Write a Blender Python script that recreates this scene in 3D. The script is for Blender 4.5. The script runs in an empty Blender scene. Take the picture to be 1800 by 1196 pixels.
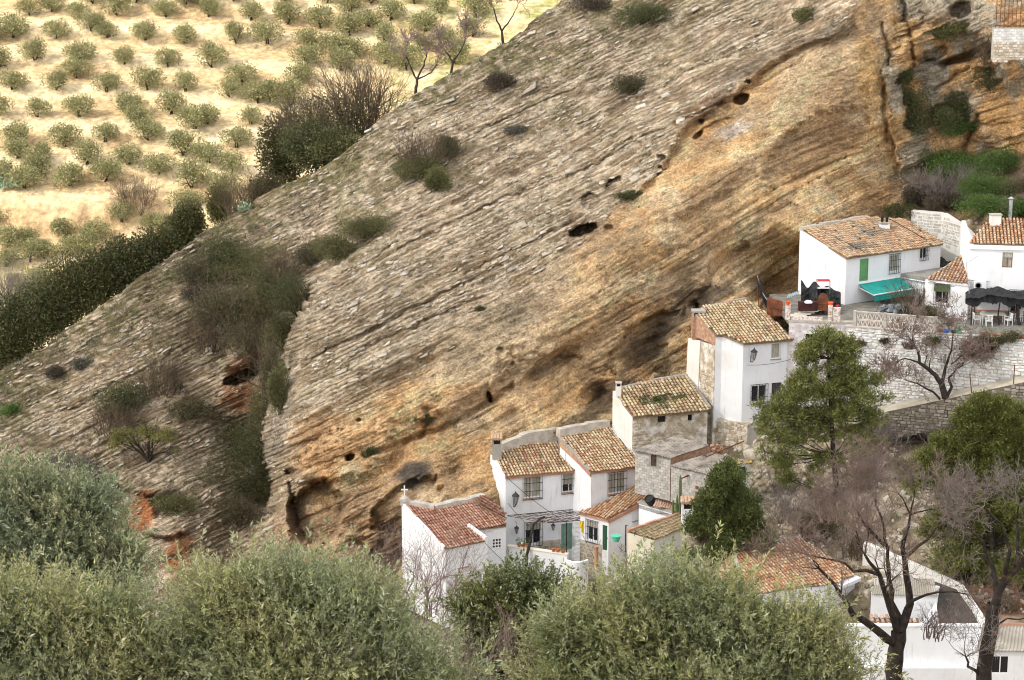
import bpy, math, random
import numpy as np
from mathutils import Vector, Matrix
random.seed(7)
RNG = np.random.default_rng(11)
scn = bpy.context.scene
COL = scn.collection

# ---------------------------------------------------------------- camera
TILT = math.radians(14.0)
CAM = Vector((0.0, 0.0, 60.0))
FPX = 4000.0                                   # focal length in photo pixels (1800 wide)
cam_d = bpy.data.cameras.new('camera')
cam_d.lens = 80.0; cam_d.sensor_width = 36.0; cam_d.clip_end = 5000
cam = bpy.data.objects.new('camera', cam_d); COL.objects.link(cam)
cam.location = CAM; cam.rotation_euler = (math.radians(90) - TILT, 0, 0)
scn.camera = cam

# ---------------------------------------------------------------- sky, sun, exposure
SUN_EL = math.radians(40); SUN_AZ = math.radians(-113)      # azimuth from +Y towards +X
S_DIR = Vector((math.sin(SUN_AZ)*math.cos(SUN_EL), math.cos(SUN_AZ)*math.cos(SUN_EL), math.sin(SUN_EL)))
world = bpy.data.worlds.new('World'); scn.world = world; world.use_nodes = True
wn = world.node_tree.nodes; wl = world.node_tree.links
wn.clear()
w_out = wn.new('ShaderNodeOutputWorld'); w_bg = wn.new('ShaderNodeBackground')
sky = wn.new('ShaderNodeTexSky'); sky.sky_type = 'NISHITA'; sky.sun_disc = False
sky.sun_elevation = SUN_EL; sky.sun_rotation = SUN_AZ
sky.air_density = 1.0; sky.dust_density = 3.0; sky.ozone_density = 0.6; sky.altitude = 600
w_mix = wn.new('ShaderNodeMix'); w_mix.data_type = 'RGBA'
w_tc = wn.new('ShaderNodeTexCoord'); w_no = wn.new('ShaderNodeTexNoise'); w_no.inputs['Scale'].default_value = 3.0
w_no.inputs['Detail'].default_value = 6
w_r = wn.new('ShaderNodeValToRGB'); w_r.color_ramp.elements[0].position = 0.33; w_r.color_ramp.elements[1].position = 0.58
w_r.color_ramp.elements[0].color = (0.25,)*3+(1,); w_r.color_ramp.elements[1].color = (0.95,)*3+(1,)
wl.new(w_tc.outputs['Generated'], w_no.inputs['Vector']); wl.new(w_no.outputs['Fac'], w_r.inputs['Fac'])
wl.new(w_r.outputs['Color'], w_mix.inputs[0])
wl.new(sky.outputs['Color'], w_mix.inputs[6]); w_mix.inputs[7].default_value = (7.6, 7.4, 7.2, 1)   # broken white cloud
wl.new(w_mix.outputs[2], w_bg.inputs['Color']); w_bg.inputs['Strength'].default_value = 0.15
wl.new(w_bg.outputs[0], w_out.inputs['Surface'])
sun_d = bpy.data.lights.new('sun', 'SUN'); sun_d.energy = 3.1; sun_d.angle = math.radians(0.6)
sun_d.color = (1.0, 0.93, 0.82)
sun = bpy.data.objects.new('sun', sun_d); COL.objects.link(sun)
sun.rotation_euler = S_DIR.to_track_quat('Z', 'Y').to_euler(); sun.location = (-80, 60, 120)
scn.view_settings.view_transform = 'Standard'; scn.view_settings.look = 'None'
scn.view_settings.exposure = 1.0; scn.view_settings.gamma = 1.0
scn.view_settings.use_curve_mapping = False
scn.render.engine = 'CYCLES'; scn.cycles.filter_width = 1.05

# ---------------------------------------------------------------- pixel helpers (photo pixels, 1800 x 1196)
F_ = Vector((0, math.cos(TILT), -math.sin(TILT))); U_ = Vector((0, math.sin(TILT), math.cos(TILT)))
def ray(px, py): return F_ + Vector((1, 0, 0))*((px-900)/FPX) + U_*((598-py)/FPX)
def P(px, py, Y):
    r = ray(px, py); return CAM + r*(Y/r.y)
def PZ(px, py, z):
    r = ray(px, py); return CAM + r*((z-CAM.z)/r.z)
def PP(px, py, O, n):
    r = ray(px, py); return CAM + r*((O-CAM).dot(n)/r.dot(n))
def srgb(r, g, b):
    f = lambda c: ((c/255+0.055)/1.055)**2.4 if c > 10 else c/255/12.92
    return (f(r), f(g), f(b))

# ---------------------------------------------------------------- numpy noise
def hsh(ix, iy, s=0):
    ix = ix.astype(np.int64); iy = iy.astype(np.int64)
    n = (ix*374761393 + iy*668265263 + s*1442695041) & 0xffffffff
    n = ((n ^ (n >> 13))*1274126177) & 0xffffffff
    n = n ^ (n >> 16)
    return (n & 0xffffff)/float(0xffffff)
def vn(x, y, s=0):
    x = np.asarray(x, float); y = np.asarray(y, float)+0*x
    ix = np.floor(x); iy = np.floor(y); fx = x-ix; fy = y-iy
    fx = fx*fx*(3-2*fx); fy = fy*fy*(3-2*fy)
    a = hsh(ix, iy, s); b = hsh(ix+1, iy, s); c = hsh(ix, iy+1, s); d = hsh(ix+1, iy+1, s)
    return a*(1-fx)*(1-fy)+b*fx*(1-fy)+c*(1-fx)*fy+d*fx*fy
def fbm(x, y, s=0, o=4):
    r = 0; a = .5; t = 0
    for k in range(o):
        r = r+a*vn(x*2**k+17.3*k, y*2**k+9.1*k, s+k); t += a; a *= .5
    return r/t
def sm(e0, e1, x):
    t = np.clip((x-e0)/(e1-e0), 0, 1); return t*t*(3-2*t)

# ---------------------------------------------------------------- objects
ORG = {}
def set_tag(o, label=None, cat=None, group=None, kind=None):
    if label: o['label'] = label
    if cat: o['category'] = cat
    if group: o['group'] = group
    if kind: o['kind'] = kind
    return o
def thing(name, loc, label, cat, group=None):
    o = bpy.data.objects.new(name, None); COL.objects.link(o); o.location = loc; o.empty_display_size = .3
    set_tag(o, label, cat, group); ORG[o.name] = Vector(loc); return o
def link(name, me, mat, parent=None, org=None, kind=None):
    if mat is not None and not me.materials: me.materials.append(mat)
    o = bpy.data.objects.new(name, me); COL.objects.link(o)
    if parent is not None: o.parent = parent; ORG[o.name] = ORG[parent.name]
    else:
        o.location = org if org is not None else (0, 0, 0); ORG[o.name] = Vector(o.location)
    if kind: o['kind'] = kind
    return o
def np_mesh(name, V, F, org=(0, 0, 0), col=None, smooth=False):
    """V (n,3) world, F (m,3|4) ints; col per-face (m,3) or per-vertex (n,3)"""
    V = np.asarray(V, np.float32)-np.asarray(org, np.float32)[None, :]
    F = np.asarray(F, np.int32); k = F.shape[1]; me = bpy.data.meshes.new(name)
    me.vertices.add(len(V)); me.vertices.foreach_set('co', V.ravel())
    me.loops.add(F.size); me.loops.foreach_set('vertex_index', F.ravel())
    me.polygons.add(len(F)); me.polygons.foreach_set('loop_start', np.arange(0, F.size, k, dtype=np.int32))
    me.polygons.foreach_set('loop_total', np.full(len(F), k, np.int32))
    if smooth: me.polygons.foreach_set('use_smooth', np.ones(len(F), bool))
    me.update(calc_edges=True)
    if col is not None:
        col = np.asarray(col, np.float32)
        dom = 'POINT' if len(col) == len(V) and len(V) != len(F) else 'FACE'
        if dom == 'FACE':                                   # stored per corner
            c4 = np.ones((len(F), k, 4), np.float32); c4[:, :, :3] = col[:, None, :]
            at = me.color_attributes.new('Col', 'FLOAT_COLOR', 'CORNER'); at.data.foreach_set('color', c4.ravel())
        else:
            c4 = np.ones((len(V), 4), np.float32); c4[:, :3] = col
            at = me.color_attributes.new('Col', 'FLOAT_COLOR', 'POINT'); at.data.foreach_set('color', c4.ravel())
    return me

class MB:
    def __init__(s): s.v = []; s.f = []
    def poly(s, pts):
        i = len(s.v); s.v += [Vector(p) for p in pts]; s.f.append(tuple(range(i, i+len(pts)))); return s
    def prism(s, base, top):
        """closed solid between two equal-length loops"""
        n = len(base); i = len(s.v); s.v += [Vector(p) for p in base]+[Vector(p) for p in top]
        s.f.append(tuple(range(i+n-1, i-1, -1))); s.f.append(tuple(range(i+n, i+2*n)))
        for k in range(n):
            j = (k+1) % n; s.f.append((i+k, i+j, i+n+j, i+n+k))
        return s
    def box(s, c, sx, sy, sz, X=Vector((1, 0, 0)), Y=Vector((0, 1, 0)), Z=Vector((0, 0, 1))):
        c = Vector(c); a = X*sx/2; b = Y*sy/2; d = Z*sz/2
        return s.prism([c-a-b-d, c+a-b-d, c+a+b-d, c-a+b-d], [c-a-b+d, c+a-b+d, c+a+b+d, c-a+b+d])
    def tube(s, p0, p1, r0, r1=None, n=6, cap=True):
        p0 = Vector(p0); p1 = Vector(p1); r1 = r0 if r1 is None else r1
        d = (p1-p0)
        if d.length < 1e-6: return s
        d.normalize(); a = d.orthogonal().normalized(); b = d.cross(a); i = len(s.v)
        for (p, r) in ((p0, r0), (p1, r1)):
            for k in range(n):
                t = 2*math.pi*k/n; s.v.append(p+a*math.cos(t)*r+b*math.sin(t)*r)
        for k in range(n):
            j = (k+1) % n; s.f.append((i+k, i+j, i+n+j, i+n+k))
        if cap: s.f.append(tuple(i+k for k in range(n-1, -1, -1))); s.f.append(tuple(i+n+k for k in range(n)))
        return s
    def path(s, pts, r0, r1=None, n=5):
        r1 = r0 if r1 is None else r1; m = len(pts)-1
        for k in range(m): s.tube(pts[k], pts[k+1], r0+(r1-r0)*k/m, r0+(r1-r0)*(k+1)/m, n)
        return s
    def lathe(s, c, prof, n=12, Z=Vector((0, 0, 1))):
        c = Vector(c); a = Z.orthogonal().normalized(); b = Z.cross(a); i = len(s.v); m = len(prof)
        for (r, h) in prof:
            for k in range(n):
                t = 2*math.pi*k/n; s.v.append(c+Z*h+a*math.cos(t)*r+b*math.sin(t)*r)
        for q in range(m-1):
            for k in range(n):
                j = (k+1) % n; s.f.append((i+q*n+k, i+q*n+j, i+(q+1)*n+j, i+(q+1)*n+k))
        s.f.append(tuple(i+k for k in range(n-1, -1, -1))); s.f.append(tuple(i+(m-1)*n+k for k in range(n)))
        return s
    def build(s, name, mat, parent=None, org=None, kind=None, bevel=0, smooth=False):
        o = ORG[parent.name] if parent is not None else Vector(org if org is not None else (0, 0, 0))
        me = bpy.data.meshes.new(name); me.from_pydata([tuple(v-o) for v in s.v], [], s.f); me.update()
        if smooth:
            for p in me.polygons: p.use_smooth = True
        ob = link(name, me, mat, parent, o, kind)
        if bevel:
            m = ob.modifiers.new('bevel', 'BEVEL'); m.width = bevel; m.segments = 2; m.limit_method = 'ANGLE'
        return ob

# ---------------------------------------------------------------- materials
def mat(name, col, rough=.85, var=.12, scale=1.5, bump=.2, bscale=8., col2=None, thr=(.45, .65), attr=False, stretch=None,
        metallic=0., spec=.25, bdist=.05, streak=None, trans=None, cscale=None):
    m = bpy.data.materials.new(name); m.use_nodes = True; nt = m.node_tree; N = nt.nodes; L = nt.links
    b = N['Principled BSDF']; b.inputs['Roughness'].default_value = rough; b.inputs['Metallic'].default_value = metallic
    b.inputs['Specular IOR Level'].default_value = spec
    g = N.new('ShaderNodeNewGeometry'); vec = g.outputs['Position']
    if stretch is not None:
        mp = N.new('ShaderNodeMapping'); mp.inputs['Rotation'].default_value = stretch[0]; mp.inputs['Scale'].default_value = stretch[1]
        mp.vector_type = 'TEXTURE' if len(stretch) > 2 else 'POINT'
        L.new(vec, mp.inputs['Vector']); vec = mp.outputs['Vector']
    if attr:
        a = N.new('ShaderNodeAttribute'); a.attribute_name = 'Col'; base = a.outputs['Color']
    else:
        c = N.new('ShaderNodeRGB'); c.outputs[0].default_value = (*col, 1); base = c.outputs[0]
    def noise(sc, det=5, v=None):
        n = N.new('ShaderNodeTexNoise'); n.inputs['Scale'].default_value = sc; n.inputs['Detail'].default_value = det
        n.inputs['Roughness'].default_value = .62; L.new(v or vec, n.inputs['Vector']); return n.outputs['Fac']
    def mix(a, bb, fac, mode='MIX'):
        x = N.new('ShaderNodeMix'); x.data_type = 'RGBA'; x.blend_type = mode
        for k, q in ((0, fac), (6, a), (7, bb)):
            if isinstance(q, (float, int)): x.inputs[k].default_value = q
            elif isinstance(q, tuple): x.inputs[k].default_value = (*q, 1)
            else: L.new(q, x.inputs[k])
        return x.outputs[2]
    def ramp(f, p0, p1, c0=0., c1=1.):
        r = N.new('ShaderNodeMapRange'); r.inputs[1].default_value = p0; r.inputs[2].default_value = p1
        r.inputs[3].default_value = c0; r.inputs[4].default_value = c1; r.interpolation_type = 'SMOOTHSTEP'; L.new(f, r.inputs[0]); return r.outputs[0]
    if col2 is not None: base = mix(base, tuple(col2), ramp(noise(cscale or scale*.5), *thr))
    if streak is not None:                                   # vertical rain streaks, a stain of the wall itself
        mp2 = N.new('ShaderNodeMapping'); mp2.inputs['Scale'].default_value = (2.2, 2.2, .25); L.new(g.outputs['Position'], mp2.inputs['Vector'])
        base = mix(base, tuple(streak), ramp(noise(1.6, 5, mp2.outputs[0]), .55, .8, 0., .75))
    if var:
        f = ramp(noise(scale), .3, .7, 1-var*1.6, 1+var)
        vv = N.new('ShaderNodeCombineColor'); [L.new(f, vv.inputs[k]) for k in range(3)]
        base = mix(base, vv.outputs[0], 1., 'MULTIPLY')
    L.new(base, b.inputs['Base Color'])
    if bump:
        bp = N.new('ShaderNodeBump'); bp.inputs['Strength'].default_value = bump; bp.inputs['Distance'].default_value = bdist
        L.new(noise(bscale, 6), bp.inputs['Height']); L.new(bp.outputs[0], b.inputs['Normal'])
    if trans:
        o = N['Material Output']; t = N.new('ShaderNodeBsdfTranslucent'); L.new(base, t.inputs['Color'])
        ms = N.new('ShaderNodeMixShader'); ms.inputs[0].default_value = trans
        L.new(b.outputs[0], ms.inputs[1]); L.new(t.outputs[0], ms.inputs[2]); L.new(ms.outputs[0], o.inputs['Surface'])
    return m

DIP = math.radians(25.5)
M = {}
def rock_mat():
    m = bpy.data.materials.new('rock'); m.use_nodes = True; N = m.node_tree.nodes; L = m.node_tree.links; b = N['Principled BSDF']
    b.inputs['Roughness'].default_value = .95; b.inputs['Specular IOR Level'].default_value = .1
    g = N.new('ShaderNodeNewGeometry'); a = N.new('ShaderNodeAttribute'); a.attribute_name = 'Col'
    # bed coordinates: first axis along the beds, second across them
    r = N.new('ShaderNodeAttribute'); r.attribute_name = 'Bed'
    def stretched(x, y, z):
        v = N.new('ShaderNodeVectorMath'); v.operation = 'MULTIPLY'; v.inputs[1].default_value = (x, y, z); L.new(r.outputs['Vector'], v.inputs[0]); return v.outputs[0]
    def noise(v, sc, det=6, ro=.65):
        n = N.new('ShaderNodeTexNoise'); n.inputs['Scale'].default_value = sc; n.inputs['Detail'].default_value = det; n.inputs['Roughness'].default_value = ro; L.new(v, n.inputs['Vector']); return n.outputs['Fac']
    def rng(f, p0, p1, c0, c1):
        q = N.new('ShaderNodeMapRange'); q.interpolation_type = 'SMOOTHSTEP'; q.inputs[1].default_value = p0; q.inputs[2].default_value = p1; q.inputs[3].default_value = c0; q.inputs[4].default_value = c1; L.new(f, q.inputs[0]); return q.outputs[0]
    def mul(c, f):
        x = N.new('ShaderNodeMix'); x.data_type = 'RGBA'; x.blend_type = 'MULTIPLY'; x.inputs[0].default_value = 1; L.new(c, x.inputs[6]); cc = N.new('ShaderNodeCombineColor'); [L.new(f, cc.inputs[k]) for k in range(3)]; L.new(cc.outputs[0], x.inputs[7]); return x.outputs[2]
    beds = noise(stretched(.8, 3.0, .8), 1.9, 8, .7); iso = noise(g.outputs['Position'], 1.6, 8, .7); fine = noise(stretched(1., 4., .8), 3.2, 6, .7); grit = noise(g.outputs['Position'], 5.5, 5, .75)
    col = mul(a.outputs['Color'], rng(beds, .34, .64, .74, 1.2)); col = mul(col, rng(iso, .34, .66, .80, 1.16)); col = mul(col, rng(grit, .36, .64, .66, 1.24))
    d = N.new('ShaderNodeMath'); d.operation = 'SUBTRACT'; L.new(fine, d.inputs[0]); d.inputs[1].default_value = .5
    ab = N.new('ShaderNodeMath'); ab.operation = 'ABSOLUTE'; L.new(d.outputs[0], ab.inputs[0])
    crack = rng(ab.outputs[0], .0, .03, .0, 1.); gate = rng(noise(g.outputs['Position'], .35), .40, .58, .0, .55)
    # cracked where the gate allows: 1-(1-crack)*gate
    i1 = N.new('ShaderNodeMath'); i1.operation = 'SUBTRACT'; i1.inputs[0].default_value = 1; L.new(crack, i1.inputs[1]); i2 = N.new('ShaderNodeMath'); i2.operation = 'MULTIPLY'; L.new(i1.outputs[0], i2.inputs[0]); L.new(gate, i2.inputs[1])
    i3 = N.new('ShaderNodeMath'); i3.operation = 'SUBTRACT'; i3.inputs[0].default_value = 1; L.new(i2.outputs[0], i3.inputs[1]); col = mul(col, i3.outputs[0]); L.new(col, b.inputs['Base Color'])
    h1 = N.new('ShaderNodeMath'); h1.operation = 'MULTIPLY_ADD'; L.new(beds, h1.inputs[0]); h1.inputs[1].default_value = 1.3; L.new(fine, h1.inputs[2])
    h2 = N.new('ShaderNodeMath'); h2.operation = 'MULTIPLY_ADD'; L.new(iso, h2.inputs[0]); h2.inputs[1].default_value = .7; L.new(h1.outputs[0], h2.inputs[2])
    h3 = N.new('ShaderNodeMath'); h3.operation = 'MULTIPLY_ADD'; L.new(i3.outputs[0], h3.inputs[0]); h3.inputs[1].default_value = .4; L.new(h2.outputs[0], h3.inputs[2])
    bp = N.new('ShaderNodeBump'); bp.inputs['Strength'].default_value = 1.; bp.inputs['Distance'].default_value = .26; L.new(h3.outputs[0], bp.inputs['Height']); L.new(bp.outputs[0], b.inputs['Normal'])
    return m
M['rock'] = rock_mat()
M['earth'] = mat('earth', (0, 0, 0), .97, .22, 1.2, .7, 3.0, attr=True, bdist=.15, spec=.05)
M['field'] = mat('field', (0, 0, 0), .97, .22, .9, .9, 1.6, attr=True, bdist=.3, spec=.05)
M['leaf'] = mat('leaf', (0, 0, 0), .6, 0, 1, 0, attr=True, trans=.25, spec=.35)
M['needle'] = mat('needle', (0, 0, 0), .7, 0, 1, 0, attr=True, trans=.15, spec=.2)
M['bark'] = mat('bark', (.045, .035, .03), .95, .3, 4, .8, 14, col2=(.10, .07, .03), thr=(.55, .7))
M['brush'] = mat('brush', (.135, .10, .065), .9, .3, 1, 0)
M['twig'] = mat('twig', (.23, .165, .14), .9, .25, 2, 0)
M['twig_pale'] = mat('twig_pale', (.24, .20, .18), .9, .25, 2, 0)
M['white'] = mat('whitewash', (.78, .79, .81), .9, .035, .7, .25, 5, col2=(.66, .65, .63), thr=(.52, .72), streak=(.50, .48, .44))
M['whitewarm'] = mat('old_whitewash', (.74, .73, .69), .9, .06, .8, .35, 5, col2=(.58, .54, .46), thr=(.5, .75), streak=(.45, .42, .36))
M['pinkwhite'] = mat('pinkish_whitewash', (.62, .56, .56), .9, .08, 1.2, .3, 6, col2=(.70, .68, .68), thr=(.4, .65))
M['yellowwall'] = mat('cream_wall', (.74, .68, .55), .9, .05, 1, .25, 5)
M['rubble'] = mat('rubble_plaster', (.50, .42, .31), .95, .22, 1.8, .8, 4, col2=(.66, .62, .55), thr=(.42, .62), bdist=.12)
M['stone'] = mat('stone', (0, 0, 0), .93, .15, 3, .5, 6, attr=True, spec=.1)
M['mortar'] = mat('mortar', (.46, .42, .36), .95, .15, 2, .5, 7)
M['cement'] = mat('cement', (.36, .34, .31), .95, .15, 1.2, .6, 5, col2=(.28, .26, .23), thr=(.45, .65), bdist=.1)
M['block'] = mat('concrete_block', (.30, .28, .25), .95, .12, 1.5, .4, 8)
M['tile'] = mat('roof_tile', (0, 0, 0), .9, .14, 4, .35, 14, attr=True, spec=.1)
M['terracotta'] = mat('terracotta_band', (.44, .235, .155), .85, .12, 2, .2, 8)
M['terrapot'] = mat('terracotta_pot', (.42, .16, .08), .8, .1, 4, .1, 8)
M['iron'] = mat('black_iron', (.02, .02, .022), .55, .1, 6, 0, spec=.4)
M['rust'] = mat('rusty_iron', (.22, .075, .035), .9, .3, 3, .3, 14, col2=(.10, .045, .03))
M['pane'] = mat('window_glass', (.02, .022, .025), .12, 0, 1, 0, spec=.6)
M['curtain'] = mat('curtain', (.42, .40, .33), .9, .25, 9, .4, 10, stretch=((0, 0, 0), (3, 3, .3)))
M['whitepaint'] = mat('white_paint', (.8, .8, .8), .5, .03, 2, 0)
M['greendoor'] = mat('sage_green_paint', (.20, .32, .25), .7, .1, 2, .1, 8)
M['greenshut'] = mat('green_paint', (.16, .36, .16), .7, .08, 2, .1, 8)
M['darkgreen'] = mat('dark_green_paint', (.03, .09, .05), .6, .1, 2, 0)
M['brownwood'] = mat('brown_wood', (.22, .09, .03), .6, .15, 5, .1, 10)
M['darkwood'] = mat('dark_wood', (.07, .05, .035), .8, .25, 4, .3, 10)
M['awning'] = mat('teal_awning', (.02, .30, .26), .8, .08, 1, .1, 5, col2=(.25, .22, .10), thr=(.62, .8), cscale=.8)
M['fibro'] = mat('corrugated_fibre_cement', (.36, .32, .27), .95, .22, 1.5, .3, 10, col2=(.13, .115, .095), thr=(.5, .68), cscale=1.0)
M['fibropale'] = mat('pale_fibre_cement', (.42, .39, .33), .95, .15, 1.5, .3, 10, col2=(.30, .27, .22))
M['net'] = mat('black_netting', (.03, .03, .032), .9, .3, 3, .5, 8)
M['zinc'] = mat('zinc', (.42, .44, .46), .45, .12, 3, .1, 8, metallic=.5)
M['blackplastic'] = mat('black_plastic', (.015, .015, .015), .5, .1, 3, 0)
M['red'] = mat('red_plastic', (.5, .02, .03), .5, .05, 3, 0)
M['orange'] = mat('orange_plastic', (.75, .12, .02), .5, .05, 3, 0)
M['blue'] = mat('blue_plastic', (.03, .16, .5), .5, .05, 3, 0)
M['yellow'] = mat('yellow_cloth', (.75, .52, .02), .9, .08, 5, .2, 8)
M['turq'] = mat('turquoise_plastic', (.12, .52, .36), .5, .05, 3, 0)
M['whiteplastic'] = mat('white_plastic', (.75, .75, .74), .45, .03, 3, 0)
M['enamel'] = mat('stained_enamel', (.7, .68, .64), .5, .1, 3, .1, 8, col2=(.38, .22, .10), thr=(.45, .6), cscale=2.2)
M['cactus'] = mat('cactus_skin', (.10, .14, .05), .8, .2, 5, .3, 12)
M['lantern'] = mat('lantern_glass', (.30, .30, .30), .3, .05, 3, 0)
M['oldbrick'] = mat('whitewashed_brick', (.52, .36, .29), .92, .15, 5, .3, 14, col2=(.66, .60, .56), thr=(.40, .52), cscale=5)
M['yardm'] = mat('dark_yard', (.075, .065, .055), .95, .2, 1.5, .5, 6)
M['yardlight'] = mat('worn_concrete', (.20, .185, .16), .95, .2, 1.5, .5, 6)
M['tiledeck'] = mat('tile_bedding', (.30, .22, .15), .95, .2, 4, .3, 12)
M['tilecap'] = mat('weathered_tile', (.46, .31, .20), .9, .15, 5, .2, 9)
M['brickred'] = mat('red_brick', (.42, .25, .165), .92, .2, 4, .3, 14, col2=(.60, .50, .44), thr=(.6, .72))
M['pathm'] = mat('concrete_path', (.50, .45, .36), .95, .12, 1, .4, 6)
M['cloud'] = None
# ---------------------------------------------------------------- terrain: cliff, hillside and village ground
HOUSE_CTRL = []      # filled below from the building corners
SKY_PTS = [(-400, 860), (0, 655), (95, 597), (200, 522), (301, 447), (381, 396), (451, 346), (552, 301), (627, 251), (702, 186),
           (783, 130), (893, 70), (960, 20), (1010, -12), (1100, -90), (1300, -220), (1800, -420), (2200, -560)]
CTRL = [(-400, 860, 196), (0, 655, 200), (200, 522, 203), (450, 346, 207), (700, 186, 210), (893, 70, 212), (1010, -12, 214), (1300, -220, 218),
        (1800, -420, 226), (2200, -560, 230),
        (-400, 1050, 186), (0, 830, 188), (200, 830, 187), (100, 740, 194), (300, 640, 195), (340, 520, 200), (200, 940, 181), (330, 900, 182),
        (430, 800, 190), (480, 880, 183), (380, 740, 192), (350, 600, 197), (440, 500, 200), (460, 620, 195), (560, 400, 202), (300, 760, 190), (400, 960, 179),
        (520, 780, 175.5), (515, 700, 177.5), (560, 560, 182), (650, 450, 188), (720, 380, 193), (820, 280, 200), (620, 700, 174), (700, 790, 172),
        (560, 900, 174), (520, 980, 172), (640, 940, 172), (700, 980, 170), (620, 1050, 168), (800, 830, 171), (760, 700, 173.5),
        (900, 200, 205), (1000, 100, 209), (900, 330, 194), (1100, 160, 203), (1200, 40, 207), (1000, 380, 186), (1060, 300, 192), (1250, 180, 190),
        (1340, 60, 199), (1500, 10, 191), (1400, -60, 204), (1560, -80, 198), (900, 440, 184), (800, 480, 182), (700, 560, 179.5), (880, 560, 177), (960, 480, 180),
        (900, 650, 174.5), (1000, 560, 176), (1100, 440, 179.5), (1200, 360, 183), (1300, 270, 185.5), (1450, 110, 188.5), (1560, 60, 190),
        (1000, 680, 175.5), (1090, 570, 177), (1150, 600, 180.5), (1160, 660, 181), (1060, 690, 178), (1240, 500, 180), (1225, 540, 186), (1180, 540, 180), (1300, 450, 184),
        (1350, 520, 190), (1400, 440, 188), (1400, 340, 186.5), (1480, 280, 188), (1560, 200, 190), (1600, 330, 191), (1560, 380, 191),
        (1615, 150, 195), (1660, 230, 193.5), (1700, 90, 193), (1660, 20, 192), (1780, 60, 189), (1780, 230, 189), (1720, 230, 193), (1740, 280, 194),
        (1640, 300, 193), (1700, 360, 189), (1790, 330, 187), (1800, 0, 191), (1790, 150, 192), (2200, 200, 192), (2200, 0, 194), (2200, -300, 215), (1800, -200, 208),
        (-400, 1500, 150), (0, 1100, 168), (400, 1100, 163), (300, 1000, 174), (800, 1120, 156), (800, 1500, 138), (1200, 1040, 154), (1200, 1500, 132),
        (1400, 900, 160), (1500, 870, 161), (1400, 820, 166), (1340, 800, 168), (1500, 760, 167.5), (1560, 715, 170.5), (1640, 740, 170), (1800, 730, 168.5), (1700, 800, 163), (1800, 850, 160),
        (1700, 920, 157), (1760, 1040, 150), (1500, 1050, 149), (1600, 1110, 146), (1800, 1130, 144.5), (1600, 1200, 145), (1440, 1196, 145), (1800, 1200, 143), (1700, 1300, 139), (1500, 1500, 128), (2200, 1500, 124), (2200, 1000, 150),
        (2200, 700, 168), (2200, 400, 185), (1500, 640, 178), (1800, 640, 174), (1650, 600, 178)]

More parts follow.
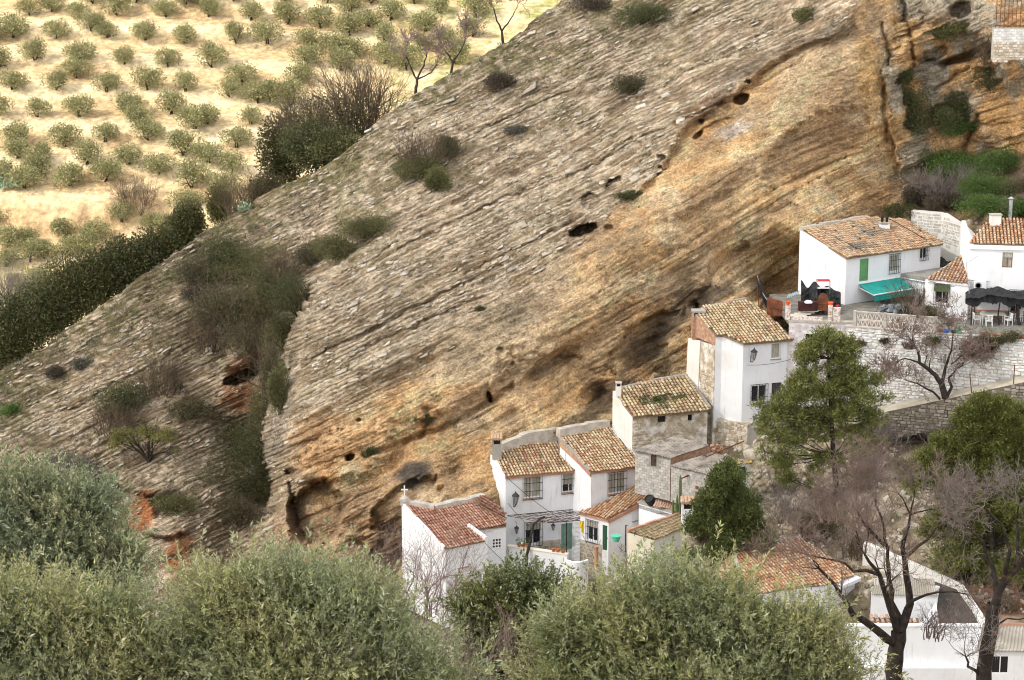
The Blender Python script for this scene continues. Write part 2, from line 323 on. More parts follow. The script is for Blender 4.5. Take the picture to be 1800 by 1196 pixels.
def build_terrain():
    pts = np.array(CTRL+HOUSE_CTRL, float)
    XY = pts[:, :2]/100.; n = len(pts)
    def phi(r): return r
    A = phi(np.linalg.norm(XY[:, None]-XY[None], axis=2)); A[np.diag_indices(n)] -= .04
    T = np.c_[np.ones(n), XY]
    Mx = np.zeros((n+3, n+3)); Mx[:n, :n] = A; Mx[:n, n:] = T; Mx[n:, :n] = T.T
    w = np.linalg.solve(Mx, np.r_[pts[:, 2], 0, 0, 0])
    cols = np.r_[np.linspace(-380, -10, 24), np.linspace(-7.5, 1807.5, 780), np.linspace(1820, 2180, 20)]
    sk = np.array(SKY_PTS, float); sky_y = np.interp(cols, sk[:, 0], sk[:, 1])
    sky_y = sky_y+9*(fbm(cols/45., 0*cols, 5)-.5)+5*(fbm(cols/9., 0*cols, 8)-.5)
    nc = len(cols); n1, n2, n3 = 22, 560, 20
    ymid = np.maximum(sky_y, -12)
    rows = []; back = []
    for k in range(n1): rows.append(1480+(1075-1480)*k/n1+0*cols); back.append(0*cols)
    for k in range(n2):
        t = k/(n2-1); rows.append(1075+(ymid-1075)*t); back.append(0*cols)
    wgt = sm(-140, -10, sky_y)
    for k in range(1, n3+1): rows.append(ymid+(sky_y-ymid)*k/n3); back.append(wgt*k)
    for k in range(1, 9): rows.append(sky_y); back.append(wgt*n3+k*1.6)
    PY = np.array(rows); BK = np.array(back); PX = np.broadcast_to(cols, PY.shape).copy(); nr = len(PY)
    def depth(px, py):
        out = np.empty(px.size); a = px.ravel()/100.; b = py.ravel()/100.
        for i in range(0, px.size, 40000):
            q = np.stack([a[i:i+40000], b[i:i+40000]], 1)
            r = np.sqrt(((q[:, None]-XY[None])**2).sum(2)); out[i:i+40000] = phi(r)@w[:n]+w[n]+q@w[n+1:]
        return out.reshape(px.shape)
    Y = depth(PX, PY)
    # the nose of the big rock stands well in front of the gully on its left
    nose = np.array([(560, 380), (600, 430), (545, 520), (512, 590), (505, 640), (478, 700), (468, 760), (478, 830), (478, 900), (450, 960), (430, 1060)], float)
    ex = np.interp(PY, nose[:, 1], nose[:, 0])+34*(fbm(PY/60., 0*PY, 3)-.5)+12*(fbm(PY/14., 0*PY, 4)-.5)
    s = sm(-16, 10, PX-ex)*sm(400, 520, PY); g = sm(-110, -10, PX-ex)*(1-s)*sm(420, 560, PY)
    Y = Y-3.0*s*sm(240, 10, PX-ex)+4.0*g
    YB = Y.copy()
    # ---- relief
    rx = (PX-900)/FPX; ru = (598-PY)/FPX
    D = np.stack([rx, math.cos(TILT)+ru*math.sin(TILT), -math.sin(TILT)+ru*math.cos(TILT)], 2)
    pos0 = np.array(CAM)+D*(Y/D[:, :, 1])[:, :, None]
    X0 = rx*178.; Z0 = ru*178.                             # bed coordinates in metres at the distance of the cliff
    wx = fbm(X0/9., Z0/9., 21)-.5; wz = fbm(X0/7., Z0/7., 31)-.5
    u = X0*math.cos(DIP)+Z0*math.sin(DIP)+wx; v = -X0*math.sin(DIP)+Z0*math.cos(DIP)+.45*wz+.12*(fbm(X0/1.2, Z0/.9, 33)-.5)
    v = v-.5*.0062*np.maximum(X0+6, 0)**2*sm(40, 430, PY)*sm(60, 20, X0)
    def poly_sd(poly, px, py):            # signed distance (px): positive inside
        d = np.full(px.shape, 1e9); ins = np.zeros(px.shape, bool); m = len(poly)
        for i in range(m):
            x0, y0 = poly[i]; x1, y1 = poly[(i+1) % m]; dx, dy = x1-x0, y1-y0
            t = np.clip(((px-x0)*dx+(py-y0)*dy)/(dx*dx+dy*dy), 0, 1)
            d = np.minimum(d, np.hypot(px-x0-t*dx, py-y0-t*dy))
            if y0 != y1:
                c = ((y0 > py) != (y1 > py)) & (px < (x1-x0)*(py-y0)/(y1-y0)+x0); ins ^= c
        return np.where(ins, d, -d)
    def line_d(line, px, py):
        d = np.full(px.shape, 1e9)
        for (x0, y0), (x1, y1) in zip(line[:-1], line[1:]):
            dx, dy = x1-x0, y1-y0; t = np.clip(((px-x0)*dx+(py-y0)*dy)/(dx*dx+dy*dy), 0, 1)
            d = np.minimum(d, np.hypot(px-x0-t*dx, py-y0-t*dy))
        return d
    wob = 38*(fbm(X0/3.5, Z0/2.2, 44)-.5)+16*(fbm(X0/.9, Z0/.5, 45)-.5)
    tan_poly = [(440, 1100), (468, 960), (500, 860), (498, 760), (600, 712), (700, 650), (800, 580), (930, 500), (1010, 440), (1090, 372), (1150, 300), (1215, 215),
                (1300, 140), (1380, 90), (1470, 50), (1520, 0), (1590, -80), (1640, 40), (1560, 130), (1575, 260), (1605, 350), (1620, 400), (1500, 700), (1250, 850), (900, 1000), (720, 1100)]
    tsd = poly_sd(tan_poly, PX, PY)+wob*.8; wt_ = sm(1050, 900, PX); tan = sm(-10, 14, tsd)*(1-wt_)+sm(-34, 62, tsd)*wt_
    lip = 1.7*sm(-1, 9, tsd)*sm(230, 40, tsd)*sm(960, 1120, PX)*sm(420, 250, PY)
    right_poly = [(1545, 120), (1600, -60), (2200, -300), (2200, 420), (1600, 400)]
    rgt = sm(-8, 12, poly_sd(right_poly, PX, PY)+wob*.5)
    village = sm(-10, 15, poly_sd([(420, 1300), (560, 1130), (700, 1075), (860, 900), (1100, 800), (1250, 780), (1400, 640), (1500, 560), (1600, 395), (1700, 395), (2250, 400), (2250, 1600), (420, 1600)], PX, PY))
    green_r = sm(-10, 12, poly_sd([(1612, 272), (1700, 262), (1740, 280), (1850, 250), (2200, 250), (2200, 420), (1600, 400)], PX, PY)+wob*.4)
    soft = np.clip(village+green_r, 0, 1)
    slope_hi = sm(20, 210, PY-np.interp(PX, sk[:, 0], sk[:, 1]))           # 0 near the skyline
    left = sm(40, -30, PX-ex)*sm(330, 420, PY)                              # hillside left of the nose
    def ledges(h, amp, seed, fu, blocks=0.):
        q = v/h+.5*(vn(u*.10/h**.5, v*.15+seed, seed)); i = np.floor(q); f = q-i
        pr = vn(u*fu+hsh(i, i*0+3, seed)*57, i, seed+1)
        if blocks:
            j = np.floor(u*fu*1.5+hsh(i, i*0+5, seed)*9+.5*vn(u, v, seed+9)); fj = u*fu*1.5+hsh(i, i*0+5, seed)*9-j
            pr = pr*(1-blocks)+hsh(i, j, seed+2)*blocks
        joint = np.exp(-(np.minimum(f, 1-f)/.13)**2)
        return amp*((pr-.5)*1.5-.55*joint*(.4+.9*vn(u*.5, i, seed+4))), i, f
    a1, i1, f1 = ledges(1.7, 1.0, 101, .14, .15); a2, i2, f2 = ledges(.80, 1.0, 111, .22, .3); a3, i3, f3 = ledges(.31, 1.0, 121, .24, .25)
    slab = (1-tan)*(1-rgt)
    brk = sm(.38, .6, fbm(X0/2.6, Z0/2.0, 151)); brk2 = sm(.36, .6, fbm(X0/1.3, Z0/.8, 153)); a1 = a1*(.3+.7*brk); a2 = a2*(.15+.95*brk); a3 = a3*(.25+.9*brk2)*(.45+.8*sm(.35, .6, fbm(X0/4., Z0/3., 157)))
    a4, i4, f4 = ledges(.2, 1.0, 131, .4, .3); a3 = a3+a4*.4*(1-brk2)
    disp = a1*(.34*tan+.22*slab*slope_hi+.5*rgt)+a2*(.20*tan+.26*slab*slope_hi+.35*rgt)+a3*(.15*tan+.27*slab+.2*rgt)
    lowcliff = sm(1000, 1120, PX)*sm(420, 560, PY)*tan
    under = np.clip(lowcliff*(1-sm(60, 160, line_d([(1080, 660), (1150, 590), (1235, 515), (1300, 470), (1380, 470)], PX, PY)))
                    + sm(90, 20, line_d([(640, 1040), (700, 950)], PX, PY)), 0, 1)
    disp += under*(a2*.45+a3*.28)
    disp += (fbm(X0/5., Z0/5., 61)-.5)*1.8*(tan+.6*slab)+(fbm(u/1.8, v/.9, 63)-.5)*.6*(tan*.8+slab*.5+rgt)+(fbm(X0/.45, Z0/.3, 65, 3)-.5)*(.22*tan+.34*slab+.3*rgt)
    disp += rgt*((fbm(X0/2.5, Z0/4.5, 67)-.5)*1.7+(fbm(X0/.8, Z0/.6, 69)-.5)*.7)+tan*(fbm(X0/.7, Z0/.5, 68)-.5)*.35
    # rubble on the left hillside
    disp += left*(vn(u/.5, v/.28, 71)-.5)*.26
    disp *= 1-soft*.55
    disp += soft*(fbm(X0/1.6, Z0/1.2, 75)-.5)*.5
    # caves, holes and cracks
    cut = lip.copy()
    for (cx, cy, ax, ay, dd, ang) in CAVES:
        t = math.radians(ang); xx = (PX-cx)*math.cos(t)-(PY-cy)*math.sin(t); yy = (PX-cx)*math.sin(t)+(PY-cy)*math.cos(t)
        r = np.hypot(xx/ax, yy/ay)+.35*(fbm(PX/9., PY/9., 81)-.5)
        cut += dd*sm(1.05, .80 if (dd > 0 and ax > 12) else .6, r)
    for (ln, wd, dd) in CRACKS:
        d = line_d(ln, PX+10*(fbm(PX/14., PY/14., 83)-.5), PY+10*(fbm(PX/14., PY/14., 85)-.5)); cut += dd*np.exp(-(d/wd)**2)
    # overhanging lip above the lower cavity and above the village
    # normals of the smooth base
    gu = np.gradient(pos0, axis=1); gv = np.gradient(pos0, axis=0)
    nrm = np.cross(gu, gv); nrm /= np.linalg.norm(nrm, axis=2, keepdims=True)+1e-9
    nrm = np.where((nrm[:, :, 1] > 0)[:, :, None], -nrm, nrm)
    nrm = nrm*.65+np.array([0, -1, 0])*.35
    pos = pos0+nrm*disp[:, :, None]+D/D[:, :, 1:2]*cut[:, :, None]
    pos[:, :, 1] += BK; pos[:, :, 2] -= BK*.38
    pos[0, :, 2] -= 25
    # ---- colours
    C3 = lambda c: np.array(c, float)[None, None, :]
    def lerp(a, b, t): return a*(1-t[:, :, None])+b*t[:, :, None]
    n_big = fbm(X0/6, Z0/6, 201); n_mid = fbm(u/1.7, v/.7, 203, 5); n_fin = fbm(u/.7, v/.22, 205, 3); n_blob = fbm(X0/1.6, Z0/1.4, 207)
    tanc = lerp(C3((.50, .335, .19))+0*D, C3((.61, .455, .28))+0*D, sm(.35, .7, n_mid*.5+n_blob*.5))
    tanc = lerp(tanc, C3((.44, .255, .12)), .6*sm(.50, .72, fbm(X0/2.2, Z0/2.2, 231)))
    tanc = lerp(tanc, C3((.33, .25, .17)), .6*sm(.50, .68, fbm(u/4, v/1.6, 209)))
    tanc = lerp(tanc, C3((.60, .49, .36)), .55*sm(.5, .66, fbm(X0/3.1, Z0/2.2, 251)))
    tanc = lerp(tanc, C3((.38, .32, .25)), .5*sm(.48, .66, n_big)*sm(1150, 800, PX))
    slabc = lerp(C3((.27, .215, .15))+0*D, C3((.47, .415, .33))+0*D, sm(.40, .62, n_fin*.6+hsh(i3, i3*0, 1)*.2+n_mid*.25))
    soil = sm(.42, .22, f3)*sm(.35, .5, fbm(u/2.2, v/.8, 241))*sm(.1, .4, vn(u*.4+i3*7.7, i3, 9))
    slabc = lerp(slabc, C3((.15, .12, .085)), .8*soil)
    slabc = lerp(slabc, C3((.58, .54, .46)), .8*sm(.5, .75, f3)*sm(.45, .75, vn(u*.6+i3*3.1, i3, 11))*sm(.3, .6, fbm(u/.5, v/.3, 243)))
    slabc = lerp(slabc, C3((.155, .13, .10)), .35*sm(.58, .72, fbm(u/1.2, v/.35, 211)))
    rgtc = lerp(C3((.58, .385, .21))+0*D, C3((.46, .42, .36))+0*D, sm(.44, .6, fbm(X0/2.2, Z0/3, 213)))
    col = lerp(slabc, tanc, tan); col = lerp(col, rgtc, rgt)
    def blob(cx, cy, ax, ay, ang, s0=1.15, s1=.55, seed=300):
        t = math.radians(ang); xx = (PX-cx)*math.cos(t)-(PY-cy)*math.sin(t); yy = (PX-cx)*math.sin(t)+(PY-cy)*math.cos(t)
        return sm(s0, s1, np.hypot(xx/ax, yy/ay)+.9*(fbm(u/1.2, v/.5, seed)-.5))
    for (cx, cy, ax, ay, ang, c, a) in STAINS_AND_SHADE:
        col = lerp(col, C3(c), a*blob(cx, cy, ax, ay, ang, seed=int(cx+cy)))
    # thin grass and lichen on the slope
    gr = sm(.47, .62, fbm(X0/4, Z0/2.2, 221))*.65*slab*(1-sm(60, 330, PY-np.interp(PX, sk[:, 0], sk[:, 1]))*.75)
    gr = np.clip(gr+.6*slab*sm(70, 5, PY-np.interp(PX, sk[:, 0], sk[:, 1])), 0, .85)*sm(.3, .55, fbm(X0/.5, Z0/.35, 223))*(1-rgt)
    col = lerp(col, C3((.125, .125, .06)), gr)
    scrubby = left*sm(.5, .7, fbm(X0/3, Z0/2, 225))
    col = lerp(col, C3((.16, .13, .09)), .55*scrubby)
    col = col*(1.22+.10*tan[:, :, None]); col = col*lerp(C3((1.15, 1.06, .95)), C3((1.08, 1.02, .90)), np.clip(tan+rgt, 0, 1)); col = np.minimum(col, .76)
    col = col*(.80+.40*fbm(u/11., v/2.4, 261))[:, :, None]
    vill = lerp(C3((.30, .24, .165))+0*D, C3((.42, .37, .29))+0*D, sm(.4, .65, fbm(X0/1.0, Z0/.8, 227)))
    vill = lerp(vill, C3((.16, .13, .085)), sm(.45, .6, fbm(X0/3., Z0/3., 229)))
    col = lerp(col, vill, village); col = lerp(col, C3((.17, .11, .065)), green_r*.85)
    red = sm(.9, .3, np.hypot((PX-1760)/90, (PY-1050)/60)); col = lerp(col, C3((.22, .09, .05)), red)
    idx = np.arange(nr*nc).reshape(nr, nc)
    Fq = np.stack([idx[:-1, :-1], idx[:-1, 1:], idx[1:, 1:], idx[1:, :-1]], 2)
    cls = np.where(village[:-1, :-1] > .5, 2, np.where((left[:-1, :-1] > .5) | ((slab[:-1, :-1] > .5) & (PX[:-1, :-1] < ex[:-1, :-1]+60) & (PY[:-1, :-1] < 420)), 1, 0))
    for k, (nm, mt) in enumerate((('cliff', 'rock'), ('hillside', 'rock'), ('village_ground', 'earth'))):
        f = Fq[cls == k].reshape(-1, 4); used, inv = np.unique(f, return_inverse=True)
        me = np_mesh(nm, pos.reshape(-1, 3)[used], inv.reshape(-1, 4), col=np.clip(col, 0, 1).reshape(-1, 3)[used])
        bed = np.stack([u, v, pos[:, :, 1]], 2).reshape(-1, 3)[used].astype(np.float32); at = me.attributes.new('Bed', 'FLOAT_VECTOR', 'POINT'); at.data.foreach_set('vector', bed.ravel())
        link(nm, me, M[mt], kind='structure')
    return cols, PY, pos, tan, slab, rgt, village
CAVES = [(428, 630, 46, 16, -2.0, 22), (415, 712, 42, 34, -.9, 0), (255, 850, 60, 22, -1.6, -10), (245, 905, 30, 44, -.8, -10), (300, 925, 50, 20, -1.4, 10), (1000, 570, 130, 44, -1.0, 30), (800, 680, 130, 40, -1.0, 28), (610, 800, 110, 52, -1.5, 20), (715, 890, 70, 40, 1.6, 30),
         (1140, 600, 90, 34, 1.2, 38), (1230, 330, 120, 34, -.8, 32), (1430, 260, 110, 50, .8, 35), (690, 630, 110, 28, -.6, 26), (620, 960, 60, 30, -.9, 20), (490, 930, 34, 70, -1.2, 0), (1025, 405, 26, 11, 3.2, 18), (1036, 352, 17, 17, 1.5, 0), (1080, 322, 18, 14, 1.5, 20), (1302, 172, 15, 10, 2.6, 20), (1232, 213, 6, 5, 1.5, 0),
         (1226, 238, 11, 7, 1.4, 40), (1313, 140, 6, 4, 1.2, 0), (1164, 277, 9, 6, 1.1, 0), (1160, 294, 4, 4, .9, 0), (1158, 310, 4, 4, .7, 0), (613, 804, 10, 8, 2.6, 20), (860, 697, 5, 11, 2, 20),
         (630, 738, 5, 4, .8, 0), (595, 755, 3, 3, .6, 0), (425, 662, 36, 11, 3.4, 22), (556, 903, 50, 58, 4.2, -8), (1690, 18, 22, 16, 2.2, 0), (1700, 100, 50, 9, 2.2, 16), (508, 830, 10, 7, 1.2, 0),
         (1260, 225, 40, 16, .7, 30), (970, 640, 60, 16, .8, 30), (1070, 402, 10, 6, .8, 0), (880, 617, 8, 6, .7, 0), (1640, 100, 30, 10, 1.4, 25)]
CRACKS = [([(520, 640), (640, 585), (760, 525), (880, 465)], 2.5, .6), ([(1000, 310), (1120, 250), (1290, 165)], 2.5, .6), ([(700, 440), (830, 375), (930, 330)], 2.5, .5), ([(1020, 215), (1200, 130), (1330, 75)], 2.5, .5), ([(840, 230), (960, 175), (1060, 130)], 2.5, .45), ([(120, 720), (220, 665), (300, 625)], 2.5, .5), ([(560, 500), (640, 460), (700, 425)], 2.5, .5), ([(640, 800), (735, 770), (800, 742), (860, 706), (900, 680)], 5, 1.0), ([(508, 850), (520, 905), (540, 965)], 3, 1.0),
          ([(750, 720), (755, 742), (740, 770)], 5, .7), ([(1236, 520), (1255, 470), (1310, 435)], 9, 1.5), ([(820, 480), (900, 440), (1000, 395)], 3, .5), ([(640, 610), (760, 560), (850, 520)], 3, .5),
          ([(1552, 40), (1562, 110), (1550, 180), (1556, 250)], 3, .7), ([(1588, -10), (1600, 50), (1606, 100), (1598, 150)], 4, 1.2), ([(1600, 100), (1660, 118), (1735, 78)], 4, 1.2), ([(1640, 160), (1700, 120)], 3, .7), ([(1720, 200), (1700, 250), (1690, 275)], 4, 1.0), ([(1490, 60), (1400, 108), (1330, 150)], 4, .5),
          ([(930, 660), (980, 632), (1020, 628)], 5, .9), ([(575, 960), (600, 940), (640, 960)], 5, .8), ([(560, 1000), (640, 985), (680, 950)], 4, .7)]
STAINS_AND_SHADE = [(562, 856, 46, 12, -18, (.12, .09, .06), .8), (600, 890, 10, 34, -20, (.15, .11, .07), .7), (900, 610, 120, 50, 28, (.58, .47, .34), .5), (1330, 330, 120, 40, 33, (.62, .46, .28), .45), (1050, 520, 90, 40, 30, (.60, .46, .30), .5), (1195, 545, 85, 30, 38, (.07, .06, .05), .75), (1130, 620, 80, 28, 42, (.07, .06, .05), .75), (1075, 690, 60, 22, 40, (.06, .05, .045), .8), (1010, 745, 70, 16, 20, (.09, .075, .06), .7),  # dark entries at the alcove paint shade on its ceiling; others are rock stains
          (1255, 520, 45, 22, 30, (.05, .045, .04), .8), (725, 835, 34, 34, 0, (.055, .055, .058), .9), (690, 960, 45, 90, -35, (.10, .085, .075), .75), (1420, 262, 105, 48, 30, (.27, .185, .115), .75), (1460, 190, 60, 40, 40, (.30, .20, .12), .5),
          (1260, 330, 90, 26, 32, (.28, .20, .13), .6), (1190, 500, 60, 30, 36, (.17, .13, .09), .7), (850, 590, 110, 50, 25, (.31, .265, .20), .65), (930, 540, 60, 35, 20, (.22, .19, .15), .6), (1090, 430, 60, 30, 30, (.33, .27, .19), .5),
          (1020, 400, 40, 30, 20, (.18, .12, .08), .7), (1240, 190, 60, 20, 35, (.18, .12, .08), .7), (1330, 110, 90, 14, 28, (.12, .10, .08), .6), (1450, 60, 60, 14, 30, (.12, .10, .085), .6), (1285, 228, 36, 14, 20, (.48, .44, .42), .8),
          (425, 700, 38, 34, 15, (.36, .13, .06), .95), (400, 690, 22, 20, 0, (.30, .12, .06), .8), (430, 640, 44, 16, 25, (.20, .10, .06), .7), (248, 900, 28, 48, -20, (.36, .13, .045), .9), (312, 975, 26, 46, -15, (.34, .12, .05), .9),
          (1525, 130, 24, 120, 5, (.58, .36, .17), .7), (1570, 250, 22, 110, 5, (.56, .36, .17), .6), (1600, 300, 28, 90, -20, (.36, .33, .28), .9), (1620, 400, 25, 60, -10, (.32, .29, .25), .9), (1560, 360, 70, 60, 0, (.45, .29, .16), .6),
          (1580, 170, 18, 34, 0, (.40, .37, .33), .9), (1680, 190, 60, 40, 30, (.40, .38, .34), .7), (1760, 230, 60, 60, 30, (.52, .33, .16), .7), (1640, 40, 40, 30, 30, (.34, .25, .18), .5),
          (560, 790, 60, 60, 0, (.50, .33, .20), .6), (560, 950, 90, 60, 0, (.42, .30, .21), .7), (640, 900, 90, 50, 30, (.36, .26, .18), .6), (490, 720, 22, 110, -8, (.34, .31, .27), .8),
          (1250, 600, 30, 60, 20, (.30, .22, .14), .6), (1140, 560, 60, 16, 35, (.46, .31, .17), .4), (660, 760, 50, 30, 30, (.50, .32, .18), .5)]
# ---------------------------------------------------------------- building kit
UP = Vector((0, 0, 1))
class Wall:
    """vertical wall plane through two top points; n points to the viewer's side"""
    def __init__(s, A, B):
        s.A = Vector(A); s.B = Vector(B); d = Vector((B.x-A.x, B.y-A.y, 0)); s.L = d.length; s.e = d.normalized()
        s.n = Vector((s.e.y, -s.e.x, 0))
        if s.n.dot(CAM-s.A) < 0: s.n = -s.n
    def hit(s, px, py):
        p = PP(px, py, s.A, s.n); return ((p-s.A).dot(s.e), p.z)
    def pt(s, a, z, off=0.): return Vector((s.A.x, s.A.y, 0))+s.e*a+UP*z+s.n*off
    def rect(s, x0, y0, x1, y1):
        a = s.hit(x0, (y0+y1)/2)[0]; b = s.hit(x1, (y0+y1)/2)[0]; xm = (x0+x1)/2
        zt = s.hit(xm, y0)[1]; zb = s.hit(xm, y1)[1]; return (min(a, b), max(a, b), zb, zt)
    def topz(s, a): return s.A.z+(s.B.z-s.A.z)*a/s.L
def wall_mesh(W, z0, holes=(), depth=.24, s0=0., s1=None, thick=.3, drop=0.):
    mb = MB(); s1 = W.L if s1 is None else s1
    br = sorted(set([s0, s1]+[x for h in holes for x in (h[0], h[1]) if s0 < x < s1]))
    z0f = z0 if callable(z0) else (lambda a: z0)
    top = lambda a: W.topz(a)-drop
    for a, b in zip(br[:-1], br[1:]):
        m = (a+b)/2; hs = sorted([h for h in holes if h[0] < m < h[1]], key=lambda h: h[2]); lo = (z0f(a), z0f(b))
        for h in hs:
            mb.poly([W.pt(a, lo[0]), W.pt(b, lo[1]), W.pt(b, h[2]), W.pt(a, h[2])]); lo = (h[3], h[3])
        mb.poly([W.pt(a, lo[0]), W.pt(b, lo[1]), W.pt(b, top(b)), W.pt(a, top(a))])
    for (a, b, c, d) in holes:
        q = [(a, c), (b, c), (b, d), (a, d)]
        for k in range(4):
            p, r = q[k], q[(k+1) % 4]
            mb.poly([W.pt(*p), W.pt(*r), W.pt(*r, -depth), W.pt(*p, -depth)])
    # back and edges give the wall its thickness
    mb.poly([W.pt(s1, z0f(s1), -thick), W.pt(s0, z0f(s0), -thick), W.pt(s0, top(s0), -thick), W.pt(s1, top(s1), -thick)])
    for a in (s0, s1): mb.poly([W.pt(a, z0f(a)), W.pt(a, top(a)), W.pt(a, top(a), -thick), W.pt(a, z0f(a), -thick)])
    mb.poly([W.pt(s0, top(s0)), W.pt(s1, top(s1)), W.pt(s1, top(s1), -thick), W.pt(s0, top(s0), -thick)])
    return mb
def wbox(W, a, b, c, d, o0, o1):
    """box on a wall frame: along a..b, height c..d, offset o0..o1"""
    return ([W.pt(a, c, o0), W.pt(b, c, o0), W.pt(b, c, o1), W.pt(a, c, o1)], [W.pt(a, d, o0), W.pt(b, d, o0), W.pt(b, d, o1), W.pt(a, d, o1)])
def window(H, W, h, depth=.2, frame='whitepaint', fill='curtain', grille=False, sill='terracotta', name='window', bars=6, mull=1, shut=0.):
    a, b, c, d = h; mb = MB(); mb.poly([W.pt(a, c, -depth), W.pt(b, c, -depth), W.pt(b, d, -depth), W.pt(a, d, -depth)])
    w = mb.build(name, M[fill], H)
    f = MB(); t = .05
    for (x0, x1, y0, y1) in ((a, b, c, c+t), (a, b, d-t, d), (a, a+t, c+t, d-t), (b-t, b, c+t, d-t)): f.prism(*wbox(W, x0, x1, y0, y1, -depth+.005, -depth+.07))
    for k in range(mull):
        x = a+(b-a)*(k+1)/(mull+1); f.prism(*wbox(W, x-.03, x+.03, c+t, d-t, -depth+.005, -depth+.065))
    f.build('window_frame', M[frame], w)
    if shut: s = MB(); s.prism(*wbox(W, a+.02, b-.02, d-(d-c)*shut, d-.01, -depth+.075, -depth+.11)); s.build('blind', M['curtain'], w)
    if sill: s = MB(); s.prism(*wbox(W, a-.06, b+.06, c-.07, c-.002, -depth+.02, .07)); s.build('sill', M[sill], w)
    if grille:
        g = MB(); o = .09; a1, b1, c1, d1 = a-.1, b+.1, c-.12, d+.12
        for k in range(bars+1):
            x = a1+(b1-a1)*k/bars; g.tube(W.pt(x, c1, o), W.pt(x, d1, o), .020, n=4)
        for y in (c1, c1+(d1-c1)*.35, c1+(d1-c1)*.68, d1): g.tube(W.pt(a1, y, o+.014), W.pt(b1, y, o+.014), .024, n=4)
        for x in (a1, b1):
            for y in (c1, d1): g.tube(W.pt(x, y, o), W.pt(x, y, 0), .014, n=4)
        g.build('grille', M['iron'], w)
    return w
def door(H, W, h, mt='greendoor', depth=.12, boards=4, name='door', label=None):
    a, b, c, d = h; mb = MB(); n = boards
    for k in range(n):
        x0 = a+(b-a)*k/n; x1 = a+(b-a)*(k+1)/n; mb.prism(*wbox(W, x0+.008, x1-.008, c, d-.01, -depth-.05, -depth+(.0 if k % 2 else .012)))
    o = mb.build(name, M[mt], H)
    if label: o['label'] = label
    k = MB(); x = b-.12; k.prism(*wbox(W, x-.02, x+.02, (c+d)/2-.06, (c+d)/2+.06, -depth+.013, -depth+.05)); k.build('handle', M['iron'], o)
    return o
# -- barrel tile roof
PAL_OCHRE = [((.47, .335, .20), 4), ((.55, .42, .265), 4), ((.40, .255, .15), 3), ((.58, .48, .33), 2), ((.29, .22, .145), 1), ((.40, .19, .11), 1)]
PAL_RED = [((.36, .19, .13), 5), ((.41, .235, .165), 4), ((.28, .13, .09), 3), ((.45, .28, .20), 2), ((.35, .23, .17), 1)]
PAL_ORANGE = [((.52, .31, .18), 5), ((.58, .39, .24), 4), ((.47, .23, .13), 3), ((.60, .46, .31), 3), ((.38, .21, .13), 1)]
PAL_OLD = [((.44, .325, .215), 4), ((.51, .395, .27), 4), ((.36, .25, .16), 3), ((.48, .28, .17), 2), ((.29, .24, .18), 2), ((.44, .40, .32), 2)]
PAL_LICHEN = [((.50, .40, .24), 4), ((.56, .47, .31), 4), ((.42, .31, .18), 3), ((.33, .25, .16), 2), ((.46, .28, .17), 2)]
PAL_ROSE = [((.50, .37, .28), 4), ((.43, .30, .22), 4), ((.57, .45, .35), 3), ((.34, .23, .17), 2)]
def inside(poly, x, y):
    ins = np.zeros(x.shape, bool); m = len(poly)
    for i in range(m):
        x0, y0 = poly[i]; x1, y1 = poly[(i+1) % m]
        if y0 != y1: ins ^= ((y0 > y) != (y1 > y)) & (x < (x1-x0)*(y-y0)/(y1-y0)+x0)
    return ins
class Plane:
    """roof plane: eave line A-B, rising away by pitch (degrees)"""
    def __init__(s, A, B, pitch=None, C=None):
        s.A = Vector(A); s.e = (Vector(B)-s.A).normalized()
        if C is None:
            h = Vector((-s.e.y, s.e.x, 0)).normalized()
            if h.y < 0: h = -h
            t = math.radians(pitch); s.s = (h*math.cos(t)+UP*math.sin(t)).normalized()
        else:
            c = Vector(C)-s.A; s.s = (c-s.e*c.dot(s.e)).normalized()
        s.n = s.e.cross(s.s)
        if s.n.z < 0: s.n = -s.n
        s.n.normalize(); s.s = (s.s-s.e*s.s.dot(s.e)).normalized()
    def hit(s, px, py): return PP(px, py, s.A, s.n)
    def ab(s, p): d = p-s.A; return (d.dot(s.e), d.dot(s.s))
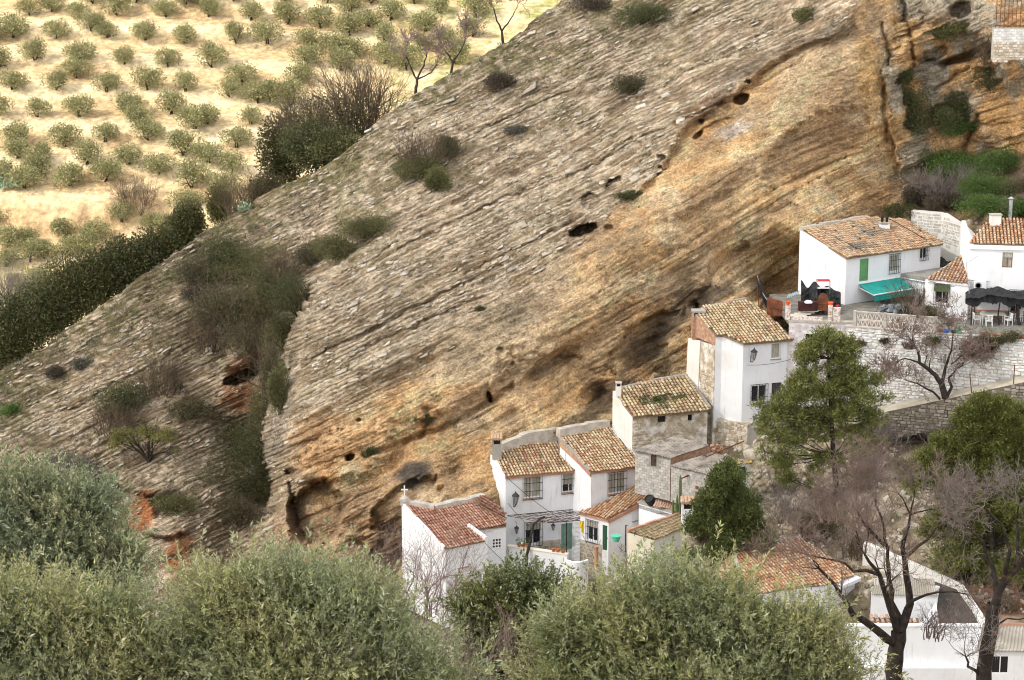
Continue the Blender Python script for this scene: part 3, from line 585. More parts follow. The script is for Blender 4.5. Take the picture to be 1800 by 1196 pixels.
def tile_roof(H, pl, poly, pal, name='roof', seed=1, pitch_a=.25, exp=.36, gap=.0, sag=.05, label=None, thick=.14, mossy=None, deck='tiledeck'):
    rng = np.random.default_rng(seed); ab = [pl.ab(p) for p in poly]
    a0 = min(x for x, _ in ab); a1 = max(x for x, _ in ab); b0 = min(y for _, y in ab); b1 = max(y for _, y in ab)
    na = int((a1-a0)/pitch_a)+2; nb = int((b1-b0)/exp)+3
    I, J = np.meshgrid(np.arange(na), np.arange(nb), indexing='ij'); I = I.ravel(); J = J.ravel()
    ac = a0+(I+.5)*pitch_a; bc = b0+(J+.5)*exp-.06
    k = inside(ab, ac, np.maximum(bc, b0+.02)); ac = ac[k]; bc = bc[k]; J = J[k]
    m = len(ac)
    if gap: q = rng.random(m) > gap; ac = ac[q]; bc = bc[q]; J = J[q]; m = len(ac)
    rot = rng.normal(0, .035, m); ja = rng.normal(0, .010, m); jb = rng.normal(0, .018, m)+.03*np.sin(ac*3.1+seed); jn = np.abs(rng.normal(0, .010, m))
    ac = ac+ja; bc = bc+jb
    cols = np.array([c for c, _ in pal]); wts = np.array([w for _, w in pal], float); wts /= wts.sum()
    ci = rng.choice(len(pal), m, p=wts); cc_ = rng.choice(len(pal), na+2, p=wts); colk = np.clip(((ac-a0)/pitch_a).astype(int), 0, na); same = rng.random(m) < .35; ci = np.where(same, cc_[colk], ci); col = cols[ci]*(1+rng.normal(0, .07, m))[:, None]
    if mossy:
        for (ma, mb_, ra, rb, c, s) in mossy:
            d = np.hypot((ac-ma)/ra, (bc-mb_)/rb)+rng.normal(0, .22, m); w = np.clip(1.2-d, 0, 1)*s; w = np.minimum(w*1.6, 1)
            col = col*(1-w[:, None])+np.array(c)*w[:, None]
    nseg = 6; th = np.linspace(0, math.pi, nseg+1); L = exp+.13
    sagf = sag*2*(fbm(ac*.35, bc*.5, seed)-.5)
    e = np.array(pl.e); s = np.array(pl.s); n = np.array(pl.n); A = np.array(pl.A)
    V = []; r_lo = pitch_a*.37; r_hi = pitch_a*.29
    for end, r, hb, lift in ((0, r_lo, -L/2, .055), (1, r_hi, L/2, .012)):
        for t in th:
            oa = -math.cos(t)*r; on = math.sin(t)*r*1.0
            a = ac+oa-rot*hb; b = bc+hb+rot*oa
            V.append(A+a[:, None]*e+b[:, None]*s+(on+lift+jn+sagf+.02)[:, None]*n)
    V = np.stack(V, 1)                                       # m, 2*(nseg+1), 3
    q = nseg+1; f = np.array([(i, i+1, q+i+1, q+i) for i in range(nseg)]+[(0, 0, 0, 0)]*0)
    F = (np.arange(m)[:, None, None]*(2*q)+f[None]).reshape(-1, 4)
    fc = np.repeat(col, nseg, 0)
    # the end lips, as quads
    lip = np.array([(0, 1, nseg-1, nseg), (1, 2, nseg-2, nseg-1)])
    F2 = (np.arange(m)[:, None, None]*(2*q)+lip[None]).reshape(-1, 4)
    F = np.r_[F, F2]; fc = np.r_[fc, np.repeat(col*.9, 2, 0)]
    org = ORG[H.name] if H is not None else Vector((0, 0, 0))
    # deck with channel tiles (a ridged sheet: low channels between the cover tiles)
    mb = MB(); mb.prism([p-pl.n*thick for p in poly], [Vector(p) for p in poly]); dk = mb.build(name, M[deck] if isinstance(deck, str) else deck, H)
    if label: dk['label'] = label
    me = np_mesh('roof_tiles', V.reshape(-1, 3), F, org, fc)
    o = link('roof_tiles', me, M['tile'], dk); o['kind'] = 'stuff'
    # channel tiles as a second course of concave strips
    k = np.arange(int((a1-a0)/pitch_a)+2); Vc = []; cc = []; Fc = []
    for kk in k:
        x = a0+kk*pitch_a; ys = np.arange(b0, b1, .30)+.15; xx = np.full(ys.shape, x); okk = inside(ab, xx, ys)
        for y in ys[okk]:
            i = len(Vc)
            for (yy, lf) in ((y-.17, .035), (y+.17, .012)):
                for dx, dz in ((-.10, .04), (0, .0), (.10, .04)): Vc.append(A+(x+dx)*e+yy*s+(dz+lf)*n)
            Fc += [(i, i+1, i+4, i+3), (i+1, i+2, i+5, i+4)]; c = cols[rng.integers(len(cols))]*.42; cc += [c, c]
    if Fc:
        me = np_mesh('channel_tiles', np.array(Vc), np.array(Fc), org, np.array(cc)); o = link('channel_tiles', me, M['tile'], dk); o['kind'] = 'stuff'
    return dk
def ctrl_back(*pts, off=.5):
    for p in pts:
        q = Vector(p)-CAM; d = q.dot(F_); HOUSE_CTRL.append((900+FPX*q.x/d, 598-FPX*q.dot(U_)/d, p.y+off))
def edge_bar(H, pts, w, h, mt, name, seed=0, jag=.0):
    mb = MB(); rng = random.Random(seed)
    for p, q in zip(pts[:-1], pts[1:]):
        p = Vector(p); q = Vector(q); n = max(1, int((q-p).length/.5)); d = (q-p)
        side = Vector((-d.y, d.x, 0)).normalized()
        for k in range(n):
            a = p+d*k/n; b = p+d*(k+1.04)/n; j = UP*rng.uniform(-jag, jag); ww = w*(1+rng.uniform(-jag, jag)*2)
            mb.prism([a-side*ww/2-UP*h/2+j, b-side*ww/2-UP*h/2+j, b+side*ww/2-UP*h/2+j, a+side*ww/2-UP*h/2+j],
                     [a-side*ww*.4+UP*h/2+j, b-side*ww*.4+UP*h/2+j, b+side*ww*.4+UP*h/2+j, a+side*ww*.4+UP*h/2+j])
    return mb.build(name, M[mt], H)
def corrugated(H, pl, poly, mt, name='roof', wave=.16, amp=.03, seed=0, label=None):
    ab = [pl.ab(p) for p in poly]; a0 = min(x for x, _ in ab); a1 = max(x for x, _ in ab); b0 = min(y for _, y in ab); b1 = max(y for _, y in ab)
    # follows the quad (0,1 lower edge; 2,3 upper edge), corrugations along the slope
    p0, p1, p2, p3 = [Vector(p) for p in poly]; n = int((p1-p0).length/wave*6); V = []; F = []; rng = random.Random(seed)
    m = max(2, int((p3-p0).length/1.2))
    for j in range(m+1):
        for i in range(n+1):
            t = i/n; w = j/m; q = (p0.lerp(p1, t)).lerp(p3.lerp(p2, t), w); V.append(q+pl.n*(amp*math.cos(i/6*2*math.pi)+.02+.03*((j*7) % 2)))
    for j in range(m):
        for i in range(n): a = j*(n+1)+i; F.append((a, a+1, a+n+2, a+n+1))
    mb = MB(); mb.v = V+[v-pl.n*.02 for v in V]; N = len(V); mb.f = F+[(a+N, d+N, c+N, b+N) for a, b, c, d in F]
    o = mb.build(name, M[mt], H)
    if label: o['label'] = label
    return o
def stone_pack(W, a0, a1, zb, zt, sw, sh, seed, mt, cols, parent, maxn=280, proud=.05, jit=.3, name='stone', skip=None):
    """courses of separate stones on a wall face; the largest are parts, the rest one joined part"""
    rng = random.Random(seed); items = []
    z = zb(0) if callable(zb) else zb; zbf = zb if callable(zb) else (lambda a: zb); ztf = zt if callable(zt) else (lambda a: zt)
    zmin = min(zbf(a0), zbf(a1)); zmax = max(ztf(a0), ztf(a1)); z = zmin
    while z < zmax:
        h = sh*rng.uniform(1-jit, 1+jit); a = a0-rng.uniform(0, sw)
        while a < a1:
            w = sw*rng.uniform(.55, 1.6); hh = h*rng.uniform(.75, 1.05); am = a+w/2; zz = z+rng.uniform(-.1, .1)*sh
            if a0 < am < a1 and zz > zbf(am) and zz+hh < ztf(am) and not (skip and skip(a, a+w, zz, zz+hh)): items.append((max(a, a0), min(a+w, a1), zz, zz+hh, rng.uniform(.4, 1.)*proud, rng.randrange(len(cols)), rng.random()))
            a += w+.02
        z += h*1.0+.015
    items.sort(key=lambda t: -(t[1]-t[0])*(t[3]-t[2]))
    org = ORG[parent.name]; base = []
    for v in range(6):                                       # six shapes of rough stone, shared
        r = random.Random(seed*10+v); q = []
        for (k, sc) in ((0, 1.), (1, .80)):
            for (x, y) in ((-.5, -.5), (0, -.54), (.5, -.5), (.52, 0), (.5, .5), (0, .54), (-.5, .5), (-.52, 0)):
                q.append((x*sc*r.uniform(.86, 1.02), y*sc*r.uniform(.80, 1.02), k*1.+r.uniform(-.2, .2)*k))
        base.append(q)
    fcs = [tuple(range(8, 16))]+[(i, (i+1) % 8, (i+1) % 8+8, i+8) for i in range(8)]
    mes = {}
    R = Matrix((W.e, UP, W.n)).transposed()
    for t in items[:maxn]:
        key = (t[5], int(t[6]*6))
        if key not in mes:
            me = bpy.data.meshes.new(name); me.from_pydata(base[key[1]], [], fcs); me.update()
            at = me.color_attributes.new('Col', 'FLOAT_COLOR', 'CORNER'); c = cols[key[0]]
            for dd in at.data: dd.color = (*c, 1)
            me.materials.append(M[mt]); mes[key] = me
        o = bpy.data.objects.new(name, mes[key]); COL.objects.link(o); o.parent = parent
        sc = Matrix.Diagonal((t[1]-t[0], t[3]-t[2], t[4], 1)); loc = W.pt((t[0]+t[1])/2, (t[2]+t[3])/2, -.01)-org
        o.matrix_basis = Matrix.Translation(loc) @ R.to_4x4() @ sc; ORG[o.name] = org
    rest = items[maxn:]
    if rest:
        V = []; Fq = []; Cc = []; tri = []
        for t in rest:
            b_ = base[int(t[6]*6)]; i = len(V); c = W.pt((t[0]+t[1])/2, (t[2]+t[3])/2, -.01)
            for (x, y, k) in b_: V.append(c+W.e*x*(t[1]-t[0])+UP*y*(t[3]-t[2])+W.n*k*t[4])
            Fq += [tuple(i+q for q in f) for f in ((8, 9, 14, 15), (9, 10, 13, 14), (10, 11, 12, 13))]+[tuple(i+q for q in f) for f in fcs[1:]]; Cc += [cols[t[5]]]*11
        me = np_mesh('small_stones', np.array([tuple(v) for v in V]), np.array(Fq), org, np.array(Cc)); o = link('small_stones', me, M[mt], parent); o['kind'] = 'stuff'
def lantern(px, py, W, size, label, off=.45, hang=False):
    """black iron wall lantern: bracket, glass body, cap"""
    a, z = W.hit(px, py); t = thing('wall_lantern', W.pt(a, z, 0), label, 'lantern', 'lanterns on the white house walls')
    c = W.pt(a, z, off)
    b = MB(); b.lathe(c, [(size*.10, -size*.5), (size*.16, -size*.42), (size*.30, size*.22), (size*.31, size*.25)], 6)
    g = b.build('glass', M['lantern'], t)
    k = MB(); k.lathe(c, [(size*.38, size*.25), (size*.30, size*.36), (size*.10, size*.52), (size*.05, size*.62), (size*.02, size*.72)], 6)
    k.lathe(c, [(size*.04, -size*.62), (size*.12, -size*.50)], 6)
    for i in range(6):
        an = i*math.pi/3; d0 = Vector((math.cos(an), math.sin(an), 0)); k.tube(c+d0*size*.14-UP*size*.45, c+d0*size*.31+UP*size*.26, size*.02, n=4)
    k.build('cap', M['iron'], t)
    r = MB()
    if hang: r.tube(c+UP*size*.7, c+UP*size*1.0, .012, n=4); r.tube(c+UP*size*1.0, W.pt(a, z+size*1.0, 0), .015, n=4)
    else:
        r.tube(W.pt(a, z-size*1.0, .01), W.pt(a, z-size*.2, .01), .03, n=5); r.path([W.pt(a, z-size*.85, .0), W.pt(a, z-size*.9, off*.5), W.pt(a, z-size*.62, off)], .022)
        r.path([W.pt(a, z-size*.3, .0), W.pt(a, z-size*.5, off*.35), W.pt(a, z-size*.85, off*.6)], .012)
    r.build('bracket', M['iron'], t)
    return t
def pot(loc, r, h, mt, label, plant=None, cat='flower pot', group=None):
    t = thing('flower_pot', loc, label, cat, group)
    MB().lathe(loc, [(r*.65, 0), (r*.95, h*.82), (r*1.08, h*.83), (r*1.08, h), (r*.9, h), (r*.88, h*.85)], 10).build('pot', M[mt], t)
    if plant:
        V, F, Cc = leaf_cluster(Vector(loc)+UP*(h+plant[0]*.35), (plant[0]*.55, plant[0]*.55, plant[0]*.6), int(90), .16, .035, plant[1], seed=int(loc[0]*100) % 999)
        link('plant', np_mesh('plant', V, F, ORG[t.name], Cc), M['leaf'], t)
    return t
def leaf_cluster(c, rad, n, l, w, pal, seed=0, up=.3, shell=0.):
    rng = np.random.default_rng(abs(seed)); d = rng.normal(size=(n, 3)); d /= np.linalg.norm(d, axis=1)[:, None]
    r = rng.random(n)**(1/3.); r = shell+(1-shell)*r; p = np.array(c)+d*r[:, None]*np.array(rad)
    return leaves_at(p, d, l, w, pal, rng, up)
def leaves_at(p, d, l, w, pal, rng, up=.3, jit=.8, cidx=None):
    n = len(p); ax = d+rng.normal(0, jit, (n, 3)); ax[:, 2] += up; ax /= np.linalg.norm(ax, axis=1)[:, None]+1e-9
    q = rng.normal(size=(n, 3)); sd = np.cross(ax, q); sd /= np.linalg.norm(sd, axis=1)[:, None]+1e-9
    ll = l*(.6+.8*rng.random(n))[:, None]; ww = w*(.7+.6*rng.random(n))[:, None]
    V = np.stack([p, p+ax*ll*.5+sd*ww*.5, p+ax*ll, p+ax*ll*.5-sd*ww*.5], 1).reshape(-1, 3)
    F = np.arange(4*n).reshape(n, 4); pal = np.array(pal)
    ci = rng.integers(len(pal), size=n) if cidx is None else cidx
    C_ = pal[ci]*(1+rng.normal(0, .18, n))[:, None]
    return V, F, np.clip(C_, .003, 1)
# ================================================================ the houses
def side(H, A, B, z0, mt='white', holes=(), name='wall', **k):
    W = Wall(A, B); o = wall_mesh(W, z0, holes, **k).build(name, M[mt], H); return W, o
def cornice(H, W, mt, h=.26, out=.16, dz=.03, s0=-.05, s1=None):
    s1 = W.L+.05 if s1 is None else s1; mb = MB()
    z = lambda a: W.topz(a)-dz
    mb.prism([W.pt(s0, z(s0)-h, .003), W.pt(s1, z(s1)-h, .003), W.pt(s1, z(s1)-h, out), W.pt(s0, z(s0)-h, out)], [W.pt(s0, z(s0), .003), W.pt(s1, z(s1), .003), W.pt(s1, z(s1), out), W.pt(s0, z(s0), out)])
    return mb.build('cornice', M[mt], H)
def low(pl, pts, idx, d=.16):
    r = [pl.hit(*p) for p in pts]
    for i in idx: r[i] = r[i]-pl.s*d
    return r
def backwall(H, pts, z0, mt='cement'):
    mb = MB()
    for a, b in zip(pts[:-1], pts[1:]): mb.poly([a, b, Vector((b.x, b.y, z0)), Vector((a.x, a.y, z0))])
    return mb.build('back_wall', M[mt], H)

# ---- B: the two storey white house with two tiled roofs
B0 = P(888.7, 836, 166); B1 = PZ(1019, 824.5, B0.z); WB = Wall(B0, B1)
HB = thing('white_house', P(888, 990, 166), 'two-storey white house with terracotta eaves, two stepped tiled roofs and barred windows', 'house', 'white houses under the rock')
zB = WB.hit(940, 992)[1]; plB = Plane(B0, B1, 16)
LB = plB.hit(862, 800); Q = WB.pt(WB.hit(1021, 860)[0], B0.z)
E2L = P(1039, 827, Q.y-2.5); E2R = PZ(1127, 816, E2L.z); W2 = Wall(E2L, E2R); pl2 = Plane(E2L, E2R, 17)
w1, w2, w4 = WB.rect(921, 838, 951, 875), WB.rect(989, 832, 1012, 865), WB.rect(924, 920, 951, 957)
dg = WB.rect(986.5, 920, 1016, 967); w3 = W2.rect(1070, 832, 1099, 867)
wall_mesh(WB, zB, (w1, w2, w4, dg), s1=WB.L+.4).build('wall', M['white'], HB)
wall_mesh(W2, zB, (w3,)).build('wall', M['white'], HB)
side(HB, LB, B0, zB+1); side(HB, pl2.hit(984, 768), E2L, zB, drop=.05); RB2 = pl2.hit(1067, 750); side(HB, E2R, RB2, zB, drop=.05)
cornice(HB, WB, 'terracotta', .24, .16); cornice(HB, W2, 'terracotta', .24, .17)
Wb4 = Wall(pl2.hit(984, 768), E2L); MB().prism([Wb4.pt(0, Wb4.topz(0)-.75, .002), Wb4.pt(Wb4.L, Wb4.topz(Wb4.L)-.42, .002), Wb4.pt(Wb4.L, Wb4.topz(Wb4.L)-.42, .05), Wb4.pt(0, Wb4.topz(0)-.75, .05)], [Wb4.pt(0, Wb4.topz(0)-.05, .002), Wb4.pt(Wb4.L, Wb4.topz(Wb4.L)-.05, .002), Wb4.pt(Wb4.L, Wb4.topz(Wb4.L)-.05, .05), Wb4.pt(0, Wb4.topz(0)-.05, .05)]).build('roof_upstand', M['tilecap'], HB)
Wb3 = Wall(pl2.hit(1010, 795), E2L); cornice(HB, Wb3, 'terracotta', .45, .12)
rB = tile_roof(HB, plB, low(plB, [(869, 803), (888.7, 836), (1021, 824.5), (981, 774), (925, 781), (882, 791)], (1, 2)), PAL_OCHRE, seed=3, label='lower left roof of ochre barrel tiles')
r2 = tile_roof(HB, pl2, low(pl2, [(982, 766), (1037, 828), (1129, 816), (1066, 749)], (1, 2)), PAL_OCHRE, seed=4, label='taller right roof of ochre barrel tiles')
window(HB, WB, w1, grille=True); window(HB, WB, w2, grille=True, bars=5, fill='pane', shut=.6); window(HB, W2, w3, grille=True)
window(HB, WB, w4, grille=True, fill='pane', shut=.32, sill=None); door(HB, WB, dg, 'greendoor', .1, 6, label='sage green double door of vertical boards')
def dado(H, W, s0, s1, z0, z1, seed, holes=()):
    o = MB().prism(*wbox(W, s0, s1, z0, z1, .0, .03)).build('stone_dado', M['mortar'], H)
    stone_pack(W2_shift(W, .035), s0, s1, z0, z1, .42, .26, seed, 'stone', [(.36, .30, .22), (.42, .36, .28), (.30, .26, .20)], H, 60, .02)
def W2_shift(W, d):
    x = Wall(W.A+W.n*d, W.B+W.n*d); return x
dado(HB, WB, WB.hit(945, 960)[0], dg[0]-.05, zB, WB.hit(965, 950)[1], 5)
edge_bar(HB, [plB.hit(868, 802), plB.hit(889, 834)], .18, .12, 'whitewarm', 'roof_edge', 3, .01)
edge_bar(HB, [pl2.hit(981, 765), pl2.hit(1037, 827)], .22, .16, 'cement', 'roof_edge', 3, .01)
edge_bar(HB, [plB.hit(880, 792)+UP*.05, plB.hit(925, 780)+UP*.35, plB.hit(981, 773)+UP*.5], .7, 1.1, 'mortar', 'mortar_flashing', 4, .04)
edge_bar(HB, [pl2.hit(981, 766)+UP*.2, pl2.hit(1030, 757)+UP*.25, pl2.hit(1068, 748)+UP*.1], .7, .7, 'mortar', 'mortar_flashing', 5, .04)
backwall(HB, [LB, plB.hit(925, 780), plB.hit(981, 774), pl2.hit(982, 766), RB2], zB+1)
ctrl_back(LB, plB.hit(925, 780), plB.hit(981, 774), pl2.hit(982, 766), pl2.hit(1030, 757), RB2)
HOUSE_CTRL += [(900, 1000, 167), (1000, 1000, 168.5), (1080, 960, 166), (1080, 860, 170.5)]
def chimney(H, c, w, d, h, mt, cap='tile', name='chimney', label=None):
    mb = MB(); mb.box(c+UP*(h*.35), w, d, h*.7)
    for sx in (-1, 1):
        for sy in (-1, 1): mb.box(c+Vector((sx*w*.42, sy*d*.42, h*.80)), w*.16, d*.16, h*.22)
    o = mb.build(name, M[mt], H)
    MB().box(c+UP*(h*.80), w*.72, d*.72, h*.2).build('flue_opening', M['blackplastic'], o)
    if label: o['label'] = label
    if cap == 'tile':
        k = MB(); k.box(c+UP*(h*.925), w*1.2, d*1.2, .05); k.build('cap', M['mortar'], o)
        t = MB()
        for i in range(4):
            x = (i-1.5)*w*.3; t.tube(c+Vector((x, -d*.66, h*.95)), c+Vector((x, d*.5, h*.95+.18)), w*.16, n=6)
        t.build('cap_tiles', M['tilecap'], o)
    else: MB().box(c+UP*(h*.93), w*1.15, d*1.15, .09).build('cap', M[cap], o)
    return o
chimney(HB, P(873.5, 806, LB.y-.4), .72, .72, 1.75, 'cement')
lantern(903, 873, WB, .85, 'large black lantern on a scrolled bracket at the left corner of the two-storey house', .55)
lantern(905, 928, WB, .55, 'small black lantern hanging left of the lower barred window, under the pergola', .5, True)
lantern(969, 923, WB, .5, 'small black lantern hanging between the lower barred window and the green door', .5, True)
# television antenna on the roof
an = thing('antenna', plB.hit(993, 822), 'thin grey television antenna rising from the tiled roof of the two-storey house', 'antenna')
p = plB.hit(994, 820); MB().tube(p, p+UP*2.2, .018, n=5).build('mast', M['zinc'], an)
k = MB(); k.tube(p+UP*2.1+Vector((-.7, 0, .05)), p+UP*2.1+Vector((.9, .1, -.1)), .012, n=4)
for i in range(7): x = -.6+i*.22; k.tube(p+UP*(2.1-.1*x)+Vector((x, -.22, 0)), p+UP*(2.1-.1*x)+Vector((x, .22, 0)), .008, n=4)
k.build('aerial', M['zinc'], an)

# ---- C: porch room with a long sloping roof
c1 = P(1020, 899, E2L.y-.35); c2 = PZ(1070, 912, c1.z); a, z = W2.hit(1125, 850); plC = Plane(c1, c2, C=W2.pt(a, z))
HC = thing('porch_annex', P(1060, 975, c2.y), 'low white porch annex with a long sloping orange tile roof against the two-storey house', 'annex')
WC1 = Wall(c1, c2); c3 = plC.hit(1168, 861); print('C', c1, c2, c3, E2L); WC2 = Wall(c2, c3)
wc = WC1.rect(1032, 917, 1050, 951); dc = WC1.rect(1059, 924, 1069, 968)
wall_mesh(WC1, zB, (wc, dc)).build('wall', M['white'], HC); wall_mesh(WC2, zB+.3).build('wall', M['white'], HC)
tile_roof(HC, plC, low(plC, [(1019, 899), (1070, 912), (1169, 861), (1161, 847), (1138, 849), (1126, 851), (1042, 893)], (0, 1), .1), PAL_ORANGE, seed=9)
cornice(HC, WC1, 'terracotta', .2, .14); cornice(HC, WC2, 'terracotta', .30, .14)
window(HC, WC1, wc, grille=True, bars=5, fill='pane', shut=.3, sill=None); door(HC, WC1, dc, 'darkgreen', .08, 2)
dado(HC, WC1, 0, dc[0]-.05, zB, WC1.hit(1040, 953)[1], 8)
# terrace wall, pots, pergola
t1 = P(892, 961, 163.6); t2 = PZ(996, 976, t1.z); WT = Wall(t1, t2)
HT = thing('terrace_wall', P(940, 1020, 162), 'curved white terrace wall with ochre coping below the pergola', 'wall')
wall_mesh(WT, zB-2.6, thick=.35).build('wall', M['white'], HT); MB().prism(*wbox(WT, -.05, WT.L+.05, t1.z+.002, t1.z+.07, -.4, .05)).build('coping', M['yellowwall'], HT)
t3 = P(994, 985, t2.y-.1); t4 = PZ(1034, 985, t3.z); mb = MB(); n = 8; prev = None; W_ = Wall(t3, t4)
for i in range(n):
    f0, f1 = i/n, (i+1)/n; b0 = math.sin(math.pi*f0)*.55; b1 = math.sin(math.pi*f1)*.55; L = W_.L
    mb.prism([W_.pt(f0*L, zB-2.6, b0), W_.pt(f1*L, zB-2.6, b1), W_.pt(f1*L, zB-2.6, b1-.3), W_.pt(f0*L, zB-2.6, b0-.3)], [W_.pt(f0*L, t3.z, b0), W_.pt(f1*L, t3.z, b1), W_.pt(f1*L, t3.z, b1-.3), W_.pt(f0*L, t3.z, b0-.3)])
mb.build('curved_wall', M['white'], HT)
MB().prism([Vector((q.x, q.y, zB-.3)) for q in (t1, t2, c2+Vector((2, .5, 0)), Q, B0)], [Vector((q.x, q.y, zB+.02)) for q in (t1, t2, c2+Vector((2, .5, 0)), Q, B0)]).build('terrace_floor', M['yardlight'], None, kind='structure')
zf = zB+.02; zw = t1.z+.07
GP1 = [(.09, .15, .05), (.13, .19, .07), (.07, .12, .04)]
for i, (px, r, mt, lb, pla) in enumerate([(911, .17, 'terrapot', 'terracotta pot with a green herb, leftmost on the white terrace wall', (.45, GP1)), (918, .16, 'terrapot', 'terracotta pot with a low plant, second from the left on the terrace wall', (.35, GP1)), (926, .17, 'terrapot', 'terracotta pot with a bushy plant beside the vine trunk on the terrace wall', (.5, GP1)),
                                       (971, .16, 'terrapot', 'small bare terracotta pot on the terrace wall left of the red pair', None), (979, .15, 'terrapot', 'small terracotta bowl in the middle of the three pots before the green door', None), (988, .18, 'terrapot', 'terracotta pot with a spiky green plant at the right end of the terrace wall', (.4, GP1))]):
    a, _ = WT.hit(px, 965); pot(WT.pt(a, zw, -.17), r, .26, mt, lb, pla, group='pots on the terrace wall')
per = thing('pergola', P(996, 975, 163.5), 'dark metal pergola grid over the terrace of the two-storey house', 'pergola')
zp = WB.hit(893, 907)[1]; pc = [PZ(892, 907, zp), PZ(1010, 896, zp), PZ(1054, 913, zp), PZ(962, 920, zp)]; fr = MB()
for i in range(12): f = i/11; fr.tube(pc[0].lerp(pc[1], f), pc[3].lerp(pc[2], f), .022, n=4)
fr.build('crossbars', M['rust'], per); fr = MB()
for i in range(5): f = i/4; fr.tube(pc[0].lerp(pc[3], f)+UP*.03, pc[1].lerp(pc[2], f)+UP*.03, .032 if i in (0, 4) else .02, n=4)
fr.build('rails', M['iron'], per)
for px in (996, 1050):
    q = PZ(px, 915 if px > 1000 else 919, zp); MB().tube(Vector((q.x, q.y, zf)), q, .05, n=6).build('post', M['iron'], per)
per2 = thing('pergola', P(1084, 958, 161), 'open metal frame with curling bare vine stems right of the pergola grid', 'pergola')
pd = [PZ(1054, 913, zp), PZ(1112, 903, zp), PZ(1168, 907, zp), PZ(1100, 924, zp)]; fr = MB()
for a_, b_ in ((0, 1), (1, 2), (3, 0), (2, 3)): fr.tube(pd[a_], pd[b_], .035, n=4)
for i in range(1, 5): f = i/5; fr.tube(pd[0].lerp(pd[1], f), pd[3].lerp(pd[2], f), .018, n=4)
fr.build('frame', M['iron'], per2)
for px, py in ((1083, 915), (1100, 924)): q = PZ(px, py, zp); MB().tube(q-UP*2.3, q, .04, n=6).build('post', M['iron'], per2)
rr = random.Random(5); cv = MB()
for i in range(16):
    f, g = rr.random(), rr.random(); c = pd[0].lerp(pd[1], f).lerp(pd[3].lerp(pd[2], f), g); pts = []; ph = rr.random()*6
    for j in range(9): an_ = ph+j*.55; pts.append(c+Vector((math.cos(an_)*.5+j*.06, math.sin(an_)*.3, .12+abs(math.sin(an_*1.3))*.3)))
    cv.path(pts, .025, .012, 4)
cv.build('vine_stems', M['bark'], per2)
vt = thing('vine_trunk', P(926, 998, 162), 'dark twisted vine trunk climbing from the terrace wall to the pergola', 'vine')
MB().path([P(925, 998, 162.4), P(926, 975, 162.6), P(931, 958, 162.8), P(934, 940, 163), P(938, 922, 163.2), P(948, 913, 163.6), P(957, 909, 164)], .13, .08, 7).build('trunk', M['bark'], vt)
k = MB(); rr = random.Random(3)
for i in range(14):
    f = rr.random(); q = pc[0].lerp(pc[1], f); s_ = q.lerp(pc[3].lerp(pc[2], f), rr.random()); k.path([s_, s_+Vector((rr.uniform(.3, .8), rr.uniform(-.3, .3), .08)), s_+Vector((rr.uniform(.9, 1.8), rr.uniform(-.5, .5), .05))], .02, .008, 4)
k.build('branches', M['bark'], vt)
yc = thing('yellow_cloth', P(1024, 918, c1.y-.4), 'bright yellow cloth hanging under the pergola beside the green door', 'cloth')
mb = MB(); p0 = P(1020, 916, c1.y-.25); g_ = []
for j in range(9):
    for i in range(5): g_.append(p0+Vector((i*.085-.02*j*(1 if j < 5 else -.4), .05*math.sin(i*2.2+j*.3), -j*.115)))
for j in range(8):
    for i in range(4): a = j*5+i; mb.f.append((a, a+1, a+6, a+5))
mb.v = g_+[v+Vector((0, .01, 0)) for v in g_]; mb.f += [(b+45, c+45, d+45, a+45)[::-1] for a, b, c, d in list(mb.f)]
mb.build('cloth', M['yellow'], yc)
op = thing('gatepost', P(1048, 990, 159.5), 'orange painted round post at the foot of the pergola', 'post')
MB().lathe(P(1048, 989, 159.5), [(.15, -.3), (.15, 1.15), (.17, 1.16), (.17, 1.25)], 12).build('post', M['terracotta'], op)
wc_ = thing('washing_tub', P(1083, 946, 160), 'turquoise plastic tub hanging on the porch wall right of the dark green door', 'tub')
MB().lathe(P(1083, 952, 160.5), [(.22, 0), (.36, .42), (.40, .43), (.40, .47), (.34, .47)], 14).build('tub', M['turq'], wc_)
# cement parapet right of the porch
q1 = P(1123, 885, c3.y-1.5); q2 = PZ(1181, 902, q1.z); WQ = Wall(q1, q2)
HQ = thing('parapet_wall', P(1150, 915, WQ.B.y), 'low white parapet wall with grey cement coping right of the porch roof', 'wall')
wall_mesh(WQ, q1.z-2.8, thick=.3).build('wall', M['white'], HQ); MB().prism(*wbox(WQ, -.1, WQ.L+.1, q1.z+.002, q1.z+.16, -.45, .06)).build('coping', M['cement'], HQ)
# things stored on the flat roof behind the parapet
zq = q1.z-.1
MB().prism([Vector((a.x, a.y, zq-.3)) for a in (q1, q2, P(1230, 880, 162), c3)], [Vector((a.x, a.y, zq-.02)) for a in (q1, q2, P(1230, 880, 162), c3)]).build('flat_roof', M['cement'], HQ)
def drum(px, py, Y, r, h, mt, label, ax=UP, name='drum'):
    t = thing(name, P(px, py, Y), label, name.split('_')[-1]); b = MB(); c = P(px, py, Y)
    b.lathe(c, [(r*.97, -h/2), (r, -h/2+.02), (r, h/2-.02), (r*.97, h/2), (r*.9, h/2), (r*.88, h/2-.06)], 16, Z=ax.normalized()); b.build('body', M[mt], t)
    q = MB(); q.lathe(c+ax.normalized()*h*.18, [(r*1.03, -.02), (r*1.03, .02)], 16, Z=ax.normalized()); q.build('hoop', M['iron'], t); return t
drum(1143, 880, q1.y-1.0, .36, .6, 'blackplastic', 'round black plastic cauldron on the flat roof, beside the orange tiles', Vector((-.4, -.5, .7)), 'cauldron')
drum(1161, 866, q1.y-.3, .36, .5, 'zinc', 'large grey metal drum tipped towards the viewer on the flat roof', Vector((.1, -.75, .6)))
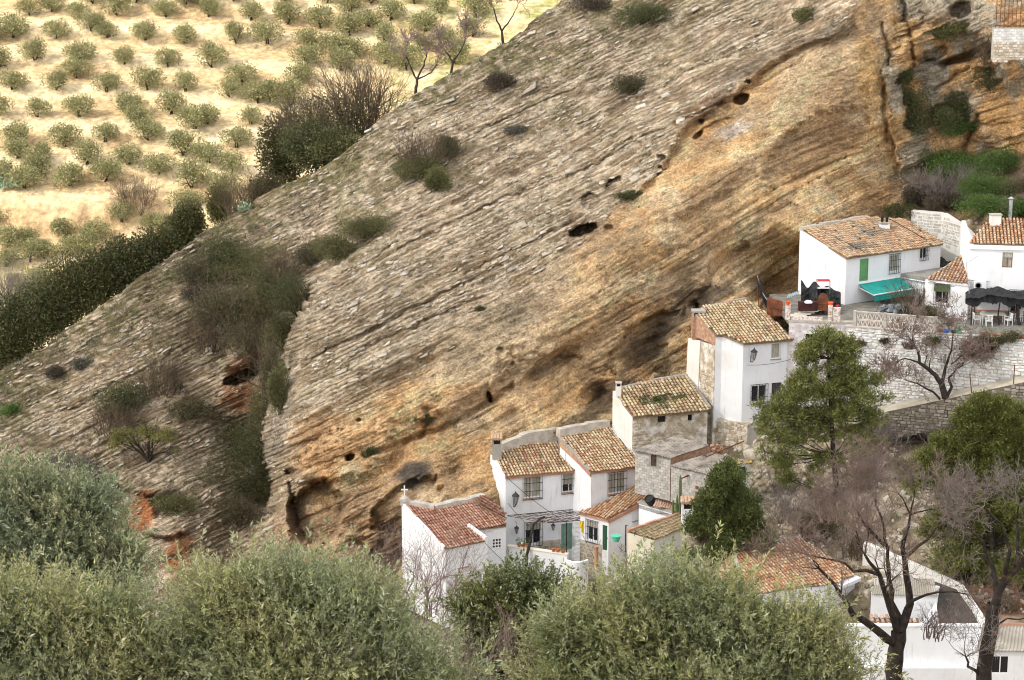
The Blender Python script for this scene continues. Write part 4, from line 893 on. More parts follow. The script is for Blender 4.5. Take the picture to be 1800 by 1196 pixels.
drum(1171, 858, q1.y+.5, .26, .4, 'zinc', 'smaller grey metal pail behind the large drum on the flat roof', Vector((.1, -.4, .9)), 'pail')
drum(1188, 864, q1.y-.3, .28, .45, 'zinc', 'upright pale metal pail between the tile stack and the cactus', UP, 'pail')
drum(1204, 876, q1.y-2.5, .34, .8, 'blackplastic', 'dark plastic barrel behind the cactus near the tiled chimney', UP, 'barrel')
ts = thing('tile_stack', P(1168, 885, q1.y-1.2), 'stack of spare pinkish barrel tiles lying on the flat roof between drums and cactus', 'roof tiles', 'stacked spare tiles')
rr = random.Random(4)
tm = MB(); L_ = .55
for i in range(7):
    a0 = math.pi*i/6; 
    for e_ in (0, 1): tm.v.append(Vector((math.cos(a0)*(.10 if e_ else .12), -L_/2+e_*L_, math.sin(a0)*.10)))
tm.f = [(2*i, 2*i+2, 2*i+3, 2*i+1) for i in range(6)]
tme = bpy.data.meshes.new('tile'); tme.from_pydata([tuple(v) for v in tm.v], [], tm.f)
at = tme.color_attributes.new('Col', 'FLOAT_COLOR', 'CORNER'); [setattr(d, 'color', (.50, .33, .24, 1)) for d in at.data]; tme.materials.append(M['tile'])
for r_ in range(3):
    for i in range(9 if r_ < 2 else 6):
        o = bpy.data.objects.new('tile', tme); COL.objects.link(o); o.parent = ts; c = P(1152+i*4.2+r_*3, 888-r_*9+i*.6, q1.y-1.6+r_*.7)-ORG[ts.name]
        o.location = c; o.rotation_euler = (.35+rr.uniform(-.08, .08), rr.uniform(-.1, .1), -.35+rr.uniform(-.15, .15)); o.scale = (1.1, 1.2, 1.3)
ca = thing('cactus', P(1196, 900, 158.5), 'tall columnar cactus standing behind the white parapet', 'cactus')
for i, (px, py0, py1, r) in enumerate([(1195, 905, 837, .12), (1190, 908, 872, .10), (1183, 905, 880, .10), (1201, 905, 872, .10), (1206, 905, 884, .09)]):
    rib = MB(); p0 = P(px, py0, 158.6); h = P(px, py1, 158.6).z-p0.z; n_ = 12; lv = 7; i0 = 0
    for j in range(lv+1):
        rr_ = r*(1.0 if j < lv else .4)*(1+.06*math.sin(j*2+i))
        for q in range(n_): an_ = q*2*math.pi/n_; rib.v.append(p0+Vector((math.cos(an_)*rr_*(1 if q % 2 else .78), math.sin(an_)*rr_*(1 if q % 2 else .78), h*j/lv+(0 if j < lv else .03))))
    for j in range(lv):
        for q in range(n_): a_ = j*n_+q; b_ = j*n_+(q+1) % n_; rib.f.append((a_, b_, b_+n_, a_+n_))
    rib.f.append(tuple(lv*n_+q for q in range(n_))); rib.build('column', M['cactus'], ca)
rp = thing('flue_pipe', P(1227, 882, 161), 'glazed dark red clay flue pipe with a stepped top near the tiled chimney', 'pipe')
MB().lathe(P(1227, 884, 160), [(.24, 0), (.24, .9), (.19, .92), (.19, 1.1), (.25, 1.12), (.25, 1.35), (.2, 1.36)], 14).build('pipe', M['rust'], rp)

# ---- M: small building with a mossy brown roof
m0 = P(1150, 949, 154); m1 = PZ(1199, 929, m0.z); plM = Plane(m0, m1, 14)
HM = thing('small_outbuilding', P(1150, 985, 154), 'small cream outbuilding with a brown mossy roof edged in orange tiles', 'outbuilding')
mA = plM.hit(1103, 935); mB = plM.hit(1200, 903)
tile_roof(HM, plM, [mA, m0, m1, mB], [((.28, .22, .13), 4), ((.34, .27, .17), 3), ((.22, .17, .10), 3)], seed=14, pitch_a=.16, exp=.3)
edge_bar(HM, [mA+UP*.08, mB+UP*.08], .26, .16, 'terracotta', 'ridge_tiles', 5, .03); edge_bar(HM, [m0+UP*.05, m1+UP*.05], .2, .12, 'terracotta', 'eave_tiles', 6, .03)
side(HM, mA, m0, m0.z-3, 'yellowwall', drop=.06); side(HM, m0, m1, m0.z-3, 'whitewarm', drop=.06)
HOUSE_CTRL += [(1150, 1000, 158), (1200, 950, 160.5), (1110, 990, 163)]
chimney(HM, P(1208, 926, 157.2), .85, .75, 2.05, 'white')

# ---- A: lower left house
A0 = P(783, 962, 159); A1 = PZ(852, 948, A0.z); plA = Plane(A0, A1, 20); WA = Wall(A0, A1)
HA = thing('white_house', P(783, 1085, 159), 'white house with red-brown roof and a stepped white parapet, lowest left under the rock', 'house', 'white houses under the rock')
zA = WA.hit(800, 1100)[1]; LA = plA.hit(706, 884); k1 = plA.hit(822, 925); k2 = plA.hit(836, 929); k3 = plA.hit(889, 923)
wa = WA.rect(806, 963, 823, 997)
wall_mesh(WA, zA, (wa,)).build('wall', M['white'], HA); side(HA, LA, A0, zA); side(HA, A1, k1, zA)
ws = window(HA, WA, wa, fill='whitepaint', depth=.1, mull=0)
MB().prism(*wbox(WA, wa[0]+.06, wa[1]-.06, wa[2]+.06, wa[3]-.06, -.09, -.06)).build('shutter', M['whitepaint'], ws)
WA2 = Wall(k1, k3); wa2 = WA2.rect(865.5, 947, 881, 963.5); wa3 = WA2.rect(851.5, 955, 856, 993)
wall_mesh(WA2, zA, (wa2,)).build('wall', M['white'], HA)
w9 = MB().poly([WA2.pt(wa2[0], wa2[2], -.2), WA2.pt(wa2[1], wa2[2], -.2), WA2.pt(wa2[1], wa2[3], -.2), WA2.pt(wa2[0], wa2[3], -.2)]).build('window', M['pane'], HA)
k = MB()
for i in range(4):
    a = wa2[0]+(wa2[1]-wa2[0])*i/3; k.prism(*wbox(WA2, a-.035, a+.035, wa2[2], wa2[3], -.04, .004)); z = wa2[2]+(wa2[3]-wa2[2])*i/3; k.prism(*wbox(WA2, wa2[0]-.03, wa2[1]+.03, z-.035, z+.035, -.045, .008))
k.build('glazing_bars', M['whitepaint'], w9)
tile_roof(HA, plA, low(plA, [(713, 889), (782, 963), (852, 949), (823, 924), (836, 929), (889, 923), (884, 914), (833, 881), (811, 884), (763, 896)], (1, 2, 4, 5), .1), PAL_RED, seed=21, pitch_a=.23, exp=.34)
edge_bar(HA, [k1+plA.n*.12-plA.s*.1, A1+plA.n*.14+Vector((.05, -.1, -.03))], .30, .30, 'white', 'parapet', 1, .0)
edge_bar(HA, [plA.hit(706, 883), plA.hit(712, 890), plA.hit(745, 924), plA.hit(781, 962)], .22, .16, 'white', 'roof_edge', 2, .01)
edge_bar(HA, [plA.hit(704, 882), plA.hit(763, 893), plA.hit(812, 882), plA.hit(850, 873)], .75, .45, 'mortar', 'mortar_flashing', 2, .05)
pA3 = plA.hit(834, 880)+UP*.35; plA3 = Plane(plA.hit(886, 914)+UP*.25, plA.hit(889, 912)+UP*.3, 24)
tile_roof(HA, plA3, [plA3.hit(834, 879), plA3.hit(886, 916), plA3.hit(888, 905), plA3.hit(856, 872)], [((.20, .10, .07), 3), ((.26, .15, .10), 2)], name='upper_roof', seed=22)
backwall(HA, [LA, plA.hit(763, 893), plA.hit(812, 882), plA.hit(850, 876)], zA); ctrl_back(LA, plA.hit(740, 888), plA.hit(763, 893), plA.hit(812, 882), plA.hit(850, 876), off=.4)
HOUSE_CTRL += [(783, 1100, 160.5), (850, 1040, 163), (700, 1085, 164)]
dr = WA2.rect(856, 1009, 880, 1040)
HA2 = thing('porch_lintel', P(870, 1020, 160), 'small white porch roof over an entrance with reddish steps below the nine-pane window', 'porch')
Wp = Wall(P(852, 1012, 159.6), P(892, 1005, 161)); wall_mesh(Wp, zA, (Wp.rect(858, 1011.5, 879, 1060),), depth=.8, drop=-.0).build('wall', M['white'], HA2)
MB().prism(*wbox(Wp, 0, Wp.L, Wp.A.z, Wp.A.z+.12, -1.2, .12)).build('slab', M['mortar'], HA2)

# ---- D: old stone barn
D0 = P(1112, 730, 168.5); D1 = PZ(1244, 718, D0.z); plD = Plane(D0, D1, 18); WD = Wall(D0, D1)
HD = thing('stone_barn', P(1112, 790, 168.5), 'old rubble stone barn with two small dark windows and moss on its tiled roof', 'barn')
zD = WD.hit(1113, 800)[1]; LD = plD.hit(1077, 688); dw = WD.rect(1156, 731.5, 1170, 743), WD.rect(1209, 729, 1217, 740)
wall_mesh(WD, zD, dw).build('wall', M['rubble'], HD); WDl, _ = side(HD, LD, D0, zD, 'whitewarm')
for h in dw: window(HD, WD, h, fill='pane', sill=None, mull=0, frame='darkwood', depth=.22)
SC = [(.50, .42, .31), (.58, .52, .42), (.42, .34, .24), (.62, .56, .48)]
hs = dw[0]
stone_pack(WD, .05, WD.hit(1200, 760)[0], zD+.4, D0.z-.35, .42, .22, 31, 'stone', SC, HD, 150, .07, .35, skip=lambda a, b, c, d: (b > hs[0]-.45 and a < hs[1]+.5 and d > hs[2]-1.0) or hsh(np.array([a*3]), np.array([c*3]), 3)[0] > .80)
tile_roof(HD, plD, low(plD, [(1094, 683), (1085, 697), (1112, 731), (1245, 719), (1207, 662), (1150, 671)], (2, 3), .2), PAL_LICHEN, seed=31, pitch_a=.30, exp=.38,
          mossy=[(2.6, 1.5, .8, .45, (.05, .075, .02), 1), (3.6, 1.6, 1.0, .3, (.09, .10, .03), 1), (1.6, 1.4, .7, .35, (.08, .09, .03), .9), (4.6, 1.7, .5, .25, (.07, .08, .02), .8)], sag=.1)
edge_bar(HD, [plD.hit(1094, 682), plD.hit(1150, 670), plD.hit(1208, 660)], .4, .25, 'cement', 'mortar_flashing', 3, .05)
edge_bar(HD, [plD.hit(1207, 661), plD.hit(1247, 717)], .3, .2, 'cement', 'roof_edge', 3, .04)
chimney(HD, P(1087, 696, LD.y-.6), .42, .5, 1.15, 'whitewarm', cap='mortar')
backwall(HD, [LD, plD.hit(1150, 670), plD.hit(1208, 660)], zD); ctrl_back(LD, plD.hit(1094, 683), plD.hit(1150, 670), plD.hit(1208, 660))
HOUSE_CTRL += [(1113, 800, 170.5), (1240, 790, 171.5)]
moss = thing('moss_clump', plD.hit(1160, 700), 'green moss and weeds growing across the tiled roof of the stone barn', 'moss')
moss['kind'] = 'stuff'
V_, F_2, C_2 = [], [], []
for (px, py, n_) in ((1128, 706, 160), (1134, 700, 160), (1152, 704, 200), (1162, 701, 200), (1176, 698, 160), (1166, 716, 120), (1198, 696, 60), (1121, 702, 80)):
    v, f, c = leaf_cluster(plD.hit(px, py)+UP*.12, (.38, .3, .12), n_, .16, .05, [(.05, .08, .02), (.10, .12, .03), (.06, .06, .03)], seed=px); F_2.append(f+sum(len(x) for x in V_)); V_.append(v); C_2.append(c)
mo = link('moss', np_mesh('moss', np.concatenate(V_), np.concatenate(F_2), ORG[moss.name], np.concatenate(C_2)), M['leaf'], moss)

# ---- E: concrete block sheds
e0 = P(1117, 791, 163.8); e1 = PZ(1179, 804, e0.z); e2 = PZ(1248, 784, e0.z+.15); e3 = PZ(1186, 768, e0.z+.25); plE = Plane(e0, e1, C=e3)
HE = thing('block_shed', P(1145, 850, 162), 'concrete block shed with a sagging grey corrugated roof and brown shutter', 'shed', 'block sheds below the stone barn')
WE = Wall(e0, e1); he = WE.rect(1144, 799, 1154, 820); wall_mesh(WE, WE.hit(1120, 868)[1], (he,)).build('wall', M['block'], HE); zE = WE.hit(1120, 868)[1]
door(HE, WE, he, 'darkwood', .06, 2, 'shutter'); WEr, _ = side(HE, e1, e2, zE, 'brickred'); corrugated(HE, plE, [e0-plE.s*.2, e1-plE.s*.2+plE.e*.2, e2, e3], 'fibro', seed=2, wave=.24, amp=.045)
def blocks(H, W, a0, a1, zb, zt, hole, maxn=300, cols=[(.44, .42, .38), (.48, .46, .42), (.40, .38, .35)], bw=.42, bh=.21):
    org = ORG[H.name]; j = 0; z = zb; me = {}
    R = Matrix((W.e, UP, W.n)).transposed(); n = 0
    while z+bh < zt+.02:
        a = a0-(bw/2 if j % 2 else 0)
        while a < a1:
            x0, x1 = max(a+.01, a0), min(a+bw-.01, a1)
            if x1-x0 > .08 and not (x1 > hole[0]-.02 and x0 < hole[1]+.02 and z+bh > hole[2] and z < hole[3]) and n < maxn:
                c = (n*7+j*3) % 3
                if c not in me:
                    b = MB(); b.box((0, 0, 0), 1, 1, 1); m_ = bpy.data.meshes.new('block'); m_.from_pydata([tuple(v) for v in b.v], [], b.f)
                    at_ = m_.color_attributes.new('Col', 'FLOAT_COLOR', 'CORNER'); [setattr(d, 'color', (*cols[c], 1)) for d in at_.data]; m_.materials.append(M['stone']); me[c] = m_
                o = bpy.data.objects.new('block', me[c]); COL.objects.link(o); o.parent = H; ORG[o.name] = org
                o.matrix_basis = Matrix.Translation(W.pt((x0+x1)/2, z+bh/2, .0)-org) @ R.to_4x4() @ Matrix.Diagonal((x1-x0, bh-.02, .035, 1)); n += 1
            a += bw
        z += bh; j += 1
blocks(HE, WE, .0, WE.L, zE, e0.z-.08, he)
g0 = P(1180, 818, 161.3); g1 = PZ(1247, 833, g0.z); g2 = PZ(1319, 813, g0.z+.1); g3 = PZ(1252, 797, g0.z+.3); plG = Plane(g0, g1, C=g3)
HE2 = thing('block_shed', P(1215, 870, 160), 'lower block shed with rusty rods on its roof and a dark green door', 'shed', 'block sheds below the stone barn')
WG = Wall(g0, g1); WG2 = Wall(g1, g2); zG = WG.hit(1190, 885)[1]; dgr = WG2.rect(1291, 822, 1311, 847)
wall_mesh(WG, zG).build('wall', M['block'], HE2); blocks(HE2, WG, 0, WG.L, zG, g0.z-.08, (0, 0, 0, 0))
wall_mesh(WG2, zG, (dgr,)).build('wall', M['whitewarm'], HE2); door(HE2, WG2, dgr, 'darkgreen', .1, 3)
corrugated(HE2, plG, [g0-plG.s*.2, g1-plG.s*.2+plG.e*.1, g2, g3], 'fibro', seed=3, wave=.24, amp=.045)
tile_roof(HE2, Plane(PZ(1288, 820, g1.z), PZ(1322, 814, g1.z), 12), [PZ(1288, 819, g1.z+.05), PZ(1323, 813, g1.z+.05), PZ(1318, 807, g1.z+.25), PZ(1284, 811, g1.z+.25)], [((.50, .36, .06), 3), ((.42, .28, .08), 2)], name='tile_edge', seed=8)
rr = random.Random(8)
for i, (a_, b_, lb) in enumerate([((1196, 842), (1272, 812), 'long rusty rod lying lowest across the shed roof'), ((1204, 838), (1282, 808), 'second rusty rod from the bottom on the shed roof'), ((1240, 804), (1307, 776), 'red rusty rod leaning high against the rock base'), ((1215, 830), (1262, 812), 'short rusty rod in the middle of the shed roof'), ((1222, 832), (1290, 810), 'rusty rod lying furthest right on the shed roof')]):
    r = thing('metal_rod', P(*a_, 159.9-i*.0), lb, 'rod', 'rusty rods on the shed roof')
    MB().tube(P(*a_, 160.0+.1*i), P(*b_, 162.2 if i != 2 else 164.5), .05, n=6).build('rod', M['rust'], r)
rb = thing('rubble_heap', P(1256, 795, 166), 'heap of broken red brick and yellow weeds behind the shed roof', 'rubble'); rb['kind'] = 'stuff'
k = MB()
for i in range(60): k.box(P(1240+rr.random()*30, 782+rr.random()*16, 165.5+rr.random()), rr.uniform(.1, .3), rr.uniform(.1, .25), rr.uniform(.05, .15), *[Vector(c) for c in Matrix.Rotation(rr.random()*3, 3, 'X') @ Matrix.Rotation(rr.random()*3, 3, 'Z')])
k.build('bricks', M['brickred'], rb)

# ---- F: tall white house
F0 = P(1306.7, 601, 170.5); F1 = PZ(1391.5, 594, F0.z); plF = Plane(F0, F1, 17); WF = Wall(F0, F1)
HF = thing('white_house', P(1310, 750, 170.5), 'tall narrow white house with a street lantern and a patched brick and plaster side', 'house', 'white houses under the rock')
zF = WF.hit(1310, 756)[1]; hf = WF.rect(1356, 604, 1372, 631), WF.rect(1321, 678, 1347, 707), WF.rect(1356, 673, 1373, 719)
b1, b2, b3 = plF.hit(1269, 588), plF.hit(1258, 588), plF.hit(1222, 552)
wall_mesh(WF, zF, hf).build('wall', M['white'], HF)
W_b, _o = side(HF, b1, F0, zF, 'white'); side(HF, b2, b1, zF, 'white')
WFl = Wall(b3, b2); zb_ = WFl.hit(1240, 600)[1]
wall_mesh(WFl, zb_+.0, drop=.0).build('brick_wall', M['brickred'], HF)
wl_ = MB(); a0_ = -1.0
wl_.prism([WFl.pt(a0_, zF-2, -.5), WFl.pt(WFl.L-.02, zF-2, -.5), WFl.pt(WFl.L-.02, zF-2, .10), WFl.pt(a0_, zF-2, .12)], [WFl.pt(a0_+.15, zb_-.3, -.5), WFl.pt(WFl.L-.02, zb_-.02, -.5), WFl.pt(WFl.L-.02, zb_-.02, .06), WFl.pt(a0_+.15, zb_-.3, .06)])
wl_.build('side_wall', M['rubble'], HF)
wp_ = MB(); wp_.prism([WFl.pt(a0_+.02, zb_-4.2, .11), WFl.pt(.9, zb_-4.6, .11), WFl.pt(.9, zb_-4.6, .15), WFl.pt(a0_+.02, zb_-4.2, .15)], [WFl.pt(a0_+.12, zb_-.35, .06), WFl.pt(1.0, zb_-.1, .06), WFl.pt(1.0, zb_-.1, .10), WFl.pt(a0_+.12, zb_-.35, .10)]); wp_.build('plaster_patch', M['whitewarm'], HF)
stone_pack(W2_shift(WFl, .07), 1.1, WFl.L-.05, zF-1.5, zb_-2.2, .32, .2, 41, 'stone', SC, HF, 110, .07, .35)
org_ = ORG[HF.name]; 
tile_roof(HF, plF, low(plF, [(1228, 556), (1258, 590), (1272, 590), (1306, 602), (1392, 595), (1349, 553), (1311, 527), (1237, 541)], (3, 4), .22), PAL_OCHRE+PAL_LICHEN[:2], seed=41, pitch_a=.27, exp=.38)
edge_bar(HF, [plF.hit(1237, 541), plF.hit(1275, 534), plF.hit(1311, 526)], .35, .22, 'cement', 'mortar_flashing', 3, .04)
window(HF, WF, hf[0], mull=0); window(HF, WF, hf[1], fill='pane', grille=True, sill=None, bars=6); 
dk = MB(); a, b, c, d = hf[2]; g_ = []
for j in range(2):
    for i in range(19): g_.append(WF.pt(a+(b-a)*i/18, c+.02 if j == 0 else d, -.12+.03*math.sin(i*1.9)))
dk.v = g_; dk.f = [(i, i+1, i+20, i+19) for i in range(18)]; dk.build('door_curtain', mat('grey_curtain', (.09, .085, .09), .95, .3, 6, 0), HF)
dk = MB(); dk.poly([WF.pt(a, c, -.22), WF.pt(b, c, -.22), WF.pt(b, d, -.22), WF.pt(a, d, -.22)]).build('door', M['darkwood'], HF)
backwall(HF, [b3, plF.hit(1237, 541), plF.hit(1311, 527), plF.hit(1349, 553), F1], zF, 'whitewarm'); ctrl_back(b3, plF.hit(1237, 541), plF.hit(1311, 527), plF.hit(1349, 553), off=.4)
HOUSE_CTRL += [(1210, 680, 176.5), (1250, 770, 172), (1300, 790, 170.5)]
cc_ = WFl.pt(-.15, zb_-.2, -.5); ch = MB(); ch.box(cc_+UP*.9+Vector((-.1, 0, 0)), 1.0, .9, 1.8); hch = ch.build('chimney', M['brickred'], HF)
k = MB(); 
for sx in (-1, 0, 1): k.box(cc_+Vector((-.1+sx*.42, -.38, 1.98)), .12, .12, .36)
for sx in (-1, 1): k.box(cc_+Vector((-.1+sx*.42, .38, 1.98)), .12, .12, .36)
k.build('flue_posts', M['mortar'], hch); MB().box(cc_+Vector((-.1, 0, 2.22)), 1.1, .98, .12).build('cap', M['cement'], hch); MB().box(cc_+Vector((-.1, 0, 1.98)), .7, .6, .34).build('flue', M['blackplastic'], hch)
lantern(1320, 620, WF, .78, 'large black lantern on the front of the tall narrow house', .6)
# its rubble base
r0 = P(1240, 728, 171.8); r1 = P(1314, 748, 169.9); WR = Wall(r0, r1)
HR = thing('stone_base_wall', P(1270, 800, 171), 'rubble stone and cement base wall under the tall narrow house', 'wall')
zR = WR.hit(1270, 808)[1]; wall_mesh(WR, zR, thick=1.2).build('wall', M['rubble'], HR)
stone_pack(WR, .0, WR.L, zR, lambda a: WR.topz(a)-.02, .36, .24, 43, 'stone', SC, HR, 200, .10, .35)
WR2 = Wall(Vector((r1.x, r1.y, WF.hit(1312, 749)[1])), P(1396, 742, 170.3)); wall_mesh(WR2, lambda a: zR-.9*0-1.2, thick=1.).build('cement_wall', M['cement'], HR)
# ---- G: painted brick terrace building with open top
G0 = P(1387, 566, 171.6); G1 = PZ(1500, 570, G0.z); WGG = Wall(G0, G1)
HG = thing('painted_brick_building', P(1440, 640, 171.5), 'pinkish white painted brick building with a dark window and open terrace on top', 'building')
zg = WGG.hit(1440, 730)[1]; hg = WGG.rect(1416, 587, 1437, 600); wall_mesh(WGG, zg, (hg,)).build('wall', M['pinkwhite'], HG)
window(HG, WGG, hg, fill='pane', mull=0, frame='darkwood', sill=None); MB().prism(*wbox(WGG, hg[0]-.25, hg[1]+.2, hg[3], hg[3]+.14, .0, .05)).build('lintel', M['whitewarm'], HG)
blocks(HG, WGG, .0, WGG.L-.6, zg+2.4, G0.z-.05, (hg[0]-.25, hg[1]+.2, hg[2], hg[3]+.16), 300, [(.64, .58, .58), (.68, .64, .64), (.56, .48, .48)], .5, .21)
MB().prism(*wbox(WGG, -.05, WGG.L, G0.z+.002, G0.z+.16, -.5, .06)).build('coping', M['mortar'], HG)
for px0, px1, top in ((1380, 1389, 536), (1455, 1463, 538), (1464, 1477, 542)):
    a0_ = WGG.hit(px0, 560)[0]; a1_ = WGG.hit(px1, 560)[0]; zt_ = WGG.hit(px0, top)[1]
    MB().prism(*wbox(WGG, a0_, a1_, G0.z+.16, zt_, -.42, .0)).build('pillar', M['oldbrick'], HG)
aa, bb = WGG.hit(1390, 560)[0], WGG.hit(1446, 560)[0]; MB().prism(*wbox(WGG, aa, bb, G0.z+.165, G0.z+.42, -.3, -.08)).build('brick_course', M['oldbrick'], HG)
zt = G0.z+.05
J0 = PZ(1488, 575, zt); J1 = PZ(1860, 604, zt)
# terrace floor for G, H and I
MB().prism([Vector((q.x, q.y, zt-.4)) for q in (G0-WGG.n*.3, G1-WGG.n*.3, J0, J1+Vector((0, .4, 0)), Vector((45, 181, 0)), Vector((21, 181, 0)))], [Vector((q.x, q.y, zt)) for q in (G0-WGG.n*.3, G1-WGG.n*.3, J0, J1+Vector((0, .4, 0)), Vector((45, 181, 0)), Vector((21, 181, 0)))]).build('terrace_floor', M['yardlight'], None, kind='structure')

# ---- H: upper white house with awning
H0 = P(1488, 451, 177.2); H1 = PZ(1654, 427, H0.z); plH = Plane(H0, H1, 14); WH = Wall(H0, H1)
HH = thing('white_house', P(1488, 545, 177.2), 'upper white house with a broad old tile roof, green shutter and teal awning', 'house', 'white houses under the rock')
LH = plH.hit(1406, 406); zH = zt-.2
hh = WH.rect(1511, 455, 1526, 494), WH.rect(1564, 449, 1580, 478), WH.rect(1618, 436, 1630, 455), WH.rect(1518, 531, 1530, 556)
wall_mesh(WH, zH, hh).build('wall', M['white'], HH); side(HH, LH, H0, zH, 'white', drop=.05)
s_ = window(HH, WH, hh[0], fill='greenshut', sill=None, mull=0, frame='greenshut', depth=.06); k = MB()
for i in range(16): z = hh[0][2]+.06+(hh[0][3]-hh[0][2]-.12)*i/15; k.prism(*wbox(WH, hh[0][0]+.05, hh[0][1]-.05, z-.03, z+.02, -.055, -.025+.0))
k.build('slats', M['greenshut'], s_)
window(HH, WH, hh[1], grille=True, sill=None); window(HH, WH, hh[2], fill='pane', grille=True, sill=None, bars=5); window(HH, WH, hh[3], fill='pane', sill=None, mull=0, frame='darkwood')
cornice(HH, WH, 'white', .16, .12)
tile_roof(HH, plH, low(plH, [(1411, 405), (1487, 453), (1656, 428), (1592, 386), (1526, 383)], (1, 2), .12), PAL_OLD+PAL_ORANGE[:2], seed=51, pitch_a=.27, exp=.36, gap=.02, sag=.1,
          mossy=[(2.0, 1.2, 1.6, .8, (.20, .18, .15), .8), (5.5, 3.2, 1.5, .8, (.26, .24, .19), .6)])
edge_bar(HH, [plH.hit(1408, 404), plH.hit(1468, 392), plH.hit(1526, 382)], .5, .35, 'mortar', 'mortar_flashing', 5, .06)
for q in ((1435, 418, 1520, 452), (1530, 383, 1630, 431)): edge_bar(HH, [plH.hit(q[0], q[1]-14)+plH.n*.12, plH.hit(q[2], q[3]-6)+plH.n*.12], .12, .05, 'darkwood', 'roof_seam', 3, .02)
hc_ = plH.hit(1554, 402); chimney(HH, hc_, .85, .6, .55, 'white', cap='mortar')
for dx in (-.18, .2):
    k = MB(); k.lathe(hc_+Vector((dx, -.05, .52)), [(.10, 0), (.12, .35), (.15, .42), (.10, .52)], 8); k.build('chimney_pot', M['blackplastic'], HH)
backwall(HH, [LH, plH.hit(1468, 392), plH.hit(1526, 383), plH.hit(1592, 385), H1], zH, 'whitewarm'); ctrl_back(LH, plH.hit(1440, 398), plH.hit(1468, 392), plH.hit(1526, 383), plH.hit(1592, 385), off=.5)
print('H back', LH, plH.hit(1592, 385), 'H1', H1)
# awning
aw = thing('awning', WH.pt(WH.hit(1545, 493)[0], WH.hit(1545, 493)[1]), 'sloping teal fabric awning with a white front bar on the upper white house', 'awning')
O2 = WH.A+WH.n*1.9; t0, t1_ = [WH.pt(*WH.hit(*q), .06) for q in ((1509, 499), (1581, 487))]; f0, f1 = PP(1537, 519, O2, WH.n), PP(1609, 507, O2, WH.n)
mb = MB(); n_ = 14
for j in range(4):
    for i in range(n_+1): mb.v.append(t0.lerp(t1_, i/n_).lerp(f0.lerp(f1, i/n_), j/3)-UP*.10*math.sin(math.pi*j/3)-UP*.012*(i % 2))
for j in range(3):
    for i in range(n_): a = j*(n_+1)+i; mb.f.append((a, a+1, a+n_+2, a+n_+1))
mb.build('canopy', M['awning'], aw)
mb = MB(); [mb.v.extend([f0.lerp(f1, i/n_)-UP*.04, f0.lerp(f1, i/n_)-UP*(.52 if i < 10 else .52-.09*(i-9))+WH.n*(.05*(i % 2))]) for i in range(n_+1)]; mb.f = [(2*i, 2*i+2, 2*i+3, 2*i+1) for i in range(n_)]; mb.build('valance', M['awning'], aw)
MB().tube(f0, f1, .06, n=6).tube(t0, t1_, .05, n=6).build('front_bar', M['whitepaint'], aw)
MB().tube(t0-UP*.3, f0-UP*.05, .025, n=5).tube(t1_-UP*.3, f1-UP*.05, .025, n=5).build('arm', M['whitepaint'], aw)
# flat roofed annex with tub and tank
za = WH.hit(1583, 481)[1]; x0, x1, x2, x3 = PZ(1583, 481, za), PZ(1633, 489, za), PZ(1712, 452, za), PZ(1655, 442, za)
HF2 = thing('flat_roof_annex', Vector((x1.x, x1.y, zt)), 'flat-roofed annex with a concrete slab between the two upper houses', 'annex')
MB().prism([q-UP*.28 for q in (x0, x1, x2, x3)], [x0, x1, x2, x3]).build('slab', M['cement'], HF2)
sh = (x1-x0).normalized()*.25; WX = Wall(x0+sh-UP*.29, x1-UP*.29); dx_ = (WX.L-.42, WX.L-.08, zt, WX.topz(0)-.7); wall_mesh(WX, zt-.2, (dx_,)).build('wall', M['white'], HF2); door(HF2, WX, dx_, 'brownwood', .05, 2)
MB().tube(x0-UP*.32+WX.n*.12, x1-UP*.36+WX.n*.12, .09, n=8).build('gutter', M['zinc'], HF2)
bt = thing('bathtub', PZ(1605, 473, za), 'old stained enamel bathtub standing on its side on the flat roof', 'bathtub')
c = PZ(1605, 474, za)+UP*.42; Wt = Wall(c, c+WH.e); mb = MB(); prof = []
for lay, (sx, sz, dpt) in enumerate(((.48, .36, .30), (.56, .42, .02), (.54, .40, 0), (.44, .31, .02), (.38, .26, .22))):
    for q in range(20):
        an_ = q*2*math.pi/20; ca_, sa_ = math.cos(an_), math.sin(an_); e4 = lambda v_: math.copysign(abs(v_)**.45, v_)
        mb.v.append(c+WH.e*e4(ca_)*sx+UP*e4(sa_)*sz-WH.n*dpt)
for lay in range(4):
    for q in range(20): a = lay*20+q; b = lay*20+(q+1) % 20; mb.f.append((a, b, b+20, a+20))
mb.f.append(tuple(range(80, 100))); mb.f.append(tuple(range(19, -1, -1))); mb.build('tub', M['enamel'], bt)
wt = thing('water_tank', PZ(1611, 462, za), 'white boxy water tank behind the bathtub on the flat roof', 'tank'); wq = PZ(1612, 466, za)+Vector((.1, .6, 0)); MB().box(wq+UP*.35, .9, .5, .7).build('tank', M['whiteplastic'], wt, bevel=.06); MB().box(wq+UP*.72, .96, .56, .06).build('lid', M['whiteplastic'], wt)
rk = thing('crate', PZ(1623, 472, za), 'bright red plastic crate on the flat roof beside the bathtub', 'crate'); rq = PZ(1623, 472, za); mb = MB()
mb.box(rq+UP*.03, .62, .4, .05)
for sx, sy, wx_, wy_ in ((-1, 0, .04, .4), (1, 0, .04, .4), (0, -1, .62, .04), (0, 1, .62, .04)): mb.box(rq+Vector((sx*.3, sy*.2, .19)), wx_, wy_, .26)
mb.build('crate', M['red'], rk); MB().box(rq+Vector((0, -.2, .33)), .7, .06, .06).box(rq+Vector((0, .2, .33)), .7, .06, .06).build('rim', M['red'], rk)
bn = thing('black_netting', PZ(1650, 462, za), 'crumpled black netting piled along the back of the flat roof', 'netting'); mb = MB(); rr = random.Random(6); nx, ny = 24, 7
